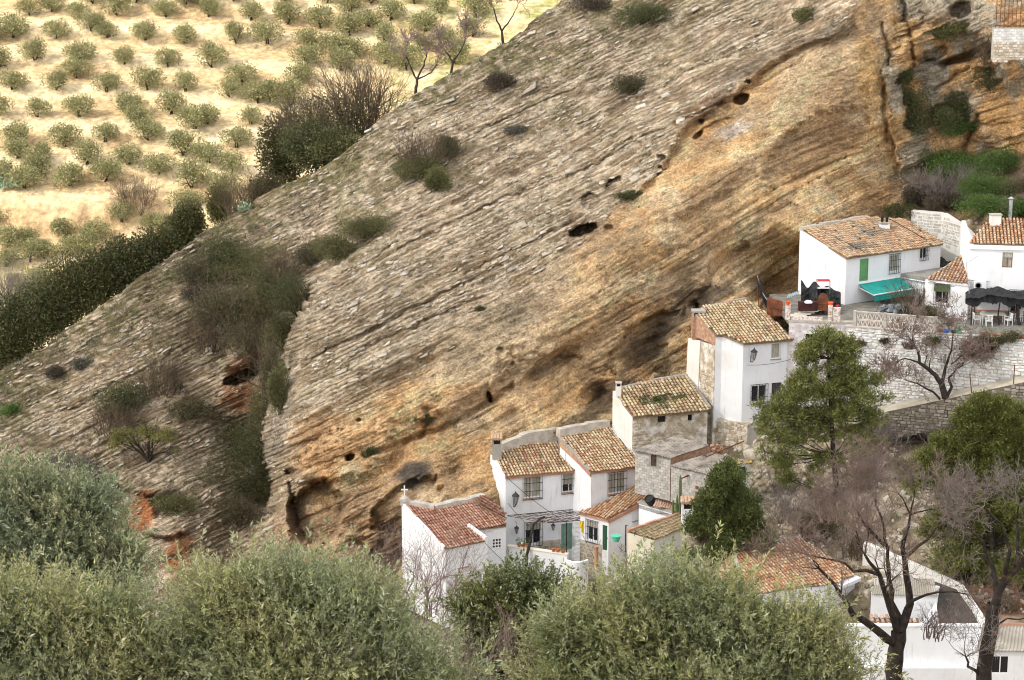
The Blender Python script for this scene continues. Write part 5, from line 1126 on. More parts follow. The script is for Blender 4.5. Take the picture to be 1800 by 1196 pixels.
for j in range(ny+1):
    for i in range(nx+1): f = i/nx; g = j/ny; mb.v.append(PZ(1622+50*f, 466+6*f-4*g*2, za)+UP*(.05+.75*math.sin(math.pi*g)*(.4+.5*math.sin(f*7)**2)*(1-.2*f)+rr.uniform(-.08, .08)))
mb.f = [(j*(nx+1)+i, j*(nx+1)+i+1, (j+1)*(nx+1)+i+1, (j+1)*(nx+1)+i) for j in range(ny) for i in range(nx)]; mb.build('netting', M['net'], bn)
# retaining wall behind
HN = thing('retaining_wall', P(1650, 440, 186), 'pale grey retaining wall curving down the slope behind the upper houses', 'wall')
NP = [P(1602, 370, 187.5), P(1656, 375, 186), P(1688, 396, 183.5), P(1712, 418, 180.5)]
for a, b in zip(NP[:-1], NP[1:]):
    W_ = Wall(a, b); wall_mesh(W_, zt+1, thick=.5).build('wall', M['whitewarm'], HN)
WN = Wall(NP[0], NP[1]); WN2 = Wall(NP[1], NP[2])
for w_, sd in ((WN, 61), (WN2, 62)): stone_pack(w_, 0, w_.L, zt+3, lambda a, w_=w_: w_.topz(a)-.05, .5, .26, sd, 'stone', [(.52, .50, .46), (.58, .56, .52), (.46, .43, .38)], HN, 130, .04)
HOUSE_CTRL += [(1602, 368, 188.3), (1656, 373, 186.8), (1688, 392, 184.4), (1712, 410, 182), (1760, 384, 181.5), (1840, 384, 181.5), (1625, 395, 189), (1655, 420, 187.5), (1690, 432, 185.5), (1640, 450, 186)]
# ---- I: small annex and right white house
i0 = P(1632, 491, 173.6); i1 = PZ(1703, 498, i0.z); plI2 = Plane(i0, i1, 22); WI2 = Wall(i0, i1)
HI2 = thing('white_annex', P(1660, 550, 173), 'small white annex with a steep rough tile roof and a green roller blind', 'annex')
hi = WI2.rect(1644, 501, 1667, 534); wall_mesh(WI2, zt-.1, (hi,)).build('wall', M['white'], HI2); cornice(HI2, WI2, 'white', .18, .12)
tile_roof(HI2, plI2, low(plI2, [(1631, 490), (1704, 498), (1708, 446), (1693, 448)], (0, 1), .1), PAL_ROSE+PAL_ORANGE[:3], seed=61, pitch_a=.26, exp=.33, sag=.12)
side(HI2, plI2.hit(1693, 449), i0, zt, 'white', drop=.1)
w_ = window(HI2, WI2, hi, fill='pane', grille=True, sill=None, mull=1); g_ = MB(); a, b, c, d = hi; g_.prism([WI2.pt(a-.05, d-.5, .28), WI2.pt(b+.05, d-.5, .28), WI2.pt(b+.05, d-.5, .24), WI2.pt(a-.05, d-.5, .24)], [WI2.pt(a-.05, d+.03, .10), WI2.pt(b+.05, d+.03, .10), WI2.pt(b+.05, d+.03, .06), WI2.pt(a-.05, d+.03, .06)]); g_.build('roller_blind', mat('olive_blind', (.06, .08, .035), .8, .2, 6, 0), w_)
I0 = P(1705, 431, 172.6); I1 = PZ(1850, 435, I0.z); plI = Plane(I0, I1, 17); WI = Wall(I0, I1)
HI = thing('white_house', P(1705, 560, 172.6), 'right-hand white house with orange tile roof and a brown framed window', 'house', 'white houses under the rock')
ha = WI.rect(1762, 444, 1780, 471), WI.rect(1776, 512, 1796, 551); wall_mesh(WI, zt-.1, ha).build('wall', M['white'], HI)
tile_roof(HI, plI, low(plI, [(1703, 426), (1852, 431), (1850, 388), (1738, 388)], (0, 1), .12), PAL_ORANGE, seed=71, pitch_a=.27, exp=.38); LI = plI.hit(1738, 388)
side(HI, Vector((I0.x, LI.y, LI.z)), I0, zt, 'white'); cornice(HI, WI, 'white', .26, .14)
window(HI, WI, ha[0], frame='brownwood', shut=.35, sill=None); window(HI, WI, ha[1], fill='pane', grille=True, sill='brickred')
MB().prism(*wbox(WI, .05, WI.L, zt, zt+.62, .003, .04)).build('dado', M['rubble'], HI); MB().prism(*wbox(WI, .0, WI.L, zt+.62, zt+.72, .003, .06)).build('dado_rail', M['terracotta'], HI)
stone_pack(W2_shift(WI, .045), .1, WI.L, zt, zt+.6, .4, .22, 77, 'stone', [(.26, .18, .11), (.34, .24, .15), (.22, .16, .11)], HI, 60, .03)
ctrl_back(plI.hit(1738, 388), plI.hit(1850, 388), off=1.2)
cq = plI.hit(1749, 396); MB().box(cq+UP*.35, .85, .6, .95).build('chimney', M['whitewarm'], HI, bevel=.05)
MB().box(cq+UP*.86, .95, .7, .08).build('chimney_cap', M['mortar'], HI)
fp = thing('flue_pipe', P(1775, 388, 180), 'tall galvanised metal flue pipe with a cap behind the right-hand roof', 'pipe'); fq = P(1775, 392, 180); MB().tube(fq-UP*.8, fq+UP*1.9, .15, n=12).build('pipe', M['zinc'], fp); MB().lathe(fq+UP*1.98, [(.26, 0), (.05, .16)], 10).tube(fq+UP*1.88, fq+UP*2.0, .03, n=4).build('cowl', M['zinc'], fp)
ac = thing('air_conditioner', WI.pt(*WI.hit(1720, 500)), 'white outdoor air conditioning unit on the wall above the black shade netting', 'air conditioner')
c = WI.pt(*WI.hit(1722, 500), .30); MB().box(c, .92, .34, .64).build('casing', M['whiteplastic'], ac, bevel=.03)
k = MB(); fc = c+Vector((-.16, -.175, 0)); [k.lathe(fc, [(r_-.012, -.004), (r_+.012, -.004), (r_+.012, .012), (r_-.012, .012)], 20, Z=Vector((0, -1, 0))) for r_ in (.25, .18, .11)]; [k.tube(fc, fc+Vector((math.cos(t_)*.25, -.01, math.sin(t_)*.25)), .008, n=4) for t_ in np.arange(0, 6.28, .785)]
k.build('fan_grille', M['zinc'], ac); MB().lathe(fc+Vector((0, .004, 0)), [(.25, 0), (.25, .003)], 20, Z=Vector((0, -1, 0))).build('fan_opening', M['blackplastic'], ac)
# shade netting on poles
sn = thing('shade_netting', P(1760, 560, 171), 'black shade netting sagging over poles in front of the right-hand house', 'netting'); mb = MB(); rr = random.Random(9); nx, ny = 46, 10
for j in range(ny+1):
    for i in range(nx+1):
        f = i/nx; g = j/ny; px = 1697+150*f; q = P(px, 524-12*g*(1-.3*f)-7*math.sin(math.pi*min(1, f*1.7))-3*f, 170.0+2.1*g); mb.v.append(q+UP*(-.42*math.exp(-((f-.12-.25*round((f-.12)/.25))/.10)**2)*(1-g)*.6+rr.uniform(-.05, .05)+.1*math.sin(f*23+g*5)))
mb.f = [(j*(nx+1)+i, j*(nx+1)+i+1, (j+1)*(nx+1)+i+1, (j+1)*(nx+1)+i) for j in range(ny) for i in range(nx)]
N0 = len(mb.v); 
for i in range(nx+1): mb.v.append(mb.v[i]-UP*(.28+.38*abs(math.sin(i*.33))+rr.uniform(0, .12))-Vector((0, rr.uniform(-.1, .15), 0)))
mb.f += [(i, i+1, N0+i+1, N0+i) for i in range(nx)]
mb.build('netting', M['net'], sn, smooth=True)
for px, Y in ((1709, 170.2), (1714, 170.6), (1830, 170.2)): q = P(px, 527, Y); MB().tube(Vector((q.x, q.y, zt)), q, .05, n=6).build('pole', M['iron'], sn)
for k_, (px, lb) in enumerate(((1752, 'slender dark vine trunk rising beside the white table'), (1790, 'thick dark vine trunk right of the white table'))):
    v_ = thing('vine_trunk', Vector((P(px, 575, 170.3).x, 170.3, zt)), lb, 'vine', 'vine trunks under the netting'); b = P(px+(4 if k_ == 0 else 2), 577, 170.3); b.z = zt; tp = P(px+6 if k_ == 0 else px, 530, 170.3)
    MB().path([b, b.lerp(tp, .35)+Vector((-.12, 0, 0)), b.lerp(tp, .7)+Vector((-.05, .05, 0)), tp], .07 if k_ == 0 else .14, .04 if k_ == 0 else .10, 6).build('trunk', M['bark'], v_)
# table and chairs
tb = thing('garden_table', Vector((P(1745, 570, 170.8).x, 170.8, zt)), 'long white plastic garden table under the shade netting', 'table'); tc = Vector((P(1745, 570, 170.8).x, 170.9, zt)); MB().box(tc+UP*.74, 1.9, .85, .05).build('table_top', M['whiteplastic'], tb, bevel=.015)
for sx in (-1, 1):
    for sy in (-1, 1): MB().box(tc+Vector((sx*.85, sy*.34, .36)), .07, .07, .72).build('leg', M['whiteplastic'], tb)
def pchair(px, Y, rz, lb):
    q = P(px, 575, Y); q.z = zt; t = thing('garden_chair', q, lb, 'chair', 'white plastic garden chairs'); R = Matrix.Rotation(rz, 3, 'Z'); X, Y_ = R @ Vector((1, 0, 0)), R @ Vector((0, 1, 0))
    MB().box(q+UP*.43, .5, .48, .04, X, Y_).build('seat', M['whiteplastic'], t)
    k = MB(); [k.box(q+Y_*.24+X*x+UP*.68, .05, .03, .42, X, Y_) for x in (-.2, -.1, 0, .1, .2)]; k.box(q+Y_*.25+UP*.9, .5, .04, .07, X, Y_); k.build('backrest', M['whiteplastic'], t)
    for sx in (-1, 1):
        MB().box(q+X*sx*.25+UP*.64, .05, .42, .04, X, Y_).build('armrest', M['whiteplastic'], t)
        for sy in (-1, 1): MB().box(q+X*sx*.23+Y_*sy*.21+UP*(.31 if sy < 0 else .21), .045, .045, .62 if sy < 0 else .42, X, Y_).build('leg', M['whiteplastic'], t)
pchair(1716, 170.6, 1.7, 'white plastic chair at the left end of the white table'); pchair(1772, 170.3, -1.2, 'white plastic chair at the right end of the white table'); pchair(1738, 170.0, 3.1, 'white plastic chair in front of the white table'); pchair(1790, 171.4, -.6, 'white plastic chair behind the thick vine trunk')
# pots and plants along the terrace edge
GP2 = [(.08, .14, .04), (.12, .18, .05), (.16, .20, .07)]; WJ = Wall(J0, J1); rr = random.Random(12)
plist = [(1652, .2, 'terrapot', .5, 'terracotta pot with a wide leafy plant beside the balustrade end'), (1662, .22, 'blue', .0, 'blue plastic basin on the terrace edge near the balustrade end'), (1675, .2, 'blackplastic', .7, 'black pot with a tall yellowish plant on the terrace edge'), (1684, .2, 'turq', .3, 'small turquoise pot with a low plant on the terrace edge'),
         (1695, .2, 'whiteplastic', .4, 'white pot on the terrace edge left of the netting poles'), (1727, .18, 'terrapot', .5, 'terracotta pot in front of the left white chair'), (1737, .18, 'terrapot', .4, 'terracotta pot with green shoots in front of the white table'), (1747, .2, 'terrapot', .45, 'terracotta pot at the foot of the slender vine trunk'),
         (1763, .22, 'terrapot', .35, 'wide terracotta pot right of the slender vine trunk'), (1777, .2, 'blackplastic', .4, 'dark pot below the right white chair'), (1786, .18, 'orange', .0, 'small orange pot beside the thick vine trunk'), (1797, .2, 'terrapot', .6, 'terracotta pot with a dark bush at the right edge of the terrace')]
for px, r, mt, pl_, lb in plist:
    a, _ = WJ.hit(px, 585); pot(WJ.pt(a, zt+.0, -.35), r, .3, mt, lb, (pl_, GP2) if pl_ else None, group='pots on the upper terrace')
# balustrade of ornamental blocks
HBa = thing('balustrade', WJ.pt(WJ.hit(1570, 570)[0], J0.z), 'terrace balustrade of pierced triangular concrete blocks', 'balustrade')
s0_, s1_ = WJ.hit(1504, 570)[0], WJ.hit(1642, 570)[0]; ztop = WJ.hit(1570, 552)[1]-.12; zbot = zt+.06; nb_ = 17; bw_ = (s1_-s0_)/nb_; bh_ = (ztop-zbot)/2
om = MB(); 
def bar(p, q, w): d = (q-p).normalized(); n2 = Vector((-d.z, 0, d.x)); om.prism([p-n2*w/2+Vector((0, -.06, 0)), q-n2*w/2+Vector((0, -.06, 0)), q+n2*w/2+Vector((0, -.06, 0)), p+n2*w/2+Vector((0, -.06, 0))], [p-n2*w/2+Vector((0, .06, 0)), q-n2*w/2+Vector((0, .06, 0)), q+n2*w/2+Vector((0, .06, 0)), p+n2*w/2+Vector((0, .06, 0))])
hw, hh_ = bw_/2*.98, bh_/2*.98
for p, q in (((-hw, hh_-.03), (hw, hh_-.03)), ((-hw, -hh_+.03), (hw, -hh_+.03)), ((-hw+.03, hh_-.06), (0, -hh_+.06)), ((hw-.03, hh_-.06), (0, -hh_+.06))): bar(Vector((p[0], 0, p[1])), Vector((q[0], 0, q[1])), .045)
ome = bpy.data.meshes.new('ornamental_block'); ome.from_pydata([tuple(v) for v in om.v], [], om.f); ome.materials.append(mat('balustrade_block', (.70, .62, .55), .95, .1, 4, .2, 12))
RJ = Matrix.Rotation(math.atan2(WJ.e.y, WJ.e.x), 4, 'Z')
for r_ in range(2):
    for i in range(nb_):
        o = bpy.data.objects.new('ornamental_block', ome); COL.objects.link(o); o.parent = HBa
        o.matrix_basis = Matrix.Translation(WJ.pt(s0_+(i+.5)*bw_, zbot+(r_+.5)*bh_, -.12)-ORG[HBa.name]) @ RJ
MB().prism(*wbox(WJ, s0_-.1, s1_+.1, ztop+.003, ztop+.10, -.22, -.02)).build('coping', M['mortar'], HBa)
for s_ in (s0_-.2, s0_+6*bw_, s1_+.02): MB().prism(*wbox(WJ, s_, s_+.22, zt, ztop+.12, -.25, -.0)).build('pillar', M['mortar'], HBa)
# ---- J: white painted stone retaining wall, path and the dark wall below it
HJ = thing('stone_retaining_wall', P(1640, 690, 171.5), 'long whitewashed stone retaining wall below the upper terrace', 'wall')
zj = lambda a: WJ.hit(1560, 712)[1]+(WJ.hit(1800, 660)[1]-WJ.hit(1560, 712)[1])*(a-WJ.hit(1560, 712)[0])/(WJ.hit(1800, 660)[0]-WJ.hit(1560, 712)[0])
wall_mesh(WJ, lambda a: min(zj(a), J0.z-1.5)-.4, thick=.6, drop=.0).build('wall', mat('grimy_whitewash', (.58, .56, .51), .95, .15, 2, .5, 7), HJ)
stone_pack(WJ, .1, WJ.L, lambda a: zj(a)-.1, J0.z-.04, .46, .22, 91, 'stone', [(.74, .74, .73), (.78, .78, .78), (.68, .67, .64), (.74, .74, .74), (.76, .76, .75), (.62, .59, .54)], HJ, 290, .09, .5)
MB().prism(*wbox(WJ, -.1, WJ.L, J0.z+.003, J0.z+.09, -.55, .05)).build('coping', M['mortar'], HJ)
pp = [WJ.pt(WJ.hit(px, 690)[0], zj(WJ.hit(px, 690)[0])+.02, .12) for px in (1490, 1560, 1640, 1720, 1800, 1860)]; ofs = WJ.n*2.0
mb = MB(); mb.v = pp+[p+ofs-UP*.05 for p in pp]+[p+ofs-UP*.5 for p in pp]; n_ = len(pp); mb.f = [(i, i+1, n_+i+1, n_+i) for i in range(n_-1)]+[(n_+i, n_+i+1, 2*n_+i+1, 2*n_+i) for i in range(n_-1)]
mb.build('path', M['pathm'], None, kind='structure')
HK = thing('dry_stone_wall', pp[3]+ofs-UP*1.5, 'dark dry stone wall holding up the sloping path', 'wall')
WK = Wall(pp[1]+ofs*1.02-UP*.08, pp[5]+ofs*1.02-UP*.08); WK_ = WK
zk = lambda a: WK.topz(a)-2.3
wall_mesh(WK, zk, thick=.5).build('wall', M['mortar'], HK); HK.children[0].data.materials[0] = mat('dark_mortar', (.15, .125, .095), .95, .2, 2, .4, 8)
stone_pack(WK, .05, WK.L, zk, lambda a: WK.topz(a)-.02, .38, .20, 93, 'stone', [(.24, .21, .17), (.30, .26, .21), (.19, .165, .135), (.34, .31, .27)], HK, 290, .09, .4)
for px, lb in ((1781, 'thin rusty post beside the sloping path near the right edge'), (1708, 'thin leaning rusty post on the outer side of the sloping path')):
    a = WK.hit(px, 680)[0]; q = WK.pt(a, WK.topz(a), -.15); t = thing('path_post', q, lb, 'post'); MB().tube(q, q+UP*1.5+Vector((-.2 if px < 1750 else 0, 0, 0)), .04, n=6).build('post', M['rust'], t)
rl = thing('railing', P(1500, 745, 168.5), 'low black iron railing at the bottom of the sloping path behind the pine', 'railing'); ra, rb_ = P(1486, 735, 168.8), P(1530, 722, 169.6); k = MB(); k.tube(ra+UP*.4, rb_+UP*.4, .03, n=5).tube(ra-UP*.4, rb_-UP*.4, .025, n=5)
[k.tube(ra.lerp(rb_, i/14)-UP*.5, ra.lerp(rb_, i/14)+UP*.4, .015, n=4) for i in range(15)]; k.build('bars', M['iron'], rl)

# ---- things stored on the terrace of G
rr = random.Random(15); jy = 173.6
jt = thing('black_tarpaulin', P(1440, 540, 174.5), 'black tarpaulin draped over stored junk against the side of the upper white house', 'tarpaulin'); mb = MB(); nx, ny = 22, 10
for j in range(ny+1):
    for i in range(nx+1): f = i/nx; g = j/ny; top = 492+16*math.sin(f*9)**2*(1-f)+22*abs(f-.25)*f+6*f; mb.v.append(P(1408+70*f, 552+(top-552)*g, 173.7+2.4*g+rr.uniform(-.18, .18)))
mb.f = [(j*(nx+1)+i, j*(nx+1)+i+1, (j+1)*(nx+1)+i+1, (j+1)*(nx+1)+i) for j in range(ny) for i in range(nx)]; mb.build('tarpaulin', M['blackplastic'], jt)
rs = thing('rusty_sheet', P(1447, 548, 173), 'rounded rusty metal sheet leaning among the black junk', 'metal sheet'); Wr = Wall(P(1437, 520, 173.1), P(1457, 520, 173.1)); mb = MB(); ring = [(0, 545), (0, 528), (4, 519), (10, 515), (16, 518), (20, 528), (20, 548)]
mb.prism([P(1437+a, b, 173.1) for a, b in ring], [P(1437+a, b, 173.1)+Vector((0, .05, 0)) for a, b in ring]).build('sheet', M['rust'], rs); MB().tube(P(1437, 534, 173.05), P(1457, 534, 173.05), .03, n=5).build('stiffener', M['rust'], rs)
rk2 = thing('wire_shelf', P(1450, 512, 175.5), 'wire rack with a red tray and bowls standing on top of the black tarpaulin', 'rack'); k = MB(); c0, c1_ = P(1436, 510, 175.6), P(1459, 510, 175.6)
for c_ in (c0, c1_):
    for dy in (0, .5): k.tube(c_+Vector((0, dy, -.5)), c_+Vector((0, dy, .75)), .02, n=4)
for h_ in (-.3, .1, .7): k.tube(c0+UP*h_, c1_+UP*h_, .02, n=4).tube(c0+UP*h_+Vector((0, .5, 0)), c1_+UP*h_+Vector((0, .5, 0)), .02, n=4).tube(c0+UP*h_, c0+UP*h_+Vector((0, .5, 0)), .02, n=4).tube(c1_+UP*h_, c1_+UP*h_+Vector((0, .5, 0)), .02, n=4)
k.build('frame', M['zinc'], rk2); MB().box((c0+c1_)/2+Vector((0, .25, .74)), .95, .55, .06).build('top_tray', M['red'], rk2); MB().box((c0+c1_)/2+Vector((0, .25, .12)), .95, .5, .04).build('shelf', M['whiteplastic'], rk2)
hm = thing('shade_cloth', P(1340, 500, 174), 'dark hanging shade cloth strung from a pole beside the rock above the tiled roof', 'cloth'); mb = MB()
for i in range(15):
    f = i/14; px = 1331+44*f; py = 486+62*(1-(1-f)**1.8); w = 5+13*math.sin(math.pi*f); mb.v += [P(px, py-w*.2, 176.5), P(px-2, py+w, 176.2)]
mb.f = [(2*i, 2*i+2, 2*i+3, 2*i+1) for i in range(14)]; mb.build('cloth', M['net'], hm)
MB().path([P(1331, 485, 176.5), P(1338, 512, 176.4), P(1350, 530, 176.3), P(1366, 545, 176.2)], .04, .04, 5).build('rope', M['mortar'], hm)
MB().tube(P(1331, 483, 176.6), P(1334, 540, 176.8), .05, n=6).build('pole', M['rust'], hm)
rsh = thing('metal_sheet', P(1360, 535, 175.5), 'large rust-red metal panel standing behind the tiled roof of the tall house', 'metal sheet'); MB().prism([P(1348, 523, 175.6), P(1376, 530, 175.0), P(1376, 556, 175.0), P(1348, 556, 175.6)], [P(1348, 523, 175.6)+Vector((0, .06, 0)), P(1376, 530, 175)+Vector((0, .06, 0)), P(1376, 556, 175)+Vector((0, .06, 0)), P(1348, 556, 175.6)+Vector((0, .06, 0))]).build('panel', M['rust'], rsh)
MB().tube(P(1348, 540, 175.55), P(1376, 545, 174.95), .03, n=4).build('rail', M['rust'], rsh)
cs = thing('clear_corrugated_sheet', P(1395, 525, 174), 'small pale corrugated plastic sheet lying on the junk left of the tarpaulin', 'sheet'); mb = MB(); p0 = P(1383, 524, 173.8); p1 = P(1404, 517, 174.2)
for i in range(25): f = i/24; q = p0.lerp(p1, f)+UP*.05*math.cos(f*6*2*math.pi); mb.v += [q, q+Vector((.2, .5, .18))]
mb.f = [(2*i, 2*i+2, 2*i+3, 2*i+1) for i in range(24)]; mb.build('sheet', mat('pale_blue_plastic', (.40, .48, .50), .4, .1, 4, 0), cs)
dbx = thing('timber_pile', P(1420, 555, 172.7), 'pile of pale boards lying along the open terrace top', 'boards')
for i in range(5): MB().box(P(1400+i*7, 555-i*2.2, 172.8+.25*i), 1.6, .18, .05, Vector((1, .05*i, 0)).normalized()).build('board', M['yellowwall'], dbx)
stv = thing('stored_box', P(1415, 540, 173), 'dark box with a white dish on it in the middle of the junk', 'box'); MB().box(P(1420, 538, 173.3), 1.5, .5, .7).build('box', mat('maroon_box', (.06, .02, .02), .7, .2, 3, 0), stv); MB().lathe(P(1421, 533, 173.0), [(.3, 0), (.33, .08), (.2, .2), (.05, .22)], 12).build('dish', M['whiteplastic'], stv)
pot(P(1385, 536, 171.5), .2, .28, 'orange', 'orange clay pot on the left brick pillar of the open terrace'); pot(P(1460, 537, 171.5), .2, .26, 'orange', 'bright orange-red pot on the middle brick pillar of the open terrace')
pot(P(1472, 541, 171.6), .15, .2, 'red', 'small red pot on the wider brick pillar of the open terrace')
gf = thing('stored_bags', P(1560, 550, 174), 'grey plastic bags and tools heaped under the teal awning', 'bags'); mb = MB()
for i in range(9):
    c = P(1545+i*4.5, 549-(i % 3)*5, 174+.2*(i % 2)); k0 = len(mb.v); mb.lathe(c, [(.14, -.26), (.26, -.18), (.30, -.02), (.17, .14), (.04, .2)], 7, Z=Vector((rr.uniform(-.9, .9), rr.uniform(-.4, .4), 1)).normalized())
    for q_ in range(k0, len(mb.v)): mb.v[q_] = mb.v[q_]+Vector((rr.uniform(-.09, .09), rr.uniform(-.09, .09), rr.uniform(-.07, .07)))
mb.build('bags', mat('grey_plastic', (.20, .215, .23), .5, .3, 3, .3, 8), gf)
k = MB(); [k.tube(P(1540+i*8, 549, 173.8), P(1548+i*10, 528, 174.6), .02, n=4) for i in range(5)]; k.build('tool_handles', M['darkwood'], gf)
gs = thing('garden_ornament', P(1693, 572, 170.6), 'pale wire obelisk standing among pots on the upper terrace', 'plant support'); q = P(1693, 573, 170.7); k = MB()
for t_ in range(4): an_ = t_*math.pi/2+.4; k.tube(q+Vector((math.cos(an_)*.2, math.sin(an_)*.2, 0)), q+UP*1.5, .015, n=4)
for h_ in (.3, .7, 1.1): [k.tube(q+Vector((math.cos(t_*1.5708+.4)*.2*(1-h_/1.5), math.sin(t_*1.5708+.4)*.2*(1-h_/1.5), h_)), q+Vector((math.cos(t_*1.5708+1.97)*.2*(1-h_/1.5), math.sin(t_*1.5708+1.97)*.2*(1-h_/1.5), h_)), .012, n=4) for t_ in range(4)]
k.build('frame', M['whitepaint'], gs)
an2 = thing('antenna', P(1703, 545, 171.2), 'tall television antenna mast in front of the right-hand white house', 'antenna'); q = P(1708, 560, 171.2); tq = P(1698, 458, 171.6); MB().tube(q, tq, .025, n=5).build('mast', M['zinc'], an2); k = MB(); a_, b_ = P(1688, 470, 171.4), P(1719, 450, 171.8); k.tube(a_, b_, .015, n=4); [k.tube(a_.lerp(b_, i/9)-Vector((.05, .25, 0)), a_.lerp(b_, i/9)+Vector((.05, .25, 0)), .01, n=4) for i in range(10)]; k.build('aerial', M['zinc'], an2)
# cross painted/fixed on the rock
cx = thing('rock_cross', P(711, 866, 168), 'small white cross on a cement base standing against the rock above the red-brown roof', 'cross'); q = P(711, 874, LA.y+.1); MB().box(q+UP*.5, .10, .08, .8).box(q+UP*.58, .5, .075, .10).build('cross', M['whitewarm'], cx); MB().lathe(q-UP*.1, [(.4, -.2), (.3, .05), (.12, .2)], 9).build('base', M['mortar'], cx)
# ---- O: wall and fence in the top right corner
HO = thing('stone_wall', P(1775, 100, 187), 'pale dry stone wall with white block top in the upper right corner', 'wall'); WO = Wall(P(1747, 50, 187), P(1850, 50, 187)); zO = WO.hit(1775, 104)[1]; zO2 = WO.hit(1775, 74)[1]
wall_mesh(WO, zO-.1, thick=.6).build('wall', M['mortar'], HO); stone_pack(WO, .02, WO.L, zO-.3, zO2, .34, .2, 95, 'stone', SC, HO, 160, .09); blocks(HO, WO, 0, WO.L, zO2, WO.A.z, (0, 0, 0, 0), 80, [(.62, .61, .58), (.66, .65, .62), (.58, .56, .53)])
HOUSE_CTRL += [(1747, 45, 189), (1800, 45, 189), (1775, 110, 188)]
fo = thing('metal_fence', WO.pt(1, WO.A.z), 'rusty metal bar fence on top of the wall in the upper right corner', 'fence')
for i in range(14): a_ = .2+i*.33; MB().tube(WO.pt(a_, WO.A.z, -.2), WO.pt(a_, WO.A.z+2.3, -.2), .035, n=4).build('fence_bar', M['rust'], fo)
for h_ in (.2, 1.2, 2.2): MB().tube(WO.pt(.1, WO.A.z+h_, -.17), WO.pt(4.6, WO.A.z+h_, -.17), .03, n=4).build('rail', M['rust'], fo)

# ================================================================ lower right
l0 = P(1290, 968, 151); l1 = PZ(1406, 947, l0.z); plL = Plane(l0, l1, 17)
HL = thing('hip_roof_house', P(1380, 1060, 148), 'house with a broad orange hipped tile roof half hidden by the olive tree', 'house')
polyL = [plL.hit(1303, 1046), plL.hit(1470, 1024), plL.hit(1504, 1009), l1, l0]; tile_roof(HL, plL, polyL, PAL_ORANGE, seed=81, pitch_a=.25, exp=.36, label='large front slope of orange tiles')
hb = polyL[0]; hl = PZ(1255, 1015, hb.z); plL2 = Plane(hl, hb, C=l0); tile_roof(HL, plL2, [hl, hb, l0], PAL_ORANGE, seed=82, pitch_a=.25, exp=.36, label='narrow left hip of orange tiles')
edge_bar(HL, [l0+UP*.1, hb+UP*.1], .3, .2, 'mortar', 'hip_cap', 4, .02); edge_bar(HL, [l0+UP*.12, l1+UP*.12], .3, .2, 'cement', 'ridge_cap', 4, .02)
lw = thing('_tmp', hb, 'x', 'x'); bpy.data.objects.remove(lw)
WL = Wall(hb, polyL[1]); wall_mesh(WL, hb.z-3.5, drop=.15).build('wall', M['white'], HL); side(HL, polyL[1], polyL[2], hb.z-3.5, 'white', drop=.1); side(HL, hl, hb, hb.z-3.5, 'white', drop=.15)
W_ = Wall(polyL[1], polyL[2]); MB().prism([polyL[1]-UP*.35, polyL[2]-UP*.35, polyL[2]-UP*.35+Vector((.3, -.5, 0)), polyL[1]-UP*.35+Vector((.3, -.5, 0))], [polyL[1]-UP*.1, polyL[2]-UP*.1, polyL[2]-UP*.1+Vector((.3, -.5, 0)), polyL[1]-UP*.1+Vector((.3, -.5, 0))]).build('fascia', M['white'], HL)
back = [l1, PZ(1440, 955, l0.z-2), polyL[2]]; MB().poly([l0, l1, l1-UP*4+Vector((0, 3, 0)), l0-UP*4+Vector((0, 3, 0))]).poly([l1, polyL[2], polyL[2]-UP*3+Vector((0, 1, 0)), l1-UP*4+Vector((0, 3, 0))]).build('rear_slope', M['terracotta'], HL)
# white outbuilding with grey roof
HU = thing('white_outbuilding', P(1590, 1100, 146), 'white outbuilding with a grey fibre cement roof behind the long white wall', 'outbuilding')
WU = Wall(P(1532, 1043, 146.4), P(1648, 1046, 146)); zU = WU.hit(1600, 1112)[1]; wall_mesh(WU, zU).build('wall', M['white'], HU); u0, u1 = WU.A, WU.B
plU = Plane(u0, u1, 12); corrugated(HU, plU, [u0-plU.s*.15, u1-plU.s*.15, plU.hit(1641, 1018), plU.hit(1540, 1016)], 'fibropale', seed=5)
k = MB()
for i in range(6): px = 1537+i*5; q = P(px, 1028, 147); k.tube(q, q+UP*.5, .03, n=4)
k.tube(P(1534, 1017, 147), P(1572, 1018, 147), .03, n=4); k.build('railing', M['whitepaint'], HU)
side(HU, P(1646, 1047, 146), P(1652, 1030, 149), zU, 'white')
mb = MB(); w0, w1_, w2_ = P(1616, 1102, 143.8), P(1651, 1102, 143.8), P(1646, 1063, 145.4); o_ = Vector((0, .25, 0)); mb.prism([w0, w1_, w2_], [w0+o_, w1_+o_, w2_+o_]).build('ramp_wall', M['white'], HU)
pt0, pt1 = P(1530, 1102, 143.6), P(1618, 1102, 143.6); plT = Plane(pt0, pt1, 18); tile_roof(HU, plT, [pt0, pt1, plT.hit(1612, 1087), plT.hit(1528, 1085)], PAL_ROSE, name='low_roof', seed=83, pitch_a=.36, exp=.4)
# yard wall
YP = [P(1520, 953, 152.8), P(1570, 975, 151.6), P(1614, 994, 150.6), P(1652, 1011, 149.8), P(1687, 1028, 149.0), P(1704, 1054, 147.4), P(1719, 1076, 146.0), P(1733, 1101, 144.2)]
HY = thing('yard_wall', YP[4]-UP*2, 'white yard wall with a broad top running diagonally down behind the bare trees, bending at the dark yard', 'wall'); mb = MB()
for k_, (a, b) in enumerate(zip(YP[:-1], YP[1:])):
    d = (b-a); sd = Vector((d.y, -d.x, 0)).normalized()*.26; dn = UP*(2.6 if k_ < 3 else 1.3); mb.prism([a-sd-dn, b-sd-dn, b+sd-dn, a+sd-dn], [a-sd, b-sd, b+sd, a+sd])
mb.build('wall', M['whitewarm'], HY)
MB().poly([P(1640, 1018, 150), P(1690, 1030, 149.3), P(1735, 1102, 144.6), P(1648, 1104, 144.6)]).build('yard', M['yardm'], None, kind='structure')
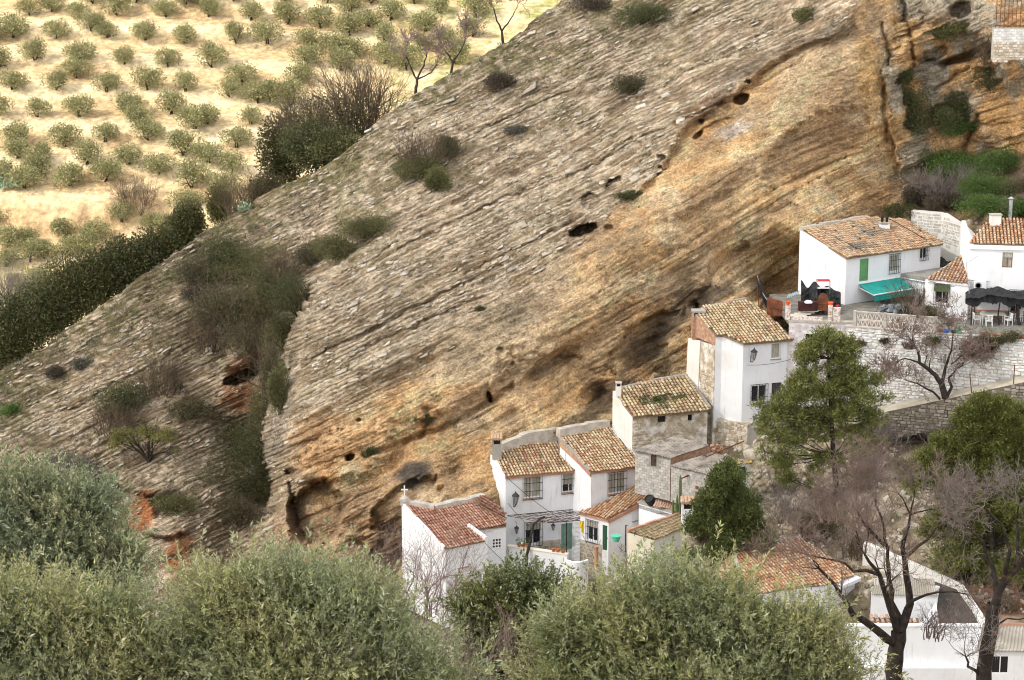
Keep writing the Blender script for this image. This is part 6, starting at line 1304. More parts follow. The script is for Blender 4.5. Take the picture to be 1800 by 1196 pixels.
# long white wall
HW = thing('long_white_wall', P(1610, 1170, 142.5), 'long plain white wall with a low step at its foot behind the bare tree trunks', 'wall')
WW = Wall(P(1440, 1102, 143.2), P(1728, 1102, 143.2)); zW = WW.hit(1600, 1168)[1]; wall_mesh(WW, zW-.6, thick=.4).build('wall', M['white'], HW)
MB().prism(*wbox(WW, -.1, WW.L, WW.A.z+.002, WW.A.z+.10, -.42, .04)).build('coping', M['white'], HW); MB().prism(*wbox(WW, -.2, WW.L+.1, zW-1.2, zW, .02, .7)).build('step', M['white'], HW); MB().prism(*wbox(WW, -.2, WW.L+.1, zW-2.2, zW-1.21, .01, .75)).build('plinth', M['yellowwall'], HW)
HX = thing('white_outbuilding', P(1770, 1190, 141), 'low white building with a corrugated roof and a dark two-pane window, bottom right corner', 'outbuilding')
WX2 = Wall(P(1718, 1141, 141), P(1850, 1143, 141)); hx = WX2.rect(1743, 1153, 1773, 1184); wall_mesh(WX2, WX2.hit(1750, 1240)[1], (hx,)).build('wall', M['white'], HX); w_ = window(HX, WX2, hx, fill='pane', sill=None, mull=1, depth=.08)
plX = Plane(WX2.A, WX2.B, 15); corrugated(HX, plX, [WX2.A-plX.s*.2-plX.e*.15, WX2.B-plX.s*.2, plX.hit(1850, 1101), plX.hit(1728, 1101)], 'fibropale', wave=.24, amp=.045, seed=7)
side(HX, plX.hit(1730, 1103), WX2.A, zW-2, 'white', drop=.05); edge_bar(HX, [plX.hit(1728, 1100)+UP*.1, plX.hit(1850, 1100)+UP*.1], .2, .15, 'terracotta', 'ridge_cap', 2, .02)
# P: small roof left of the lowest house
p0, p1 = P(636, 1064, 161), P(694, 1062, 161); plP = Plane(p0, p1, 20); HP = thing('tiled_lean_to', P(665, 1090, 161), 'small red tiled lean-to left of the lowest white house behind bare twigs', 'lean-to')
tile_roof(HP, plP, [p0, p1, plP.hit(690, 1018), plP.hit(645, 1020)], PAL_RED+PAL_ORANGE[:1], seed=85); side(HP, p0, p1, p0.z-2.5, 'rubble', drop=.1)
HOUSE_CTRL += [(645, 1017, 166.5), (690, 1015, 166.5), (640, 1090, 163)]
# cables
def cable(a, b, sag, lb, r=.02):
    t = thing('cable', a, lb, 'cable'); pts = [a.lerp(b, i/12)-UP*sag*4*(i/12)*(1-i/12) for i in range(13)]; MB().path(pts, r, r, 4).build('wire', M['iron'], t)
cable(P(890, 838, 165.8), P(985, 912, 163.5), .2, 'thin dark cable running down across the front of the two-storey house')
cable(P(893, 885, 165.6), P(930, 925, 163.4), .1, 'short dark cable below the corner lantern of the two-storey house')
cable(P(853, 955, 158.6), P(905, 1003, 158.6), .1, 'thin cable slanting down the white wall beside the nine-pane window')
cable(P(1633, 494, 173.3), P(1706, 505, 172.3), .15, 'dark cable along the top of the small annex wall')
cable(P(1706, 493, 172.4), P(1845, 497, 172.3), .12, 'dark cable along the front of the right-hand house')
cable(P(1313, 642, 170.0), P(1390, 632, 171.3), .15, 'thin cable under the lantern of the tall narrow house')
cable(P(1024, 940, 163), P(1046, 985, 159.8), .0, 'pale taut rope from the pergola down to the orange post', .015)
# ================================================================ terrain
T_cols, T_PY, T_pos, T_tan, T_slab, T_rgt, T_vil = build_terrain()
def terr(px, py):
    j = int(np.argmin(np.abs(T_cols-px))); i = int(np.argmin(np.abs(T_PY[:576, j]-py))); return Vector(T_pos[i, j])
# ---- far hillside with the olive grove
FS = math.tan(math.radians(22))
def field_z(X, Y):
    b = 318+8*np.sin(X/23.)+.02*X
    z = -13.8+(Y-330)*FS
    z = z-3.2*sm(2.5, -1.5, Y-b-336+318-0)*0
    yb = 352+3*np.sin(X/9.)                                  # foot of the eroded bank
    z = z-3.0*sm(1.6, -1.6, Y-yb+3.5*(fbm(X/2.2, Y/9., 401)-.5))*sm(-46, -56, X)
    return z+.9*(fbm(X/14., Y/14., 403)-.5)+.28*(fbm(X/2.2, Y/1.5, 405)-.5)+.35*np.sin(Y/10.4*2*math.pi+X*.06)*sm(340, 360, Y)
def build_field():
    xs = np.linspace(-170, 90, 330); ys = np.r_[np.linspace(236, 300, 20), np.linspace(302, 440, 300), np.linspace(446, 700, 24)]
    X, Y = np.meshgrid(xs, ys); Z = field_z(X, Y); Z = np.where(Y < 300, Z+(300-Y)*.12, Z)
    idx = np.arange(X.size).reshape(X.shape); F = np.stack([idx[:-1, :-1], idx[:-1, 1:], idx[1:, 1:], idx[1:, :-1]], 2).reshape(-1, 4)
    n1 = fbm(X/9., Y/6., 411); n2 = fbm(X/2.0, Y/.8, 413); n3 = fbm(X/20., Y/12., 415)
    C = lambda c: np.array(c)[None, None, :]; lp = lambda a, b, t: a*(1-t[..., None])+b*t[..., None]
    col = lp(C((.50, .37, .225))+0*X[..., None], C((.63, .50, .33)), sm(.35, .65, n1)); col = lp(col, C((.42, .33, .20)), .6*sm(.55, .72, n2))
    rows = .5+.5*np.sin(Y/10.4*2*math.pi+X*.05+2*(n1-.5)); col = lp(col, C((.72, .61, .43)), .6*sm(.55, .9, rows))
    gx = sm(-32, -8, X+6*(n3-.5)); col = lp(col, C((.24, .27, .09)), .75*gx*sm(.42, .62, fbm(X/4., Y/3., 417)))
    low = sm(352, 338, Y); col = lp(col, C((.30, .31, .12)), .5*low*sm(.45, .6, n1))
    yb = 352+3*np.sin(X/9.); bank = np.exp(-((Y-yb)/2.6)**2)*sm(-48, -60, X); col = lp(col, C((.52, .36, .22)), bank*.8)
    col = col*np.array((.88, .855, .76))*(.86+.28*fbm(X/1.1, Y/.6, 421))[..., None]
    me = np_mesh('grove_hillside', np.stack([X, Y, Z], 2).reshape(-1, 3), F, col=col.reshape(-1, 3), smooth=True); link('grove_hillside', me, M['field'], kind='structure')
build_field()
def field_at(px, py):
    r = ray(px, py); Y = 360.
    for _ in range(12):
        p = CAM+r*(Y/r.y); dz = p.z-float(field_z(np.array([p.x]), np.array([Y]))[0]); Y += dz/(FS-r.z/r.y)*1.0
    p = CAM+r*(Y/r.y); p.z = float(field_z(np.array([p.x]), np.array([Y]))[0]); return p

# ================================================================ plants
def tubes(P0, P1, R0, R1, n=3):
    P0 = np.asarray(P0, float); P1 = np.asarray(P1, float); R0 = np.asarray(R0, float); R1 = np.asarray(R1, float)
    d = P1-P0; d /= np.linalg.norm(d, axis=1)[:, None]+1e-9; h = np.where(np.abs(d[:, 2:3]) < .9, np.array([[0, 0, 1.]]), np.array([[1., 0, 0]]))
    a = np.cross(d, h); a /= np.linalg.norm(a, axis=1)[:, None]+1e-9; b = np.cross(d, a); V = []
    for (p, r) in ((P0, R0), (P1, R1)):
        for k in range(n): t = 2*math.pi*k/n; V.append(p+(a*math.cos(t)+b*math.sin(t))*r[:, None])
    V = np.stack(V, 1); m = len(P0); f = np.array([(k, (k+1) % n, n+(k+1) % n, n+k) for k in range(n)])
    return V.reshape(-1, 3), (np.arange(m)[:, None, None]*2*n+f[None]).reshape(-1, 4)
def merge(parts):
    V = []; F = []; C = []; o = 0
    for p in parts:
        V.append(p[0]); F.append(np.asarray(p[1])+o); o += len(p[0])
        if len(p) > 2: C.append(p[2])
    return np.concatenate(V), np.concatenate(F), (np.concatenate(C) if C else None)
def grow(p, d, L, r, rng, depth, out, spread=.7, shrink=.72, kids=(2, 3), up=.12, segs=3, rmin=.006, gnarl=.22):
    """a branch as a bent run of segments, then its children"""
    q = np.array(p, float); dd = np.array(d, float); rr = r
    for s in range(segs):
        dd = dd+rng.normal(0, gnarl, 3); dd[2] += up*.4; dd /= np.linalg.norm(dd); q2 = q+dd*L/segs; r2 = max(rr*(.86 if depth else .6), rmin); out.append((q, q2, rr, r2)); q = q2; rr = r2
        if depth and s < segs-1 and rng.random() < .7:
            nd = dd+rng.normal(0, spread, 3); nd[2] += up; nd /= np.linalg.norm(nd); grow(q, nd, L*shrink*.85, rr*.55, rng, depth-1, out, spread, shrink, kids, up, segs, rmin, gnarl)
    if depth:
        for _ in range(rng.integers(kids[0], kids[1]+1)):
            nd = dd+rng.normal(0, spread*.8, 3); nd[2] += up; nd /= np.linalg.norm(nd); grow(q, nd, L*shrink, rr*.72, rng, depth-1, out, spread, shrink, kids, up, segs, rmin, gnarl)
def seg_mesh(out, thick):
    """split segments into limbs (bark) and twigs"""
    A = np.array([o[0] for o in out]); B = np.array([o[1] for o in out]); r0 = np.array([o[2] for o in out]); r1 = np.array([o[3] for o in out]); big = r0 > thick
    return A, B, r0, r1, big
def ring_limb(q, rng, n=9):
    V = []; ref = np.array([0, 1., 0]); prev = None
    for i, (p, r) in enumerate(q):
        d = (q[min(i+1, len(q)-1)][0]-q[max(i-1, 0)][0]); d = d/(np.linalg.norm(d)+1e-9); a = np.cross(d, ref) if prev is None else prev-d*prev.dot(d); a /= np.linalg.norm(a)+1e-9; prev = a; b = np.cross(d, a)
        for k in range(n): t = 2*math.pi*k/n; V.append(p+(a*math.cos(t)+b*math.sin(t))*r*(1+.10*math.sin(3*t+i*.3)+rng.normal(0, .03)))
    m = len(q); F = [(i*n+k, i*n+(k+1) % n, (i+1)*n+(k+1) % n, (i+1)*n+k) for i in range(m-1) for k in range(n)]
    return np.array(V), np.array(F)
def bare_tree(name, label, base, limbs, seed, depth=4, twigL=.9, thick=.03, twigmat='twig', rmin=.008, dens=1., up=.15, spread=.75, cat='bare tree', group=None, barkmat='bark'):
    """limbs: list of (list of world points, r0, r1); twigs spring from the outer half of each limb"""
    rng = np.random.default_rng(seed); t = thing(name, base, label, cat, group); out = []; tw = []; rings = []
    for li, (pts, r0, r1) in enumerate(limbs):
        if li and cat == 'almond tree': r0, r1 = r0*.72, r1*.6
        n = len(pts)-1; P_ = []
        for k in range(n):
            a = np.array(pts[k]); b = np.array(pts[k+1]); m = max(2, int(np.linalg.norm(b-a)/.35))
            for s in range(m): P_.append(a+(b-a)*s/m+rng.normal(0, .03, 3)*(0 if (k == 0 and s == 0) else 1))
        P_.append(np.array(pts[-1])); N_ = len(P_)-1; rings.append([(P_[k], r0+(r1-r0)*k/N_) for k in range(N_+1)])
        for k in range(N_):
            ra = r0+(r1-r0)*k/N_; rb = r0+(r1-r0)*(k+1)/N_; out.append((P_[k], P_[k+1]+(P_[k+1]-P_[k])*.05, ra, rb))
            f = k/N_
            if li and f > .25 and rng.random() < .5*dens:
                d = P_[k+1]-P_[k]; d /= np.linalg.norm(d)+1e-9; d = d*.5+rng.normal(0, .6, 3); d[2] += .3; d /= np.linalg.norm(d); grow(P_[k+1], d, twigL*rng.uniform(.6, 1.1), max(rb*.4, rmin*2), rng, depth-2, tw, spread, .74, (2, 3), up, 3, rmin)
        if li:
            d = P_[-1]-P_[-2]; d /= np.linalg.norm(d)+1e-9
            for _ in range(3): dd = d+rng.normal(0, .4, 3); dd /= np.linalg.norm(dd); grow(P_[-1], dd, twigL*rng.uniform(.8, 1.3), r1*.75, rng, depth-1, tw, spread, .74, (2, 3), up, 3, rmin)
    parts = [ring_limb(q_, rng) for q_ in rings]; v, f, _ = merge(parts); link('trunk', np_mesh('trunk', v, f, ORG[t.name], smooth=True), M[barkmat], t)
    A, B, a, b, big = seg_mesh(tw, thick)
    if big.any(): v, f = tubes(A[big], B[big], a[big], b[big], 5); o = link('branches', np_mesh('branches', v, f, ORG[t.name]), M[barkmat], t); o['kind'] = 'stuff'
    if (~big).any(): v, f = tubes(A[~big], B[~big], a[~big], b[~big], 3); o = link('twigs', np_mesh('twigs', v, f, ORG[t.name]), M[twigmat], t); o['kind'] = 'stuff'
    return t
def brush_mesh(n_stems, h, w, seed, rmin=.008, org=None, depth=2):
    rng = np.random.default_rng(seed); out = []
    for i in range(n_stems):
        an = rng.random()*6.28; q = rng.random()**.5*.6; p = np.array([math.cos(an)*w*q*.5, math.sin(an)*w*q*.35, -.1]); d = np.array([math.cos(an)*.6*q*w/h, math.sin(an)*.45*q, 1.]); d /= np.linalg.norm(d)
        grow(p, d, h*rng.uniform(.3, .5), .02+.006*h, rng, depth, out, .5, .72, (2, 3), .1, 3, rmin)
    A, B, a, b, _ = seg_mesh(out, 0); return tubes(A, B, a, b, 3)
M['olive_twig'] = mat('olive_twig', (.22, .20, .14), .9, .2, 3, 0)
PAL_DK = [(0.063, 0.076, 0.028), (0.086, 0.101, 0.034), (0.115, 0.124, 0.044), (0.098, 0.086, 0.04)]
PAL_HOLM = [(0.095, 0.106, 0.038), (0.134, 0.14, 0.05), (0.168, 0.162, 0.062), (0.101, 0.09, 0.039)]
PAL_GREEN = [(.085, .15, .03), (.11, .19, .04), (.14, .22, .055), (.06, .10, .025)]
PAL_YEL = [(.16, .16, .045), (.20, .18, .05), (.13, .14, .04), (.10, .10, .035)]
PAL_BROWN = [(.10, .075, .05), (.13, .10, .07), (.09, .08, .05), (.07, .055, .04)]
PAL_GREY = [(.17, .16, .12), (.13, .13, .09), (.21, .19, .15), (.11, .10, .08)]
PAL_OL = [(.20, .20, .085), (.245, .235, .105), (.28, .265, .13), (.16, .16, .065)]
def lobed(rng, n, rad, lobes=6, lo=.35):
    """points and outward directions on a lobed crown"""
    c = rng.normal(size=(lobes, 3)); c /= np.linalg.norm(c, axis=1)[:, None]; c *= rng.uniform(.25, .62, lobes)[:, None]; c[:, 2] = np.abs(c[:, 2])*.8-.1
    rr = rng.uniform(.34, .6, lobes); k = rng.choice(lobes, n, p=rr**2/np.sum(rr**2)); d = rng.normal(size=(n, 3)); d /= np.linalg.norm(d, axis=1)[:, None]
    q = lo+(1-lo)*rng.random(n)**.5; return (c[k]+d*(rr[k]*q)[:, None])*np.array(rad), d, k
def bush(name, label, px, py, w, h, kind, seed, Y=None, cat='bush', group=None, on=None, n=None, lsz=None):
    """px,py: centre of the bush in the photo, w,h in photo pixels"""
    base = terr(px, min(py+h*.32, 1190)) if Y is None else P(px, py+h*.5, Y)
    if on is not None: base = on
    k = (base-CAM).dot(F_)/FPX; W_ = w*k*1.15; H_ = h*k*1.15; rng = np.random.default_rng(seed); t = thing(name, base, label, cat, group); o = np.array(base)
    lsz = lsz or max(.12, 2.7*k)
    if kind in ('bare', 'mix', 'greybare'):
        v, f = brush_mesh(int(14+W_*8) if kind != 'mix' else int(6+W_*2), H_*1.0, W_, seed, rmin=max(.008, .12*k*1.0)); v = v*1.0; s = link('stems', np_mesh('stems', v+o, f, ORG[t.name]), M['brush' if kind != 'greybare' else 'twig_pale'], t); s['kind'] = 'stuff'
    if kind != 'bare' and kind != 'greybare':
        pal = {'dark': PAL_DK, 'holm': PAL_HOLM+[(.13, .12, .045)], 'green': PAL_GREEN, 'yellow': PAL_YEL, 'brown': PAL_BROWN, 'grey': PAL_GREY, 'mix': PAL_HOLM+PAL_BROWN}[kind]
        n = n or int(np.clip(1000*W_*H_/(lsz/.16)**1.3, 400, 9000)*(.6 if kind == 'mix' else 1)); pts, d, lk = lobed(rng, n, (W_*.72, W_*.5, H_*.70), max(7, int(W_*2.5)), .2); pts[:, 2] += H_*(.42 if Y is not None else .28)
        tone = rng.uniform(.7, 1.3, 60)[lk % 60]; v, f, c = leaves_at(pts+o, d, lsz, lsz*.5, pal, rng, .3); c = c*tone[:, None]*.9; link('foliage', np_mesh('foliage', v, f, ORG[t.name], c), M['leaf'], t)
        out = []
        for i in range(5): grow(o+rng.normal(0, .1, 3), np.array([rng.normal(0, .5), rng.normal(0, .3), 1.]), H_*.22, .05, rng, 1, out, .5, .7, (2, 2), .1, 2, .015)
        A, B, a, b, _ = seg_mesh(out, 0); v, f = tubes(A, B, a, b, 4); link('stem', np_mesh('stem', v, f, ORG[t.name]), M['bark'], t)
    return t
# ---- the olive grove on the far slope: three shapes, copied
def grove_variant(k):
    rng = np.random.default_rng(500+k); t = thing('olive_tree', (0, 0, 0), 'rounded olive tree with grey-green crown standing on pale bare soil in the grove', 'olive tree', 'olive trees on the sunlit far slope')
    pts, d, lk = lobed(rng, 2100, (3.0, 2.6, 2.5), 9, .25); pts[:, 2] += 1.65; tone = rng.uniform(.75, 1.25, 9)[lk]
    v, f, c = leaves_at(pts, d, .34, .14, PAL_OL, rng, .3); link('crown', np_mesh('crown', v, f, (0, 0, 0), c*tone[:, None]), M['leaf'], t)
    out = []; [grow(np.array([rng.normal(0, .12), rng.normal(0, .12), -.2]), np.array([rng.normal(0, .45), rng.normal(0, .3), 1.]), 1.0, .14, rng, 2, out, .5, .7, (2, 2), .1, 2, .03) for _ in range(2)]
    A, B, a, b, _ = seg_mesh(out, 0); v, f = tubes(A, B, a, b, 5); link('trunk', np_mesh('trunk', v, f), M['bark'], t); return t
GV = [grove_variant(k) for k in range(4)]; used = set()
GP = [(100, 20), (180, 8), (275, 30), (415, 20), (578, 25), (733, 25), (880, 35), (1003, 50), (1120, 65), (1225, 90), (1370, 35), (1540, 12), (1665, 25), (1490, 75), (1225, 8), (1650, 95), (1000, -15), (45, 100), (200, 100), (370, 100), (322, 72), (508, 105), (648, 120), (825, 115), (935, 122), (1078, 125),
      (1350, 115), (1480, 140), (1175, 155), (1222, 168), (1350, 190), (120, 182), (280, 190), (435, 190), (585, 200), (745, 200), (1075, 200), (1195, 215), (263, 240), (200, 285), (375, 285), (520, 280), (650, 285), (808, 305), (1050, 265), (45, 280), (850, 262), (135, 375), (275, 375), (452, 372), (600, 365), (482, 415),
      (682, 420), (728, 402), (880, 400), (522, 455), (370, 460), (945, 320), (900, 325), (1010, 340), (-5, 375), (60, 475), (225, 480), (640, 510), (830, 480), (450, 540), (305, 540), (140, 545), (730, 540), (60, 520), (815, 570), (130, 590), (375, 602), (555, 575), (245, 620), (675, 622), (655, 705), (5, 600), (90, 625),
      (-10, 210), (-40, 110), (1290, 60), (1420, 210), (1600, 190), (1570, 120), (650, -20), (480, -25), (330, -20), (150, -30), (820, -30), (1150, -25), (1300, -20), (1450, -20), (700, -15), (340, 805), (220, 800), (90, 818), (530, 765), (30, 835), (160, 870), (110, 880), (20, 900), (430, 760), (60, 990), (130, 960), (600, 790), (240, 860), (300, 850), (-20, 760), (790, 650)]
rr = random.Random(31)
for i, (zx, zy) in enumerate(GP):
    px, py = zx/1.993, zy/1.993; p = field_at(px, py+17); k = i % 4; src = GV[k]
    if k not in used: t = src; used.add(k)
    else:
        t = src.copy(); COL.objects.link(t)
        for ch in src.children: c = ch.copy(); COL.objects.link(c); c.parent = t
    s = rr.uniform(.92, 1.28)*(.85 if zy > 740 else 1); t.location = p; t.rotation_euler = (0, 0, rr.uniform(0, 6.28)); t.scale = (s*rr.uniform(.9, 1.1), s, s*rr.uniform(.85, 1.1))
ORD = 'first second third fourth fifth sixth seventh eighth ninth tenth eleventh twelfth thirteenth fourteenth fifteenth sixteenth'.split()
roots = sorted([o for o in COL.objects if o.name.startswith('olive_tree') and o.parent is None], key=lambda o: o.name)
def scr(o): q = Vector(o.location)-CAM; d = q.dot(F_); return 900+FPX*q.x/d, 598-FPX*q.dot(U_)/d-22
vis = sorted([(scr(o)[1], scr(o)[0], o) for o in roots if scr(o)[1] > 0 and scr(o)[0] > 0], key=lambda t: t[0]); rows_ = []; 
for y_, x_, o in vis:
    if not rows_ or y_-rows_[-1][0] > 27 or len(rows_[-1][1]) > 15: rows_.append([y_, []])
    rows_[-1][1].append((x_, o))
for r_, (y_, it) in enumerate(rows_):
    for c_, (x_, o) in enumerate(sorted(it, key=lambda t: t[0])): o['label'] = 'grove olive tree, %s row from the top edge, %s from the left' % (ORD[min(r_, 15)], ORD[min(c_, 15)])
for o in roots:
    if scr(o)[1] <= 0: o['label'] = 'grove olive tree cut off by the top edge of the picture'
    elif scr(o)[0] <= 0: o['label'] = 'grove olive tree cut off by the left edge of the picture'
# ---- dark trees and thickets behind the ridge line
for i, (px, py, w, h, kd, Y, lb) in enumerate([
    (560, 262, 100, 80, 'dark', 213, 'dark evergreen thicket in front of the bare grove on the ridge'), (500, 270, 60, 130, 'holm', 222, 'tall dark evergreen at the left end of the ridge thicket'), (540, 205, 90, 90, 'bare', 219, 'bare brown thicket left of the large leafless trees on the ridge'),
    (640, 165, 110, 120, 'bare', 219, 'dense bare brown trees rising behind the ridge'), (590, 205, 110, 100, 'mix', 217, 'half-bare brown and green trees in the middle of the ridge thicket'), (600, 260, 90, 50, 'holm', 211, 'low green bush at the right foot of the ridge thicket'), (470, 330, 50, 60, 'mix', 216, 'thin half-bare bush left of the ridge thicket'), (425, 345, 60, 80, 'bare', 216, 'leafless brown bush on the ridge beside the prickly pear'), (390, 365, 40, 60, 'yellow', 219, 'small yellowish shrub behind the ridge'),
    (330, 395, 60, 70, 'holm', 226, 'olive-green tree behind the ridge at the top of the dark hedge'), (285, 430, 70, 80, 'holm', 224, 'broad dark tree, uppermost of the hedge below the grove'), (235, 450, 80, 90, 'dark', 222, 'deep green conifer-like tree second from the top of the hedge'), (185, 475, 80, 100, 'dark', 221, 'tall dark tree in the middle of the hedge below the grove'),
    (135, 500, 80, 110, 'holm', 220, 'tree with yellowish tips in the middle of the hedge'), (90, 535, 80, 120, 'dark', 219, 'dark pointed tree near the lower end of the hedge'), (45, 575, 80, 130, 'dark', 218, 'large dark tree near the left edge of the hedge'), (0, 600, 70, 110, 'holm', 217, 'dark tree cut by the left edge below the grove'), (240, 330, 60, 60, 'bare', 352, 'pinkish leafless tree beside the eroded bank'), (30, 500, 60, 100, 'greybare', 235, 'pale leafless poplars at the left edge below the grove')]):
    bush('ridge_tree', lb, px, py+(14 if px < 300 else 4), w*1.1, h*1.15, kd, 600+i, Y=Y, cat='tree', group='trees and thickets along the ridge', n=13000 if kd in ('dark', 'holm') else None, lsz=.27 if kd in ('dark', 'holm') else .2)
def px_limb(pts, Y): return [tuple(P(x, y, Y+dy)) for x, y, dy in pts]
bare_tree('bare_tree', 'leafless black-trunked tree alone on the ridge, left one of a pair', P(728, 168, 213), [(px_limb([(730, 170, 0), (733, 140, 0)], 213), .16, .12), (px_limb([(733, 140, 0), (722, 118, 0), (715, 100, 0)], 213), .1, .05), (px_limb([(733, 140, 0), (745, 115, 0), (750, 95, 0)], 213), .1, .05), (px_limb([(733, 140, 0), (758, 128, 0), (768, 112, 0)], 213), .08, .04)], 5, 4, 1.1, .05, rmin=.02)
bare_tree('bare_tree', 'leafless spreading tree on the ridge right of the darker one', P(792, 128, 213), [(px_limb([(793, 130, 0), (796, 110, 0)], 213), .12, .1), (px_limb([(796, 110, 0), (780, 85, 0)], 213), .08, .04), (px_limb([(796, 110, 0), (812, 85, 0), (818, 70, 0)], 213), .08, .04)], 6, 4, 1.0, .05, rmin=.02)
bare_tree('bare_tree', 'small leafless tree highest up on the ridge near the top edge', P(885, 75, 213), [(px_limb([(885, 78, 0), (882, 55, 0)], 213), .14, .1), (px_limb([(882, 55, 0), (872, 30, 0), (868, 15, 0)], 213), .09, .05), (px_limb([(882, 55, 0), (897, 35, 0), (905, 20, 0)], 213), .08, .04)], 7, 4, 1.0, .05, rmin=.02)
pc_ = thing('prickly_pear', terr(428, 352), 'pale blue-green prickly pear clump on the ridge line', 'cactus'); q = Vector(ORG[pc_.name]); k = MB(); rr = random.Random(2)
for i in range(26): c = q+Vector((rr.uniform(-.6, .6), rr.uniform(-.3, .3), rr.uniform(.1, 1.0))); a = Vector((rr.uniform(-1, 1), rr.uniform(-.5, .5), .2)).normalized(); k.lathe(c, [(.05, -.02), (.16, -.02), (.16, .02), (.05, .02)], 8, Z=a)
k.build('pads', mat('pale_cactus', (.20, .30, .20), .7, .15, 4, 0), pc_)
pc2 = thing('prickly_pear', field_at(20, 368), 'pale prickly pear clump at the left edge below the eroded bank', 'cactus'); q = Vector(ORG[pc2.name]); k = MB()
for i in range(60): c = q+Vector((rr.uniform(-1.8, 1.8), rr.uniform(-.8, .8), rr.uniform(.1, 1.7))); a = Vector((rr.uniform(-1, 1), rr.uniform(-.5, .5), .2)).normalized(); k.lathe(c, [(.1, -.03), (.3, -.03), (.3, .03), (.1, .03)], 8, Z=a)
k.build('pads', bpy.data.materials['pale_cactus'], pc2)
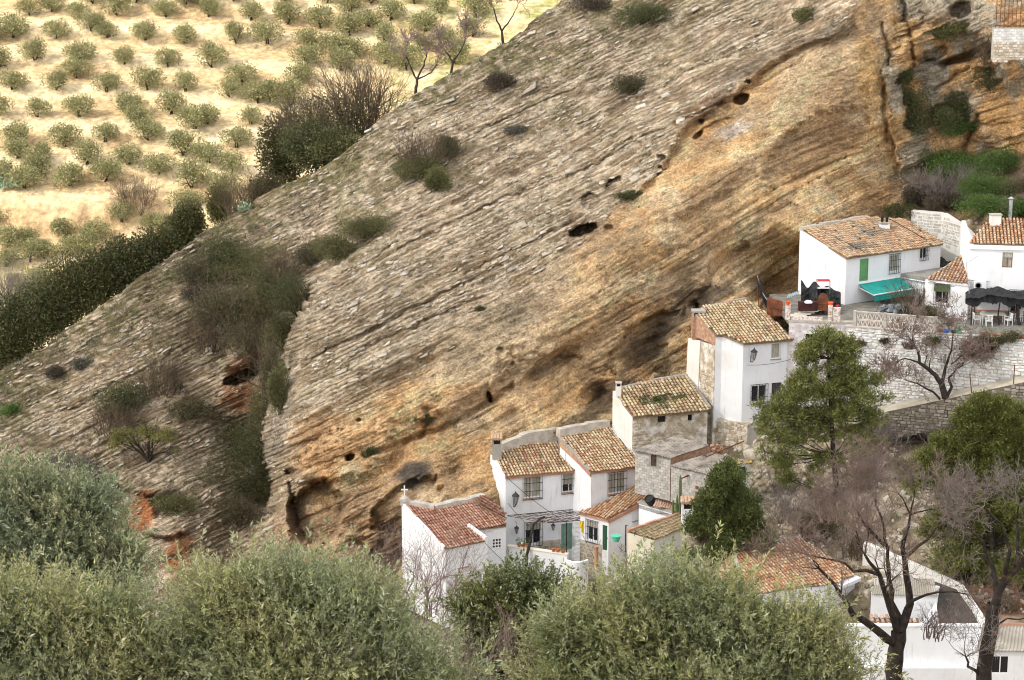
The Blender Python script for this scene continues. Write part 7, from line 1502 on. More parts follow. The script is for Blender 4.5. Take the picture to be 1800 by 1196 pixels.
# ---- bushes on the hillside, in the gully and on the cliff
for i, (px, py, w, h, kd, lb) in enumerate([
    (395, 447, 56, 66, 'dark', 'dark upright bush on the mid hillside left of the rock nose'), (345, 482, 60, 56, 'mix', 'half-bare bush left of the dark upright bush'), (405, 480, 60, 30, 'holm', 'low green bush right of the dark upright bush'), (350, 515, 50, 20, 'brown', 'low brown scrub below the half-bare bush'),
    (642, 402, 76, 50, 'holm', 'rounded green bush above the rock nose'), (590, 440, 66, 56, 'holm', 'green bush just below the rounded one above the rock nose'), (545, 450, 60, 50, 'mix', 'half-bare grey-green bush at the head of the gully'), (505, 480, 60, 60, 'bare', 'bare brown bush in the upper gully'),
    (465, 545, 70, 110, 'holm', 'tall dark green bush in the upper gully'), (415, 540, 80, 90, 'mix', 'wide half-bare bush left of the upper gully'), (520, 525, 56, 80, 'dark', 'dark bush tight against the nose of the rock'), (375, 590, 66, 60, 'bare', 'leafless bush above the orange hollow'), (497, 590, 40, 70, 'holm', 'narrow bush hanging in the gully beside the nose'),
    (748, 272, 110, 70, 'bare', 'spreading leafless shrub high on the slope'), (735, 300, 76, 50, 'holm', 'green shrub below the spreading leafless one'), (768, 320, 44, 44, 'holm', 'small green shrub on the bare slope'), (790, 262, 36, 34, 'dark', 'small dark shrub right of the spreading leafless one'),
    (1130, 28, 86, 44, 'dark', 'dark grey-green bush near the top edge of the slope'), (1040, 8, 60, 24, 'brown', 'brown low scrub at the top edge'), (1412, 26, 36, 26, 'holm', 'little green bush near the top of the cliff edge'), (882, 146, 50, 36, 'brown', 'brown scrubby bush on the upper slope'), (1108, 148, 60, 40, 'mix', 'small half-bare bush in the middle of the grey slabs'), (905, 230, 30, 18, 'grey', 'small grey tussock shrub on the slabs'),
    (460, 740, 50, 110, 'holm', 'tall green bush in the lower gully against the rock'), (435, 830, 84, 110, 'dark', 'large dark bush at the bottom of the gully'), (478, 660, 36, 90, 'mix', 'narrow straggling bush in the middle gully'), (415, 900, 60, 40, 'mix', 'low straggling bush at the foot of the gully'), (455, 870, 40, 40, 'holm', 'small green bush at the foot of the rock nose'),
    (440, 470, 90, 60, 'holm', 'broad green bush at the top of the gully behind the rock'), (485, 515, 70, 70, 'dark', 'dark dense bush in the upper gully close to the nose'), (432, 600, 70, 60, 'mix', 'half-bare bush directly above the hollow roof slab'), (492, 690, 30, 90, 'holm', 'narrow green bush clinging beside the rock nose'), (425, 775, 60, 80, 'holm', 'olive-green bush in the lower gully left of the tall one'), (462, 800, 60, 100, 'dark', 'dark dense bush in the lower gully against the rock foot'), (385, 545, 60, 60, 'mix', 'half-bare bush at the left border of the upper gully'),
    (225, 700, 90, 56, 'dark', 'dark bush above the yellow-green pine on the left slope'), (285, 672, 90, 66, 'bare', 'grey leafless bush behind the dark bush on the left slope'), (200, 745, 90, 60, 'bare', 'leafless brown bush left of the yellow-green tree'), (325, 725, 60, 40, 'mix', 'half-bare low bush right of the yellow-green tree'),
    (303, 886, 56, 34, 'holm', 'small round green bush between the two red banks'), (120, 815, 110, 30, 'grey', 'low grey cushion scrub above the near olive tree'), (60, 830, 60, 24, 'grey', 'grey-green low scrub at the left edge above the olive'), (180, 850, 60, 24, 'brown', 'brown low scrub left of the upper red bank'), (145, 640, 30, 20, 'grey', 'small grey shrub on the left hillside'), (95, 655, 30, 20, 'brown', 'small brown shrub on the left hillside'), (20, 722, 30, 18, 'green', 'small green patch shrub at the left edge of the hillside'), (460, 632, 30, 40, 'bare', 'bare shrub above the orange hollow roof slab'),
    (1608, 195, 34, 120, 'dark', 'long dark ivy hanging in the cleft of the rock'), (1588, 130, 40, 40, 'dark', 'dark ivy at the top of the rock cleft'), (1650, 210, 60, 44, 'dark', 'dark green bush on the ledge right of the cleft'), (1695, 190, 60, 50, 'dark', 'rounded dark bush in the recess of the right rock'), (1690, 225, 60, 30, 'green', 'bright green creeper below the rounded dark bush'), (1742, 130, 44, 90, 'dark', 'tall dark bush under the stone wall at top right'), (1785, 70, 40, 50, 'dark', 'dark bush against the stone wall in the top right corner'),
    (1655, 60, 40, 30, 'holm', 'sparse green bush on the upper right rock'), (1696, 50, 50, 24, 'holm', 'small flat bush below the upper right hollow'), (1735, 95, 30, 50, 'bare', 'bare shrub left of the dark bush at top right'), (1585, 374, 44, 28, 'dark', 'dark bush at the upper end of the broad tile roof'),
    (1650, 285, 108, 48, 'green', 'bright green ivy carpet at the foot of the right rock'), (1700, 300, 94, 48, 'green', 'bright green ivy in the middle of the right slope'), (1740, 330, 81, 59, 'green', 'bright green ivy patch lower on the right slope'), (1775, 282, 81, 40, 'green', 'green ivy at the right edge under the rock'), (1728, 365, 81, 45, 'green', 'green ivy just above the curving retaining wall'), (1640, 335, 70, 60, 'greybare', 'tangled pale twigs above the broad tile roof'), (1690, 335, 50, 60, 'greybare', 'upright pale twigs in the middle of the ivy slope'), (1785, 330, 50, 30, 'bare', 'brown brushwood heap at the right edge above the houses'), (1795, 370, 40, 36, 'green', 'green bush right of the metal flue'), (1660, 355, 60, 30, 'brown', 'brown undergrowth behind the curving retaining wall'), (1610, 345, 40, 40, 'brown', 'brown undergrowth at the foot of the cleft'),
    (745, 738, 30, 16, 'dark', 'little green bush growing in the crack of the rock face'), (655, 795, 24, 14, 'dark', 'tiny bush on the rock face right of the square hole'), (845, 545, 14, 10, 'dark', 'tiny tuft on the middle of the rock face'), (1110, 345, 50, 16, 'dark', 'low green growth on the ledge above the caves'),
    (1600, 735, 70, 50, 'greybare', 'grey leafless thicket under the dark stone wall'), (1560, 770, 70, 60, 'greybare', 'grey leafless thicket left below the path'), (1650, 760, 80, 60, 'greybare', 'grey leafless thicket under the bent bare tree'), (1700, 740, 70, 50, 'bare', 'brown leafless thicket right of the bent bare tree'), (1770, 725, 60, 40, 'bare', 'brown leafless thicket at the right edge below the dark wall'), (1540, 700, 40, 30, 'holm', 'green weeds beside the lower end of the path'), (1590, 700, 50, 20, 'green', 'green weeds on the bank below the white wall'),
    (1380, 900, 70, 60, 'greybare', 'leafless pale shrub above the hipped roof'), (1430, 930, 70, 60, 'bare', 'leafless shrub right above the hipped roof'), (1450, 935, 60, 50, 'mix', 'blue-green shrub behind the hipped roof'), (1500, 960, 60, 60, 'bare', 'brown leafless shrub right of the hipped roof'), (1520, 830, 60, 80, 'greybare', 'tall grey twigs below the broad pine'), (1380, 850, 60, 50, 'greybare', 'leafless twigs left of the broad pine trunk'), (1760, 1070, 60, 40, 'bare', 'bare brushwood on the red soil at right'),
    (1240, 940, 40, 40, 'mix', 'small scrub beside the dense little pine'), (1085, 965, 60, 50, 'bare', 'tangled leafless shrub below the open pergola'), (1060, 950, 40, 40, 'bare', 'leafless climbing shrub at the orange post')]):
    if 370 < px < 530 and 440 < py < 930: w, h = w*1.3, h*1.25
    bush('shrub', lb, px, py, w, h, kd, 700+i, cat='shrub', group='shrubs on the rock and slopes')
rr = random.Random(44)
for i, (px, py, w, h, kd, lb) in enumerate([(1512, 600, 20, 12, 'brown', 'small brown tuft at the left top of the white stone wall'), (1555, 596, 16, 10, 'brown', 'small brown tuft below the balustrade'), (1640, 598, 26, 18, 'holm', 'green tuft growing near the top of the white stone wall'), (1700, 610, 26, 18, 'brown', 'reddish tuft in the upper right part of the white stone wall'), (1712, 620, 22, 16, 'holm', 'green tuft right of the reddish one'), (1741, 612, 26, 18, 'holm', 'rounded green tuft low on the white stone wall'), (1760, 597, 30, 16, 'holm', 'trailing green plant under the white table'), (1780, 592, 30, 20, 'mix', 'trailing half-dry plant at the right end of the terrace'), (1730, 594, 26, 14, 'holm', 'trailing plant below the left white chair')]):
    a, z = WJ.hit(px, py); bush('wall_plant', lb, px, py, w, h, kd, 900+i, cat='wall plant', group='tufts growing on the white stone wall', on=WJ.pt(a, z-.3, .15))
bush('shrub', 'reddish-brown leafless climber under the teal awning', 1595, 535, 60, 60, 'bare', 931, cat='shrub', on=Vector((P(1595, 548, 175).x, 174.2, zt)))
bush('shrub', 'green potted thicket behind the balustrade end', 1632, 555, 40, 24, 'holm', 932, cat='shrub', on=Vector((P(1632, 560, 173.4).x, 173.2, zt)))
bush('shrub', 'dark leafy plant in front of the sage green door', 1003, 972, 26, 26, 'dark', 933, cat='shrub', on=Vector((P(1003, 975, 162.8).x, 163.2, zf)))
# the yellow-green tree on the left slope
yt = terr(262, 812); bare = px_limb([(262, 822, 0), (260, 800, 0)], yt.y)
t = thing('pine_tree', yt, 'small flat-topped yellow-green pine growing from the rocks on the left slope', 'pine tree'); rng = np.random.default_rng(71); out = []
for dx in (-45, -25, 0, 22, 40): grow(np.array(P(261, 812, yt.y)), np.array(P(261+dx, 775-abs(dx)*.2, yt.y+rng.normal(0, .6)))-np.array(P(261, 812, yt.y)), 1.9, .11, rng, 2, out, .4, .7, (2, 3), .1, 3, .02)
A, B, a, b, _ = seg_mesh(out, 0); v, f = tubes(A, B, a, b, 5); link('trunk', np_mesh('trunk', v, f, ORG[t.name]), M['bark'], t); parts = []
for i in range(44):
    px = 200+rng.random()*110; py = 782-26*math.sin(math.pi*(px-195)/125)+rng.normal(0, 9); v, f, c = leaf_cluster(P(px, py, yt.y+rng.normal(0, 1.0)), (.52, .45, .22), 130, .2, .05, PAL_YEL, seed=i+900); parts.append((v, f, c))
v, f, c = merge(parts); link('crown', np_mesh('crown', v, f, ORG[t.name], c), M['needle'], t)

# ---- pines in the village
def pine(label, trunk, Yb, blobs, seed, pal, tufts=1.0, nsz=.24):
    """blobs: (px,py,rx,ry) foliage masses in photo pixels at depth Yb"""
    rng = np.random.default_rng(seed); base = P(*trunk[0], Yb); t = thing('pine_tree', base, label, 'pine tree', 'pines among the village houses'); pts = [np.array(P(x, y, Yb)) for x, y in trunk]; out = []; N_ = len(pts)-1
    for k in range(N_): out.append((pts[k], pts[k+1], .24*(1-.8*k/N_), .24*(1-.8*(k+1)/N_)))
    parts = []; k_ = Yb/FPX
    for (bx, by, rx, ry) in blobs:
        c = np.array(P(bx, by, Yb+rng.normal(0, rx*k_*.4))); ty = [p for p in pts]; j = int(np.argmin([np.linalg.norm(p-c-np.array([0, 0, -.8])) for p in pts])); s = pts[j]
        m = (s+c)/2+np.array([0, 0, -.15]); out.append((s, m, .05, .035)); out.append((m, c, .035, .02)); R = np.array([rx*k_, rx*k_*.9, ry*k_])
        n = int(max(8, 60*R[0]*R[2]*tufts*1.5)); d = rng.normal(size=(n, 3)); d /= np.linalg.norm(d, axis=1)[:, None]; q = c+d*R*(.35+.65*rng.random(n)**.6)[:, None]
        for i in range(n):
            out.append((c+(q[i]-c)*.3, q[i], .012, .008)); u = d[i]+np.array([0, 0, .5]); u /= np.linalg.norm(u); m_ = 30
            pp = q[i]+rng.normal(0, .13, (m_, 3))+u*rng.uniform(-.1, .25, m_)[:, None]; tone = rng.uniform(.65, 1.35); v, f, cc = leaves_at(pp, np.tile(u, (m_, 1)), nsz, .06, pal, rng, .3, .75); parts.append((v, f, cc*tone))
    v, f, c = merge(parts); link('crown', np_mesh('crown', v, f, ORG[t.name], c), M['needle'], t)
    A, B, a, b, _ = seg_mesh(out, 0); v, f = tubes(A, B, a, b, 6); link('trunk', np_mesh('trunk', v, f, ORG[t.name]), M['bark'], t); return t
PAL_P1 = [(0.166, 0.184, 0.056), (0.203, 0.221, 0.067), (0.129, 0.141, 0.043), (0.232, 0.245, 0.08)]
PAL_P2 = [(.105, .13, .04), (.13, .155, .048), (.08, .095, .032)]
PAL_P3 = [(0.136, 0.151, 0.039), (0.166, 0.18, 0.048), (0.108, 0.117, 0.034)]
def blobs_env(rng, n, rows):
    r = []
    for _ in range(n):
        k = rng.random()*(len(rows)-1); i = int(k); f = k-i; y = rows[i][0]*(1-f)+rows[i+1][0]*f; x0 = rows[i][1]*(1-f)+rows[i+1][1]*f; x1 = rows[i][2]*(1-f)+rows[i+1][2]*f
        r.append((x0+(x1-x0)*rng.random(), y+rng.normal(0, 5), rng.uniform(13, 24), rng.uniform(9, 17)))
    return r
rg = np.random.default_rng(88)
pine('tall open pine in front of the painted brick building and white stone wall', [(1472, 872), (1465, 800), (1462, 740), (1458, 680), (1456, 630), (1455, 592)], 160,
     blobs_env(rg, 76, [(592, 1420, 1490), (625, 1402, 1510), (670, 1395, 1515), (700, 1375, 1525), (740, 1345, 1535), (790, 1345, 1540), (835, 1370, 1520)])+[(1345, 735, 18, 13), (1335, 715, 10, 10), (1545, 665, 14, 9), (1530, 672, 14, 9), (1555, 700, 13, 9), (1345, 795, 16, 9), (1365, 810, 16, 9), (1540, 735, 22, 11), (1390, 845, 16, 8)], 81, PAL_P1, .85)
pine('dense small dark green pine beside the tiled chimney', [(1276, 1000), (1276, 930), (1276, 870), (1277, 838)], 151, blobs_env(rg, 64, [(833, 1272, 1282), (850, 1258, 1294), (880, 1238, 1312), (915, 1218, 1330), (950, 1206, 1346), (980, 1215, 1340)]), 82, PAL_P2, 1.1)
pine('broad pine at the right edge below the dark stone wall', [(1745, 960), (1740, 880), (1742, 800), (1745, 720)], 150, blobs_env(rg, 170, [(712, 1715, 1800), (745, 1680, 1840), (790, 1640, 1860), (830, 1605, 1870), (870, 1615, 1870), (920, 1650, 1870)]), 83, PAL_P3, 1.2)
pine('low dark pine behind the leafless tree at right', [(1700, 1030), (1705, 960), (1710, 900)], 151, blobs_env(rg, 46, [(900, 1620, 1800), (940, 1600, 1820), (985, 1640, 1800), (1020, 1670, 1760)]), 84, PAL_P1, 1.2)
pine('pine foliage filling the gap between the broad pine and the right edge', [(1800, 1060), (1805, 980), (1810, 900)], 149, blobs_env(rg, 26, [(890, 1770, 1860), (950, 1760, 1860), (1020, 1770, 1850)]), 85, PAL_P3, 1.1)

# ---- leafless trees
Y1 = 75
bare_tree('bare_tree', 'large leafless almond tree with a forked black trunk in front of the long white wall', P(1572, 1260, Y1), [
    (px_limb([(1570, 1300, 0), (1573, 1220, 0), (1574, 1160, 0), (1580, 1110, 0)], Y1), .36, .27), (px_limb([(1578, 1115, 0), (1560, 1050, -.2), (1545, 1010, -.5), (1520, 975, -.8)], Y1), .20, .07), (px_limb([(1582, 1110, 0), (1600, 1060, .2), (1594, 1010, .3), (1588, 960, .4), (1600, 905, .5)], Y1), .24, .07),
    (px_limb([(1575, 1130, 0), (1530, 1100, -.5), (1500, 1080, -.8), (1470, 1030, -1), (1440, 1000, -1.2)], Y1), .24, .06), (px_limb([(1588, 1100, 0), (1570, 1060, .3), (1562, 1000, .3), (1555, 930, .2), (1540, 890, 0)], Y1), .15, .05), (px_limb([(1592, 1070, .1), (1615, 1050, -.2), (1650, 1040, -.3), (1700, 1045, -.4)], Y1), .10, .03), (px_limb([(1588, 980, 0), (1630, 950, .3), (1655, 915, .4)], Y1), .10, .04),
    (px_limb([(1545, 1010, 0), (1500, 1000, .3), (1470, 985, .4), (1420, 975, .4)], Y1), .10, .035), (px_limb([(1555, 960, 0), (1520, 920, .3), (1500, 890, .3)], Y1), .10, .04)], 21, 5, .80, .022, rmin=.0055, dens=.8, cat='almond tree')
bare_tree('bare_tree', 'leafless almond tree with a leaning black trunk near the right edge', P(1730, 1260, 74), [
    (px_limb([(1722, 1300, 0), (1732, 1200, 0), (1737, 1120, 0), (1748, 1062, 0)], 74), .30, .24), (px_limb([(1748, 1065, 0), (1765, 1020, 0), (1800, 985, 0), (1850, 940, 0)], 74), .22, .10), (px_limb([(1752, 1050, 0), (1745, 1000, .3), (1725, 950, .5), (1690, 920, .7)], 74), .13, .04), (px_limb([(1765, 1020, 0), (1775, 970, -.3), (1760, 920, -.4), (1730, 890, -.4)], 74), .13, .04),
    (px_limb([(1785, 995, 0), (1790, 940, .4), (1790, 890, .4)], 74), .13, .04), (px_limb([(1740, 1100, 0), (1770, 1090, -.3), (1810, 1085, -.4)], 74), .06, .03), (px_limb([(1725, 1190, 0), (1702, 1172, -.2), (1698, 1155, -.2)], 74), .10, .05)], 22, 5, .76, .022, twigmat='twig_pale', rmin=.0055, dens=.8, cat='almond tree')
Y3 = 165.2
bare_tree('bare_tree', 'bent leafless tree standing on the path in front of the white stone wall', P(1665, 728, Y3), [
    (px_limb([(1668, 735, 0), (1664, 705, 0), (1655, 672, 0)], Y3), .30, .22), (px_limb([(1655, 675, 0), (1640, 655, 0), (1618, 638, 0), (1612, 615, 0), (1604, 602, 0)], Y3), .20, .06), (px_limb([(1656, 672, 0), (1662, 645, .3), (1672, 615, .4), (1675, 592, .4)], Y3), .14, .04), (px_limb([(1662, 700, 0), (1673, 680, -.3), (1668, 665, -.4), (1682, 648, -.4)], Y3), .14, .06),
    (px_limb([(1662, 710, 0), (1640, 690, .2), (1615, 675, .3), (1590, 668, .3)], Y3), .10, .03), (px_limb([(1618, 638, 0), (1590, 630, -.3), (1572, 640, -.3)], Y3), .08, .025), (px_limb([(1672, 640, 0), (1695, 622, .3), (1705, 632, .3)], Y3), .06, .02)], 23, 5, 1.0, .035, rmin=.014, dens=.9)
wb = thing('witches_broom', P(1599, 600, Y3), 'dense ball of twigs in the crown of the bent leafless tree', 'twig ball'); v, f = brush_mesh(60, .9, 1.2, 5, .012, depth=1); link('twigs', np_mesh('twigs', v+np.array(P(1599, 612, Y3)), f, ORG[wb.name]), M['twig'], wb)
for i, (x, y, w, h, Y, lb) in enumerate([(745, 1000, 110, 170, 152, 'leafless pinkish shrub in front of the lowest white house'), (690, 1000, 90, 140, 156, 'leafless shrub left of the lowest white house against the rock'), (800, 1040, 70, 90, 150, 'leafless shrub below the shuttered window of the lowest house'), (845, 1130, 130, 150, 52, 'brown brushwood between the two big near olive trees'), (1640, 1090, 60, 60, 76, 'fine leafless twigs right of the big almond trunk'), (1460, 870, 70, 90, 100, 'reddish leafless shrub below the tall open pine'), (1520, 900, 60, 90, 100, 'reddish leafless shrub behind the big almond tree')]):
    base = P(x, y+h*.5, Y); t = thing('bare_shrub', base, lb, 'shrub', 'leafless shrubs'); k = Y/FPX; v, f = brush_mesh(12, h*k, w*k*1.1, 40+i, rmin=.22*k, depth=3 if Y > 90 else 3); o = link('twigs', np_mesh('twigs', v+np.array(base), f, ORG[t.name]), M['twig'], t)

# ---- near olive trees
def sprig(rng, nleaf, L, leafL, leafW):
    """one olive shoot: stem triangle strip and paired leaves, pointing +Z"""
    V = []; t = np.sort(rng.random(nleaf))*.95+.05; an = rng.random(nleaf)*2*math.pi; base = np.stack([0*t, 0*t, t*L], 1); tilt = rng.uniform(.5, .95, nleaf)
    d = np.stack([np.cos(an)*np.sin(tilt), np.sin(an)*np.sin(tilt), np.cos(tilt)], 1); q = rng.normal(size=(nleaf, 3)); s = np.cross(d, q); s /= np.linalg.norm(s, axis=1)[:, None]; l = leafL*rng.uniform(.6, 1.15, nleaf)[:, None]
    W_ = leafW*rng.uniform(.8, 1.2, nleaf)[:, None]; v = np.stack([base, base+d*l*.45+s*W_*.5, base+d*l, base+d*l*.45-s*W_*.5], 1).reshape(-1, 3); return v
def near_olive(label, blobs, Y, n, seed, pal, dark=.5, L=.42, leaf=.085, lw=.019, nleaf=20, trunk=None):
    rng = np.random.default_rng(seed); k = Y/FPX; c0 = P(blobs[0][0], blobs[0][1]+blobs[0][3]*1.0, Y); t = thing('olive_tree', c0, label, 'olive tree', 'large olive trees in the foreground'); sp = [sprig(rng, nleaf, L, leaf, lw) for _ in range(10)]
    A = np.array([b[2]*b[3] for b in blobs], float); A /= A.sum(); bi = rng.choice(len(blobs), n, p=A); B = np.array(blobs, float); cx = np.array([tuple(P(b[0], b[1], Y+(b[4] if len(b) > 4 else 0))) for b in blobs])
    d = rng.normal(size=(n, 3)); d[:, 1] -= .35; d[:, 2] += .15; d /= np.linalg.norm(d, axis=1)[:, None]; R = np.stack([B[:, 2], B[:, 2]*.85, B[:, 3]], 1)*k
    lump = .80+.42*fbm(d[:, 0]*2.6+bi*7.1, d[:, 2]*2.6+d[:, 1]*1.7, seed, 3); q = cx[bi]+d*R[bi]*((.5+.5*rng.random(n)**.5)*lump*1.05)[:, None]
    gapm = fbm(q[:, 0]*1.3, q[:, 2]*1.3+q[:, 1], seed+5, 3) > .36; q = np.where(gapm[:, None], q, cx[bi]+(q-cx[bi])*.55)
    u = d*.8+rng.normal(0, .45, (n, 3)); u[:, 2] += .75; droop = rng.random(n) < .12; u[droop, 2] -= 1.6; u /= np.linalg.norm(u, axis=1)[:, None]
    h = rng.normal(size=(n, 3)); a = np.cross(u, h); a /= np.linalg.norm(a, axis=1)[:, None]; b = np.cross(u, a); Rm = np.stack([a, b, u], 2); V = np.empty((n, nleaf*4, 3)); which = rng.integers(10, size=n); sc = rng.uniform(.5, 1.35, n)*np.where((rng.random(n) < .10) & (d[:, 2] > .1), 2.1, 1.); u[sc > 1.6, 2] += .9; u /= np.linalg.norm(u, axis=1)[:, None]
    for j in range(10):
        m = which == j; V[m] = np.einsum('nij,kj->nki', Rm[m], sp[j])*sc[m][:, None, None]**.75+q[m][:, None, :]
    F = np.arange(n*nleaf*4).reshape(-1, 4); pal = np.array(pal); ci = rng.integers(len(pal), size=(n, nleaf)); pale = rng.random((n, nleaf)) < .22; col = pal[ci]*rng.uniform(.7, 1.25, n)[:, None, None]; col[pale] = np.array((.46, .48, .34))*rng.uniform(.7, 1.1, pale.sum())[:, None]; hue = .5+.5*np.sin(q[:, 0]*1.7+q[:, 2]*2.3+seed); col[:, :, 0] *= (1+.25*hue)[:, None]; col[:, :, 1] *= (1+.12*hue)[:, None]
    link('crown', np_mesh('crown', V.reshape(-1, 3), F, ORG[t.name], np.clip(col.reshape(-1, 3), 0, 1)), M['leaf'], t)
    out = []
    for i in range(len(blobs)):
        for _ in range(3): dd = cx[i]-np.array(c0)+rng.normal(0, .4, 3); grow(np.array(c0)+rng.normal(0, .1, 3), dd/np.linalg.norm(dd), np.linalg.norm(dd)*.33, .08, rng, 4, out, .5, .7, (2, 3), .1, 3, .005)
    m = rng.choice(n, min(n, 1100), replace=False); [out.append((q[i]-u[i]*.35, q[i]+u[i]*L*.9, .006, .003)) for i in m]
    out.append((np.array(c0)-np.array([0, 0, 3.]), np.array(c0)+np.array([0, 0, .3]), .3, .2)); A_, B_, a_, b_, _ = seg_mesh(out, 0); g_ = a_ > .03; v, f = tubes(A_[g_], B_[g_], a_[g_], b_[g_], 6); link('trunk', np_mesh('trunk', v, f, ORG[t.name]), M['bark'], t); g_ = ~g_; v, f = tubes(A_[g_], B_[g_], a_[g_], b_[g_], 3); o = link('twigs', np_mesh('twigs', v, f, ORG[t.name]), M['olive_twig'], t); o['kind'] = 'stuff'
    # shaded inner leaves
    m2 = n*5; bi = rng.choice(len(blobs), m2, p=A); d = rng.normal(size=(m2, 3)); d /= np.linalg.norm(d, axis=1)[:, None]; q = cx[bi]+d*R[bi]*(.75*rng.random(m2)**.5)[:, None]; v, f, c = leaves_at(q, d, leaf*2.2, leaf*.6, pal, rng, .2); o = link('inner_leaves', np_mesh('inner_leaves', v, f, ORG[t.name], c), M['leaf'], t); return t
PN = [(0.256, 0.298, 0.145), (0.307, 0.351, 0.179), (0.213, 0.256, 0.12), (0.351, 0.385, 0.213), (0.292, 0.307, 0.12)]
PN2 = [(0.175, 0.229, 0.123), (0.219, 0.272, 0.149), (0.149, 0.193, 0.105), (0.281, 0.315, 0.193)]
near_olive('shaded grey-green olive tree at the left edge below the rocky slope', [(90, 960, 150, 120), (-20, 930, 120, 110), (190, 1000, 80, 90), (60, 870, 60, 50), (150, 890, 60, 50)], 58, 5200, 91, PN2, leaf=.10, lw=.024, L=.5)
near_olive('big pale olive tree filling the bottom left corner', [(120, 1240, 240, 200), (270, 1190, 120, 130), (-60, 1180, 150, 160), (60, 1085, 110, 85), (190, 1090, 90, 80), (-20, 1060, 80, 60)], 38, 6800, 92, PN, leaf=.075, lw=.018, L=.40)
near_olive('big pale olive tree in the bottom centre left, with upright shoots', [(520, 1200, 250, 200), (400, 1085, 110, 100), (640, 1120, 110, 100), (720, 1230, 130, 140), (520, 1050, 100, 75), (450, 1030, 70, 60), (600, 1060, 80, 70)], 38, 7600, 93, PN, leaf=.075, lw=.018, L=.42)
near_olive('wide olive tree in front of the terrace and the hipped roof', [(1220, 1220, 280, 190), (1070, 1120, 120, 100), (1190, 1070, 110, 100), (1360, 1130, 120, 95), (1010, 1220, 110, 150), (1450, 1200, 90, 110), (1130, 1060, 80, 70), (1270, 1080, 100, 85), (990, 1120, 60, 70), (1430, 1110, 60, 60)], 45, 8200, 94, [(c[0]*.92, c[1]*.92, c[2]*.85) for c in PN], leaf=.085, lw=.019, L=.42)
near_olive('darker green bushy tree behind the two pale olive trees', [(890, 1110, 80, 90), (840, 1080, 50, 70), (925, 1040, 55, 50), (960, 1090, 60, 80), (880, 1190, 80, 60), (880, 1050, 50, 45)], 56, 3200, 95, [(.115, .15, .045), (.15, .18, .055), (.095, .12, .04)], leaf=.085, lw=.03, L=.35)
# foreground slope under the trees
xs = np.linspace(-60, 60, 50); ys = np.linspace(-12, 152, 60); X, Y = np.meshgrid(xs, ys); Z = np.interp(Y, [-12, 0, 40, 60, 78, 120, 152], [60, 57.6, 39.5, 31, 22.5, 3., -17])+1.0*(fbm(X/6, Y/6, 501)-.5)
idx = np.arange(X.size).reshape(X.shape); F = np.stack([idx[:-1, :-1], idx[:-1, 1:], idx[1:, 1:], idx[1:, :-1]], 2).reshape(-1, 4); link('foreground_slope', np_mesh('foreground_slope', np.stack([X, Y, Z], 2).reshape(-1, 3), F, col=np.tile((.17, .13, .07), (X.size, 1)), smooth=True), M['earth'], kind='structure')

# ================================================================ loose slabs, tufts
def slabs():
    rng = np.random.default_rng(77); n = 5000; J = rng.integers(24, 804, n*3); I = rng.integers(23, 22+560, n*3); Wt = T_slab[I, J]; py = T_PY[I, J]; px = T_cols[J]
    keep = rng.random(n*3) < Wt*(1-T_vil[I, J])*np.where(px < 470, .40, 1.)*(.25+.75*sm(.42, .6, fbm(px/60., py/25., 71))); I, J = I[keep][:n], J[keep][:n]; p = T_pos[I, J]; m = len(p)
    u = np.array([math.cos(DIP), -.10, math.sin(DIP)]); u /= np.linalg.norm(u); w = np.array([-math.sin(DIP), -.25, math.cos(DIP)]); w -= u*w.dot(u); w /= np.linalg.norm(w); dd = np.cross(u, w)
    L = rng.lognormal(-1.0, .5, m); T = np.minimum(L*rng.uniform(.07, .16, m), .10); D_ = L*rng.uniform(.4, .8, m); jit = rng.normal(0, .08, (m, 3, 3)); U = u+jit[:, 0]; U /= np.linalg.norm(U, axis=1)[:, None]; Wv = w+jit[:, 1]; Wv -= U*np.sum(U*Wv, 1)[:, None]; Wv /= np.linalg.norm(Wv, axis=1)[:, None]; Dv = np.cross(U, Wv)
    V = []
    for sz in (-1, 1):
        for sx, sy in ((-1, -1), (1, -1), (1, 1), (-1, 1)):
            s_ = rng.uniform(.7, 1.05, (m, 1)); V.append(p+U*(sx*L/2)[:, None]*s_+Dv*(sy*D_/2)[:, None]*s_+Wv*(sz*T/2)[:, None])
    V = np.stack(V, 1); f = np.array([(0, 3, 2, 1), (4, 5, 6, 7), (0, 1, 5, 4), (1, 2, 6, 5), (2, 3, 7, 6), (3, 0, 4, 7)]); F = (np.arange(m)[:, None, None]*8+f[None]).reshape(-1, 4)
    pal = np.array([(.42, .37, .295), (.38, .33, .26), (.48, .435, .36), (.32, .27, .205)]); c = pal[rng.integers(4, size=m)]*rng.uniform(.85, 1.15, m)[:, None]; o = link('rock_slabs', np_mesh('rock_slabs', V.reshape(-1, 3), F, col=np.repeat(c, 6, 0)), M['stone'], kind='stuff')
    set_tag(o, 'pale limestone slabs and rubble breaking the surface of the slope', 'rocks')
slabs()
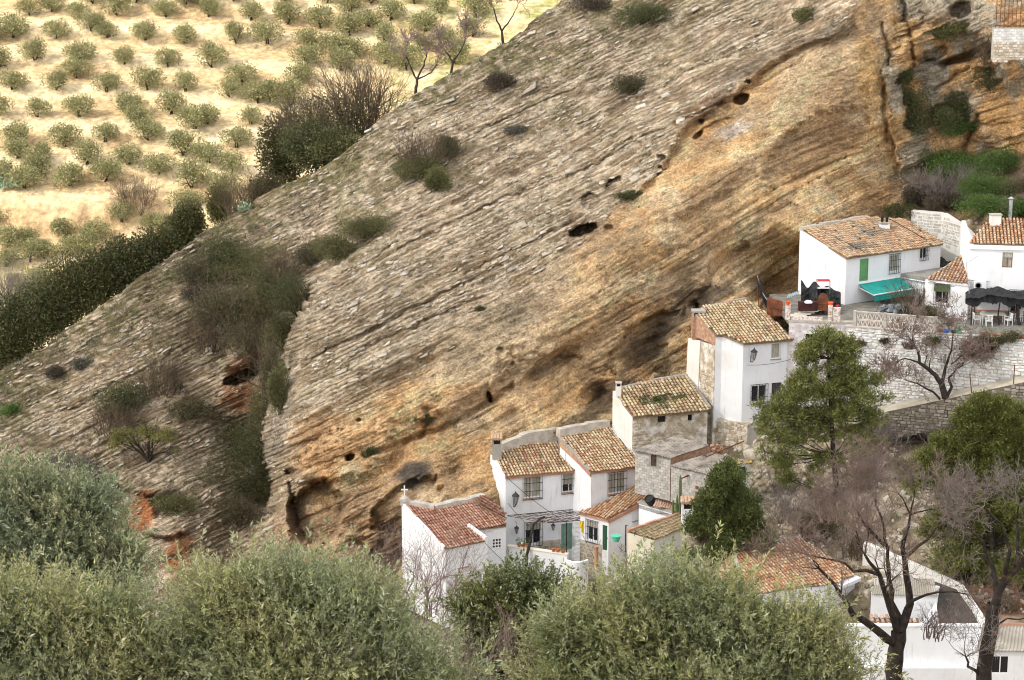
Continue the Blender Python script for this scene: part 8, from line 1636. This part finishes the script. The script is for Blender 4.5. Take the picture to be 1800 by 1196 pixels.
def tufts():
    rng = np.random.default_rng(78); N = 8000; J = rng.integers(24, 804, N*4); I = rng.integers(20, 22+560, N*4); px = T_cols[J]; py = T_PY[I, J]; sky = np.interp(px, [a for a, _ in SKY_PTS], [b for _, b in SKY_PTS])
    pr = T_slab[I, J]*(.25+.75*sm(200, 20, py-sky)+.5*(px < 480))*(.15+.85*sm(.45, .62, fbm(px/50., py/35., 73)))+.03*T_tan[I, J]+.6*T_vil[I, J]+.8*T_rgt[I, J]*sm(.5, .6, fbm(px/20., py/20., 75))
    k = rng.random(N*4) < pr*.55; I, J = I[k][:N], J[k][:N]; p = T_pos[I, J]; m = len(p); nb = 16; kind = rng.integers(4, size=m); pal = np.array([(.14, .15, .07), (.19, .165, .11), (.23, .20, .15), (.10, .115, .045)])
    s = rng.lognormal(-1.25, .38, m); q = np.repeat(p, nb, 0)+rng.normal(0, 1, (m*nb, 3))*np.repeat(s, nb)[:, None]*np.array([.5, .35, .22])+np.array([0, 0, .06]); d = rng.normal(0, .5, (m*nb, 3)); d[:, 2] += .9
    v, f, c = leaves_at(q, d, .17, .05, pal, rng, .2, .3, cidx=np.repeat(kind, nb)); o = link('grass_tufts', np_mesh('grass_tufts', v, f, col=c*np.repeat(rng.uniform(.7, 1.2, m), nb)[:, None]), M['leaf'], kind='stuff'); set_tag(o, 'low grass tufts and cushion scrub dotted over the rocky slope', 'grass')
tufts()
def rubble():
    rng = np.random.default_rng(79); N = 5000; J = rng.integers(330, 815, N*3); I = rng.integers(0, 380, N*3); k = rng.random(N*3) < T_vil[I, J]*sm(.45, .6, fbm(T_cols[J]/35., T_PY[I, J]/25., 77)); I, J = I[k][:N], J[k][:N]; p = T_pos[I, J]; m = len(p)
    q = rng.normal(size=(m, 8, 3)); base = np.array([(x, y, z) for z in (-1, 1) for x, y in ((-1, -1), (1, -1), (1, 1), (-1, 1))], float); L = rng.lognormal(-1.9, .45, m)[:, None, None]; R = rng.normal(size=(m, 3, 3)); Q = np.linalg.qr(R)[0]
    V = p[:, None, :]+np.einsum('nij,nkj->nki', Q, (base[None]+.25*q)*np.array([1, .7, .5])*L); f = np.array([(0, 3, 2, 1), (4, 5, 6, 7), (0, 1, 5, 4), (1, 2, 6, 5), (2, 3, 7, 6), (3, 0, 4, 7)]); F = (np.arange(m)[:, None, None]*8+f[None]).reshape(-1, 4)
    pal = np.array([(.44, .38, .29), (.52, .47, .38), (.34, .29, .21)]); o = link('loose_stones', np_mesh('loose_stones', V.reshape(-1, 3), F, col=np.repeat(pal[rng.integers(3, size=m)], 6, 0)), M['stone'], kind='stuff'); set_tag(o, 'loose stones scattered on the ground between the village walls', 'stones')
rubble()

# ================================================================ the thin cloud that shades the village, high above it
def cloud():
    H = 430.; off = Vector((S_DIR.x, S_DIR.y, 0))*(H/S_DIR.z); n = 46; V = []; F = []
    cx, cy, ax, ay = 0+off.x, 92+off.y, 240, 176
    rng = np.random.default_rng(3); g = np.linspace(-1, 1, n)
    for s in (-1, 1):
        for j in range(n):
            for i in range(n):
                x, y = g[i], g[j]; r = max(abs(x), abs(y)); t = (abs(x)**3+abs(y)**3)**(1/3.) or 1e-6; fx, fy = x*r/t, y*r/t; e = max(0., 1-r**4)
                z = s*(6+26*e*(.5 if s < 0 else 1.)*(.4+float(fbm(np.array([x*3.]), np.array([y*3.]), 9)[0])))*e**.5; V.append((cx+fx*ax, cy+fy*ay, H+z+off.z))
        b = (0 if s < 0 else n*n)
        for j in range(n-1):
            for i in range(n-1): a = b+j*n+i; F.append((a, a+1, a+n+1, a+n) if s > 0 else (a, a+n, a+n+1, a+1))
    m = bpy.data.materials.new('thin_cloud'); m.use_nodes = True; N = m.node_tree.nodes; L = m.node_tree.links; N.clear(); o = N.new('ShaderNodeOutputMaterial'); tr = N.new('ShaderNodeBsdfTransparent'); tl = N.new('ShaderNodeBsdfTranslucent'); df = N.new('ShaderNodeBsdfDiffuse')
    tl.inputs[0].default_value = df.inputs[0].default_value = (.9, .9, .9, 1); m1 = N.new('ShaderNodeMixShader'); m2 = N.new('ShaderNodeMixShader'); m1.inputs[0].default_value = .3; m2.inputs[0].default_value = .5; L.new(tl.outputs[0], m1.inputs[1]); L.new(df.outputs[0], m1.inputs[2]); L.new(m1.outputs[0], m2.inputs[1]); L.new(tr.outputs[0], m2.inputs[2]); L.new(m2.outputs[0], o.inputs[0])
    me = np_mesh('cloud', np.array(V), np.array(F), smooth=True); ob = link('cloud', me, m, kind='structure')
cloud()
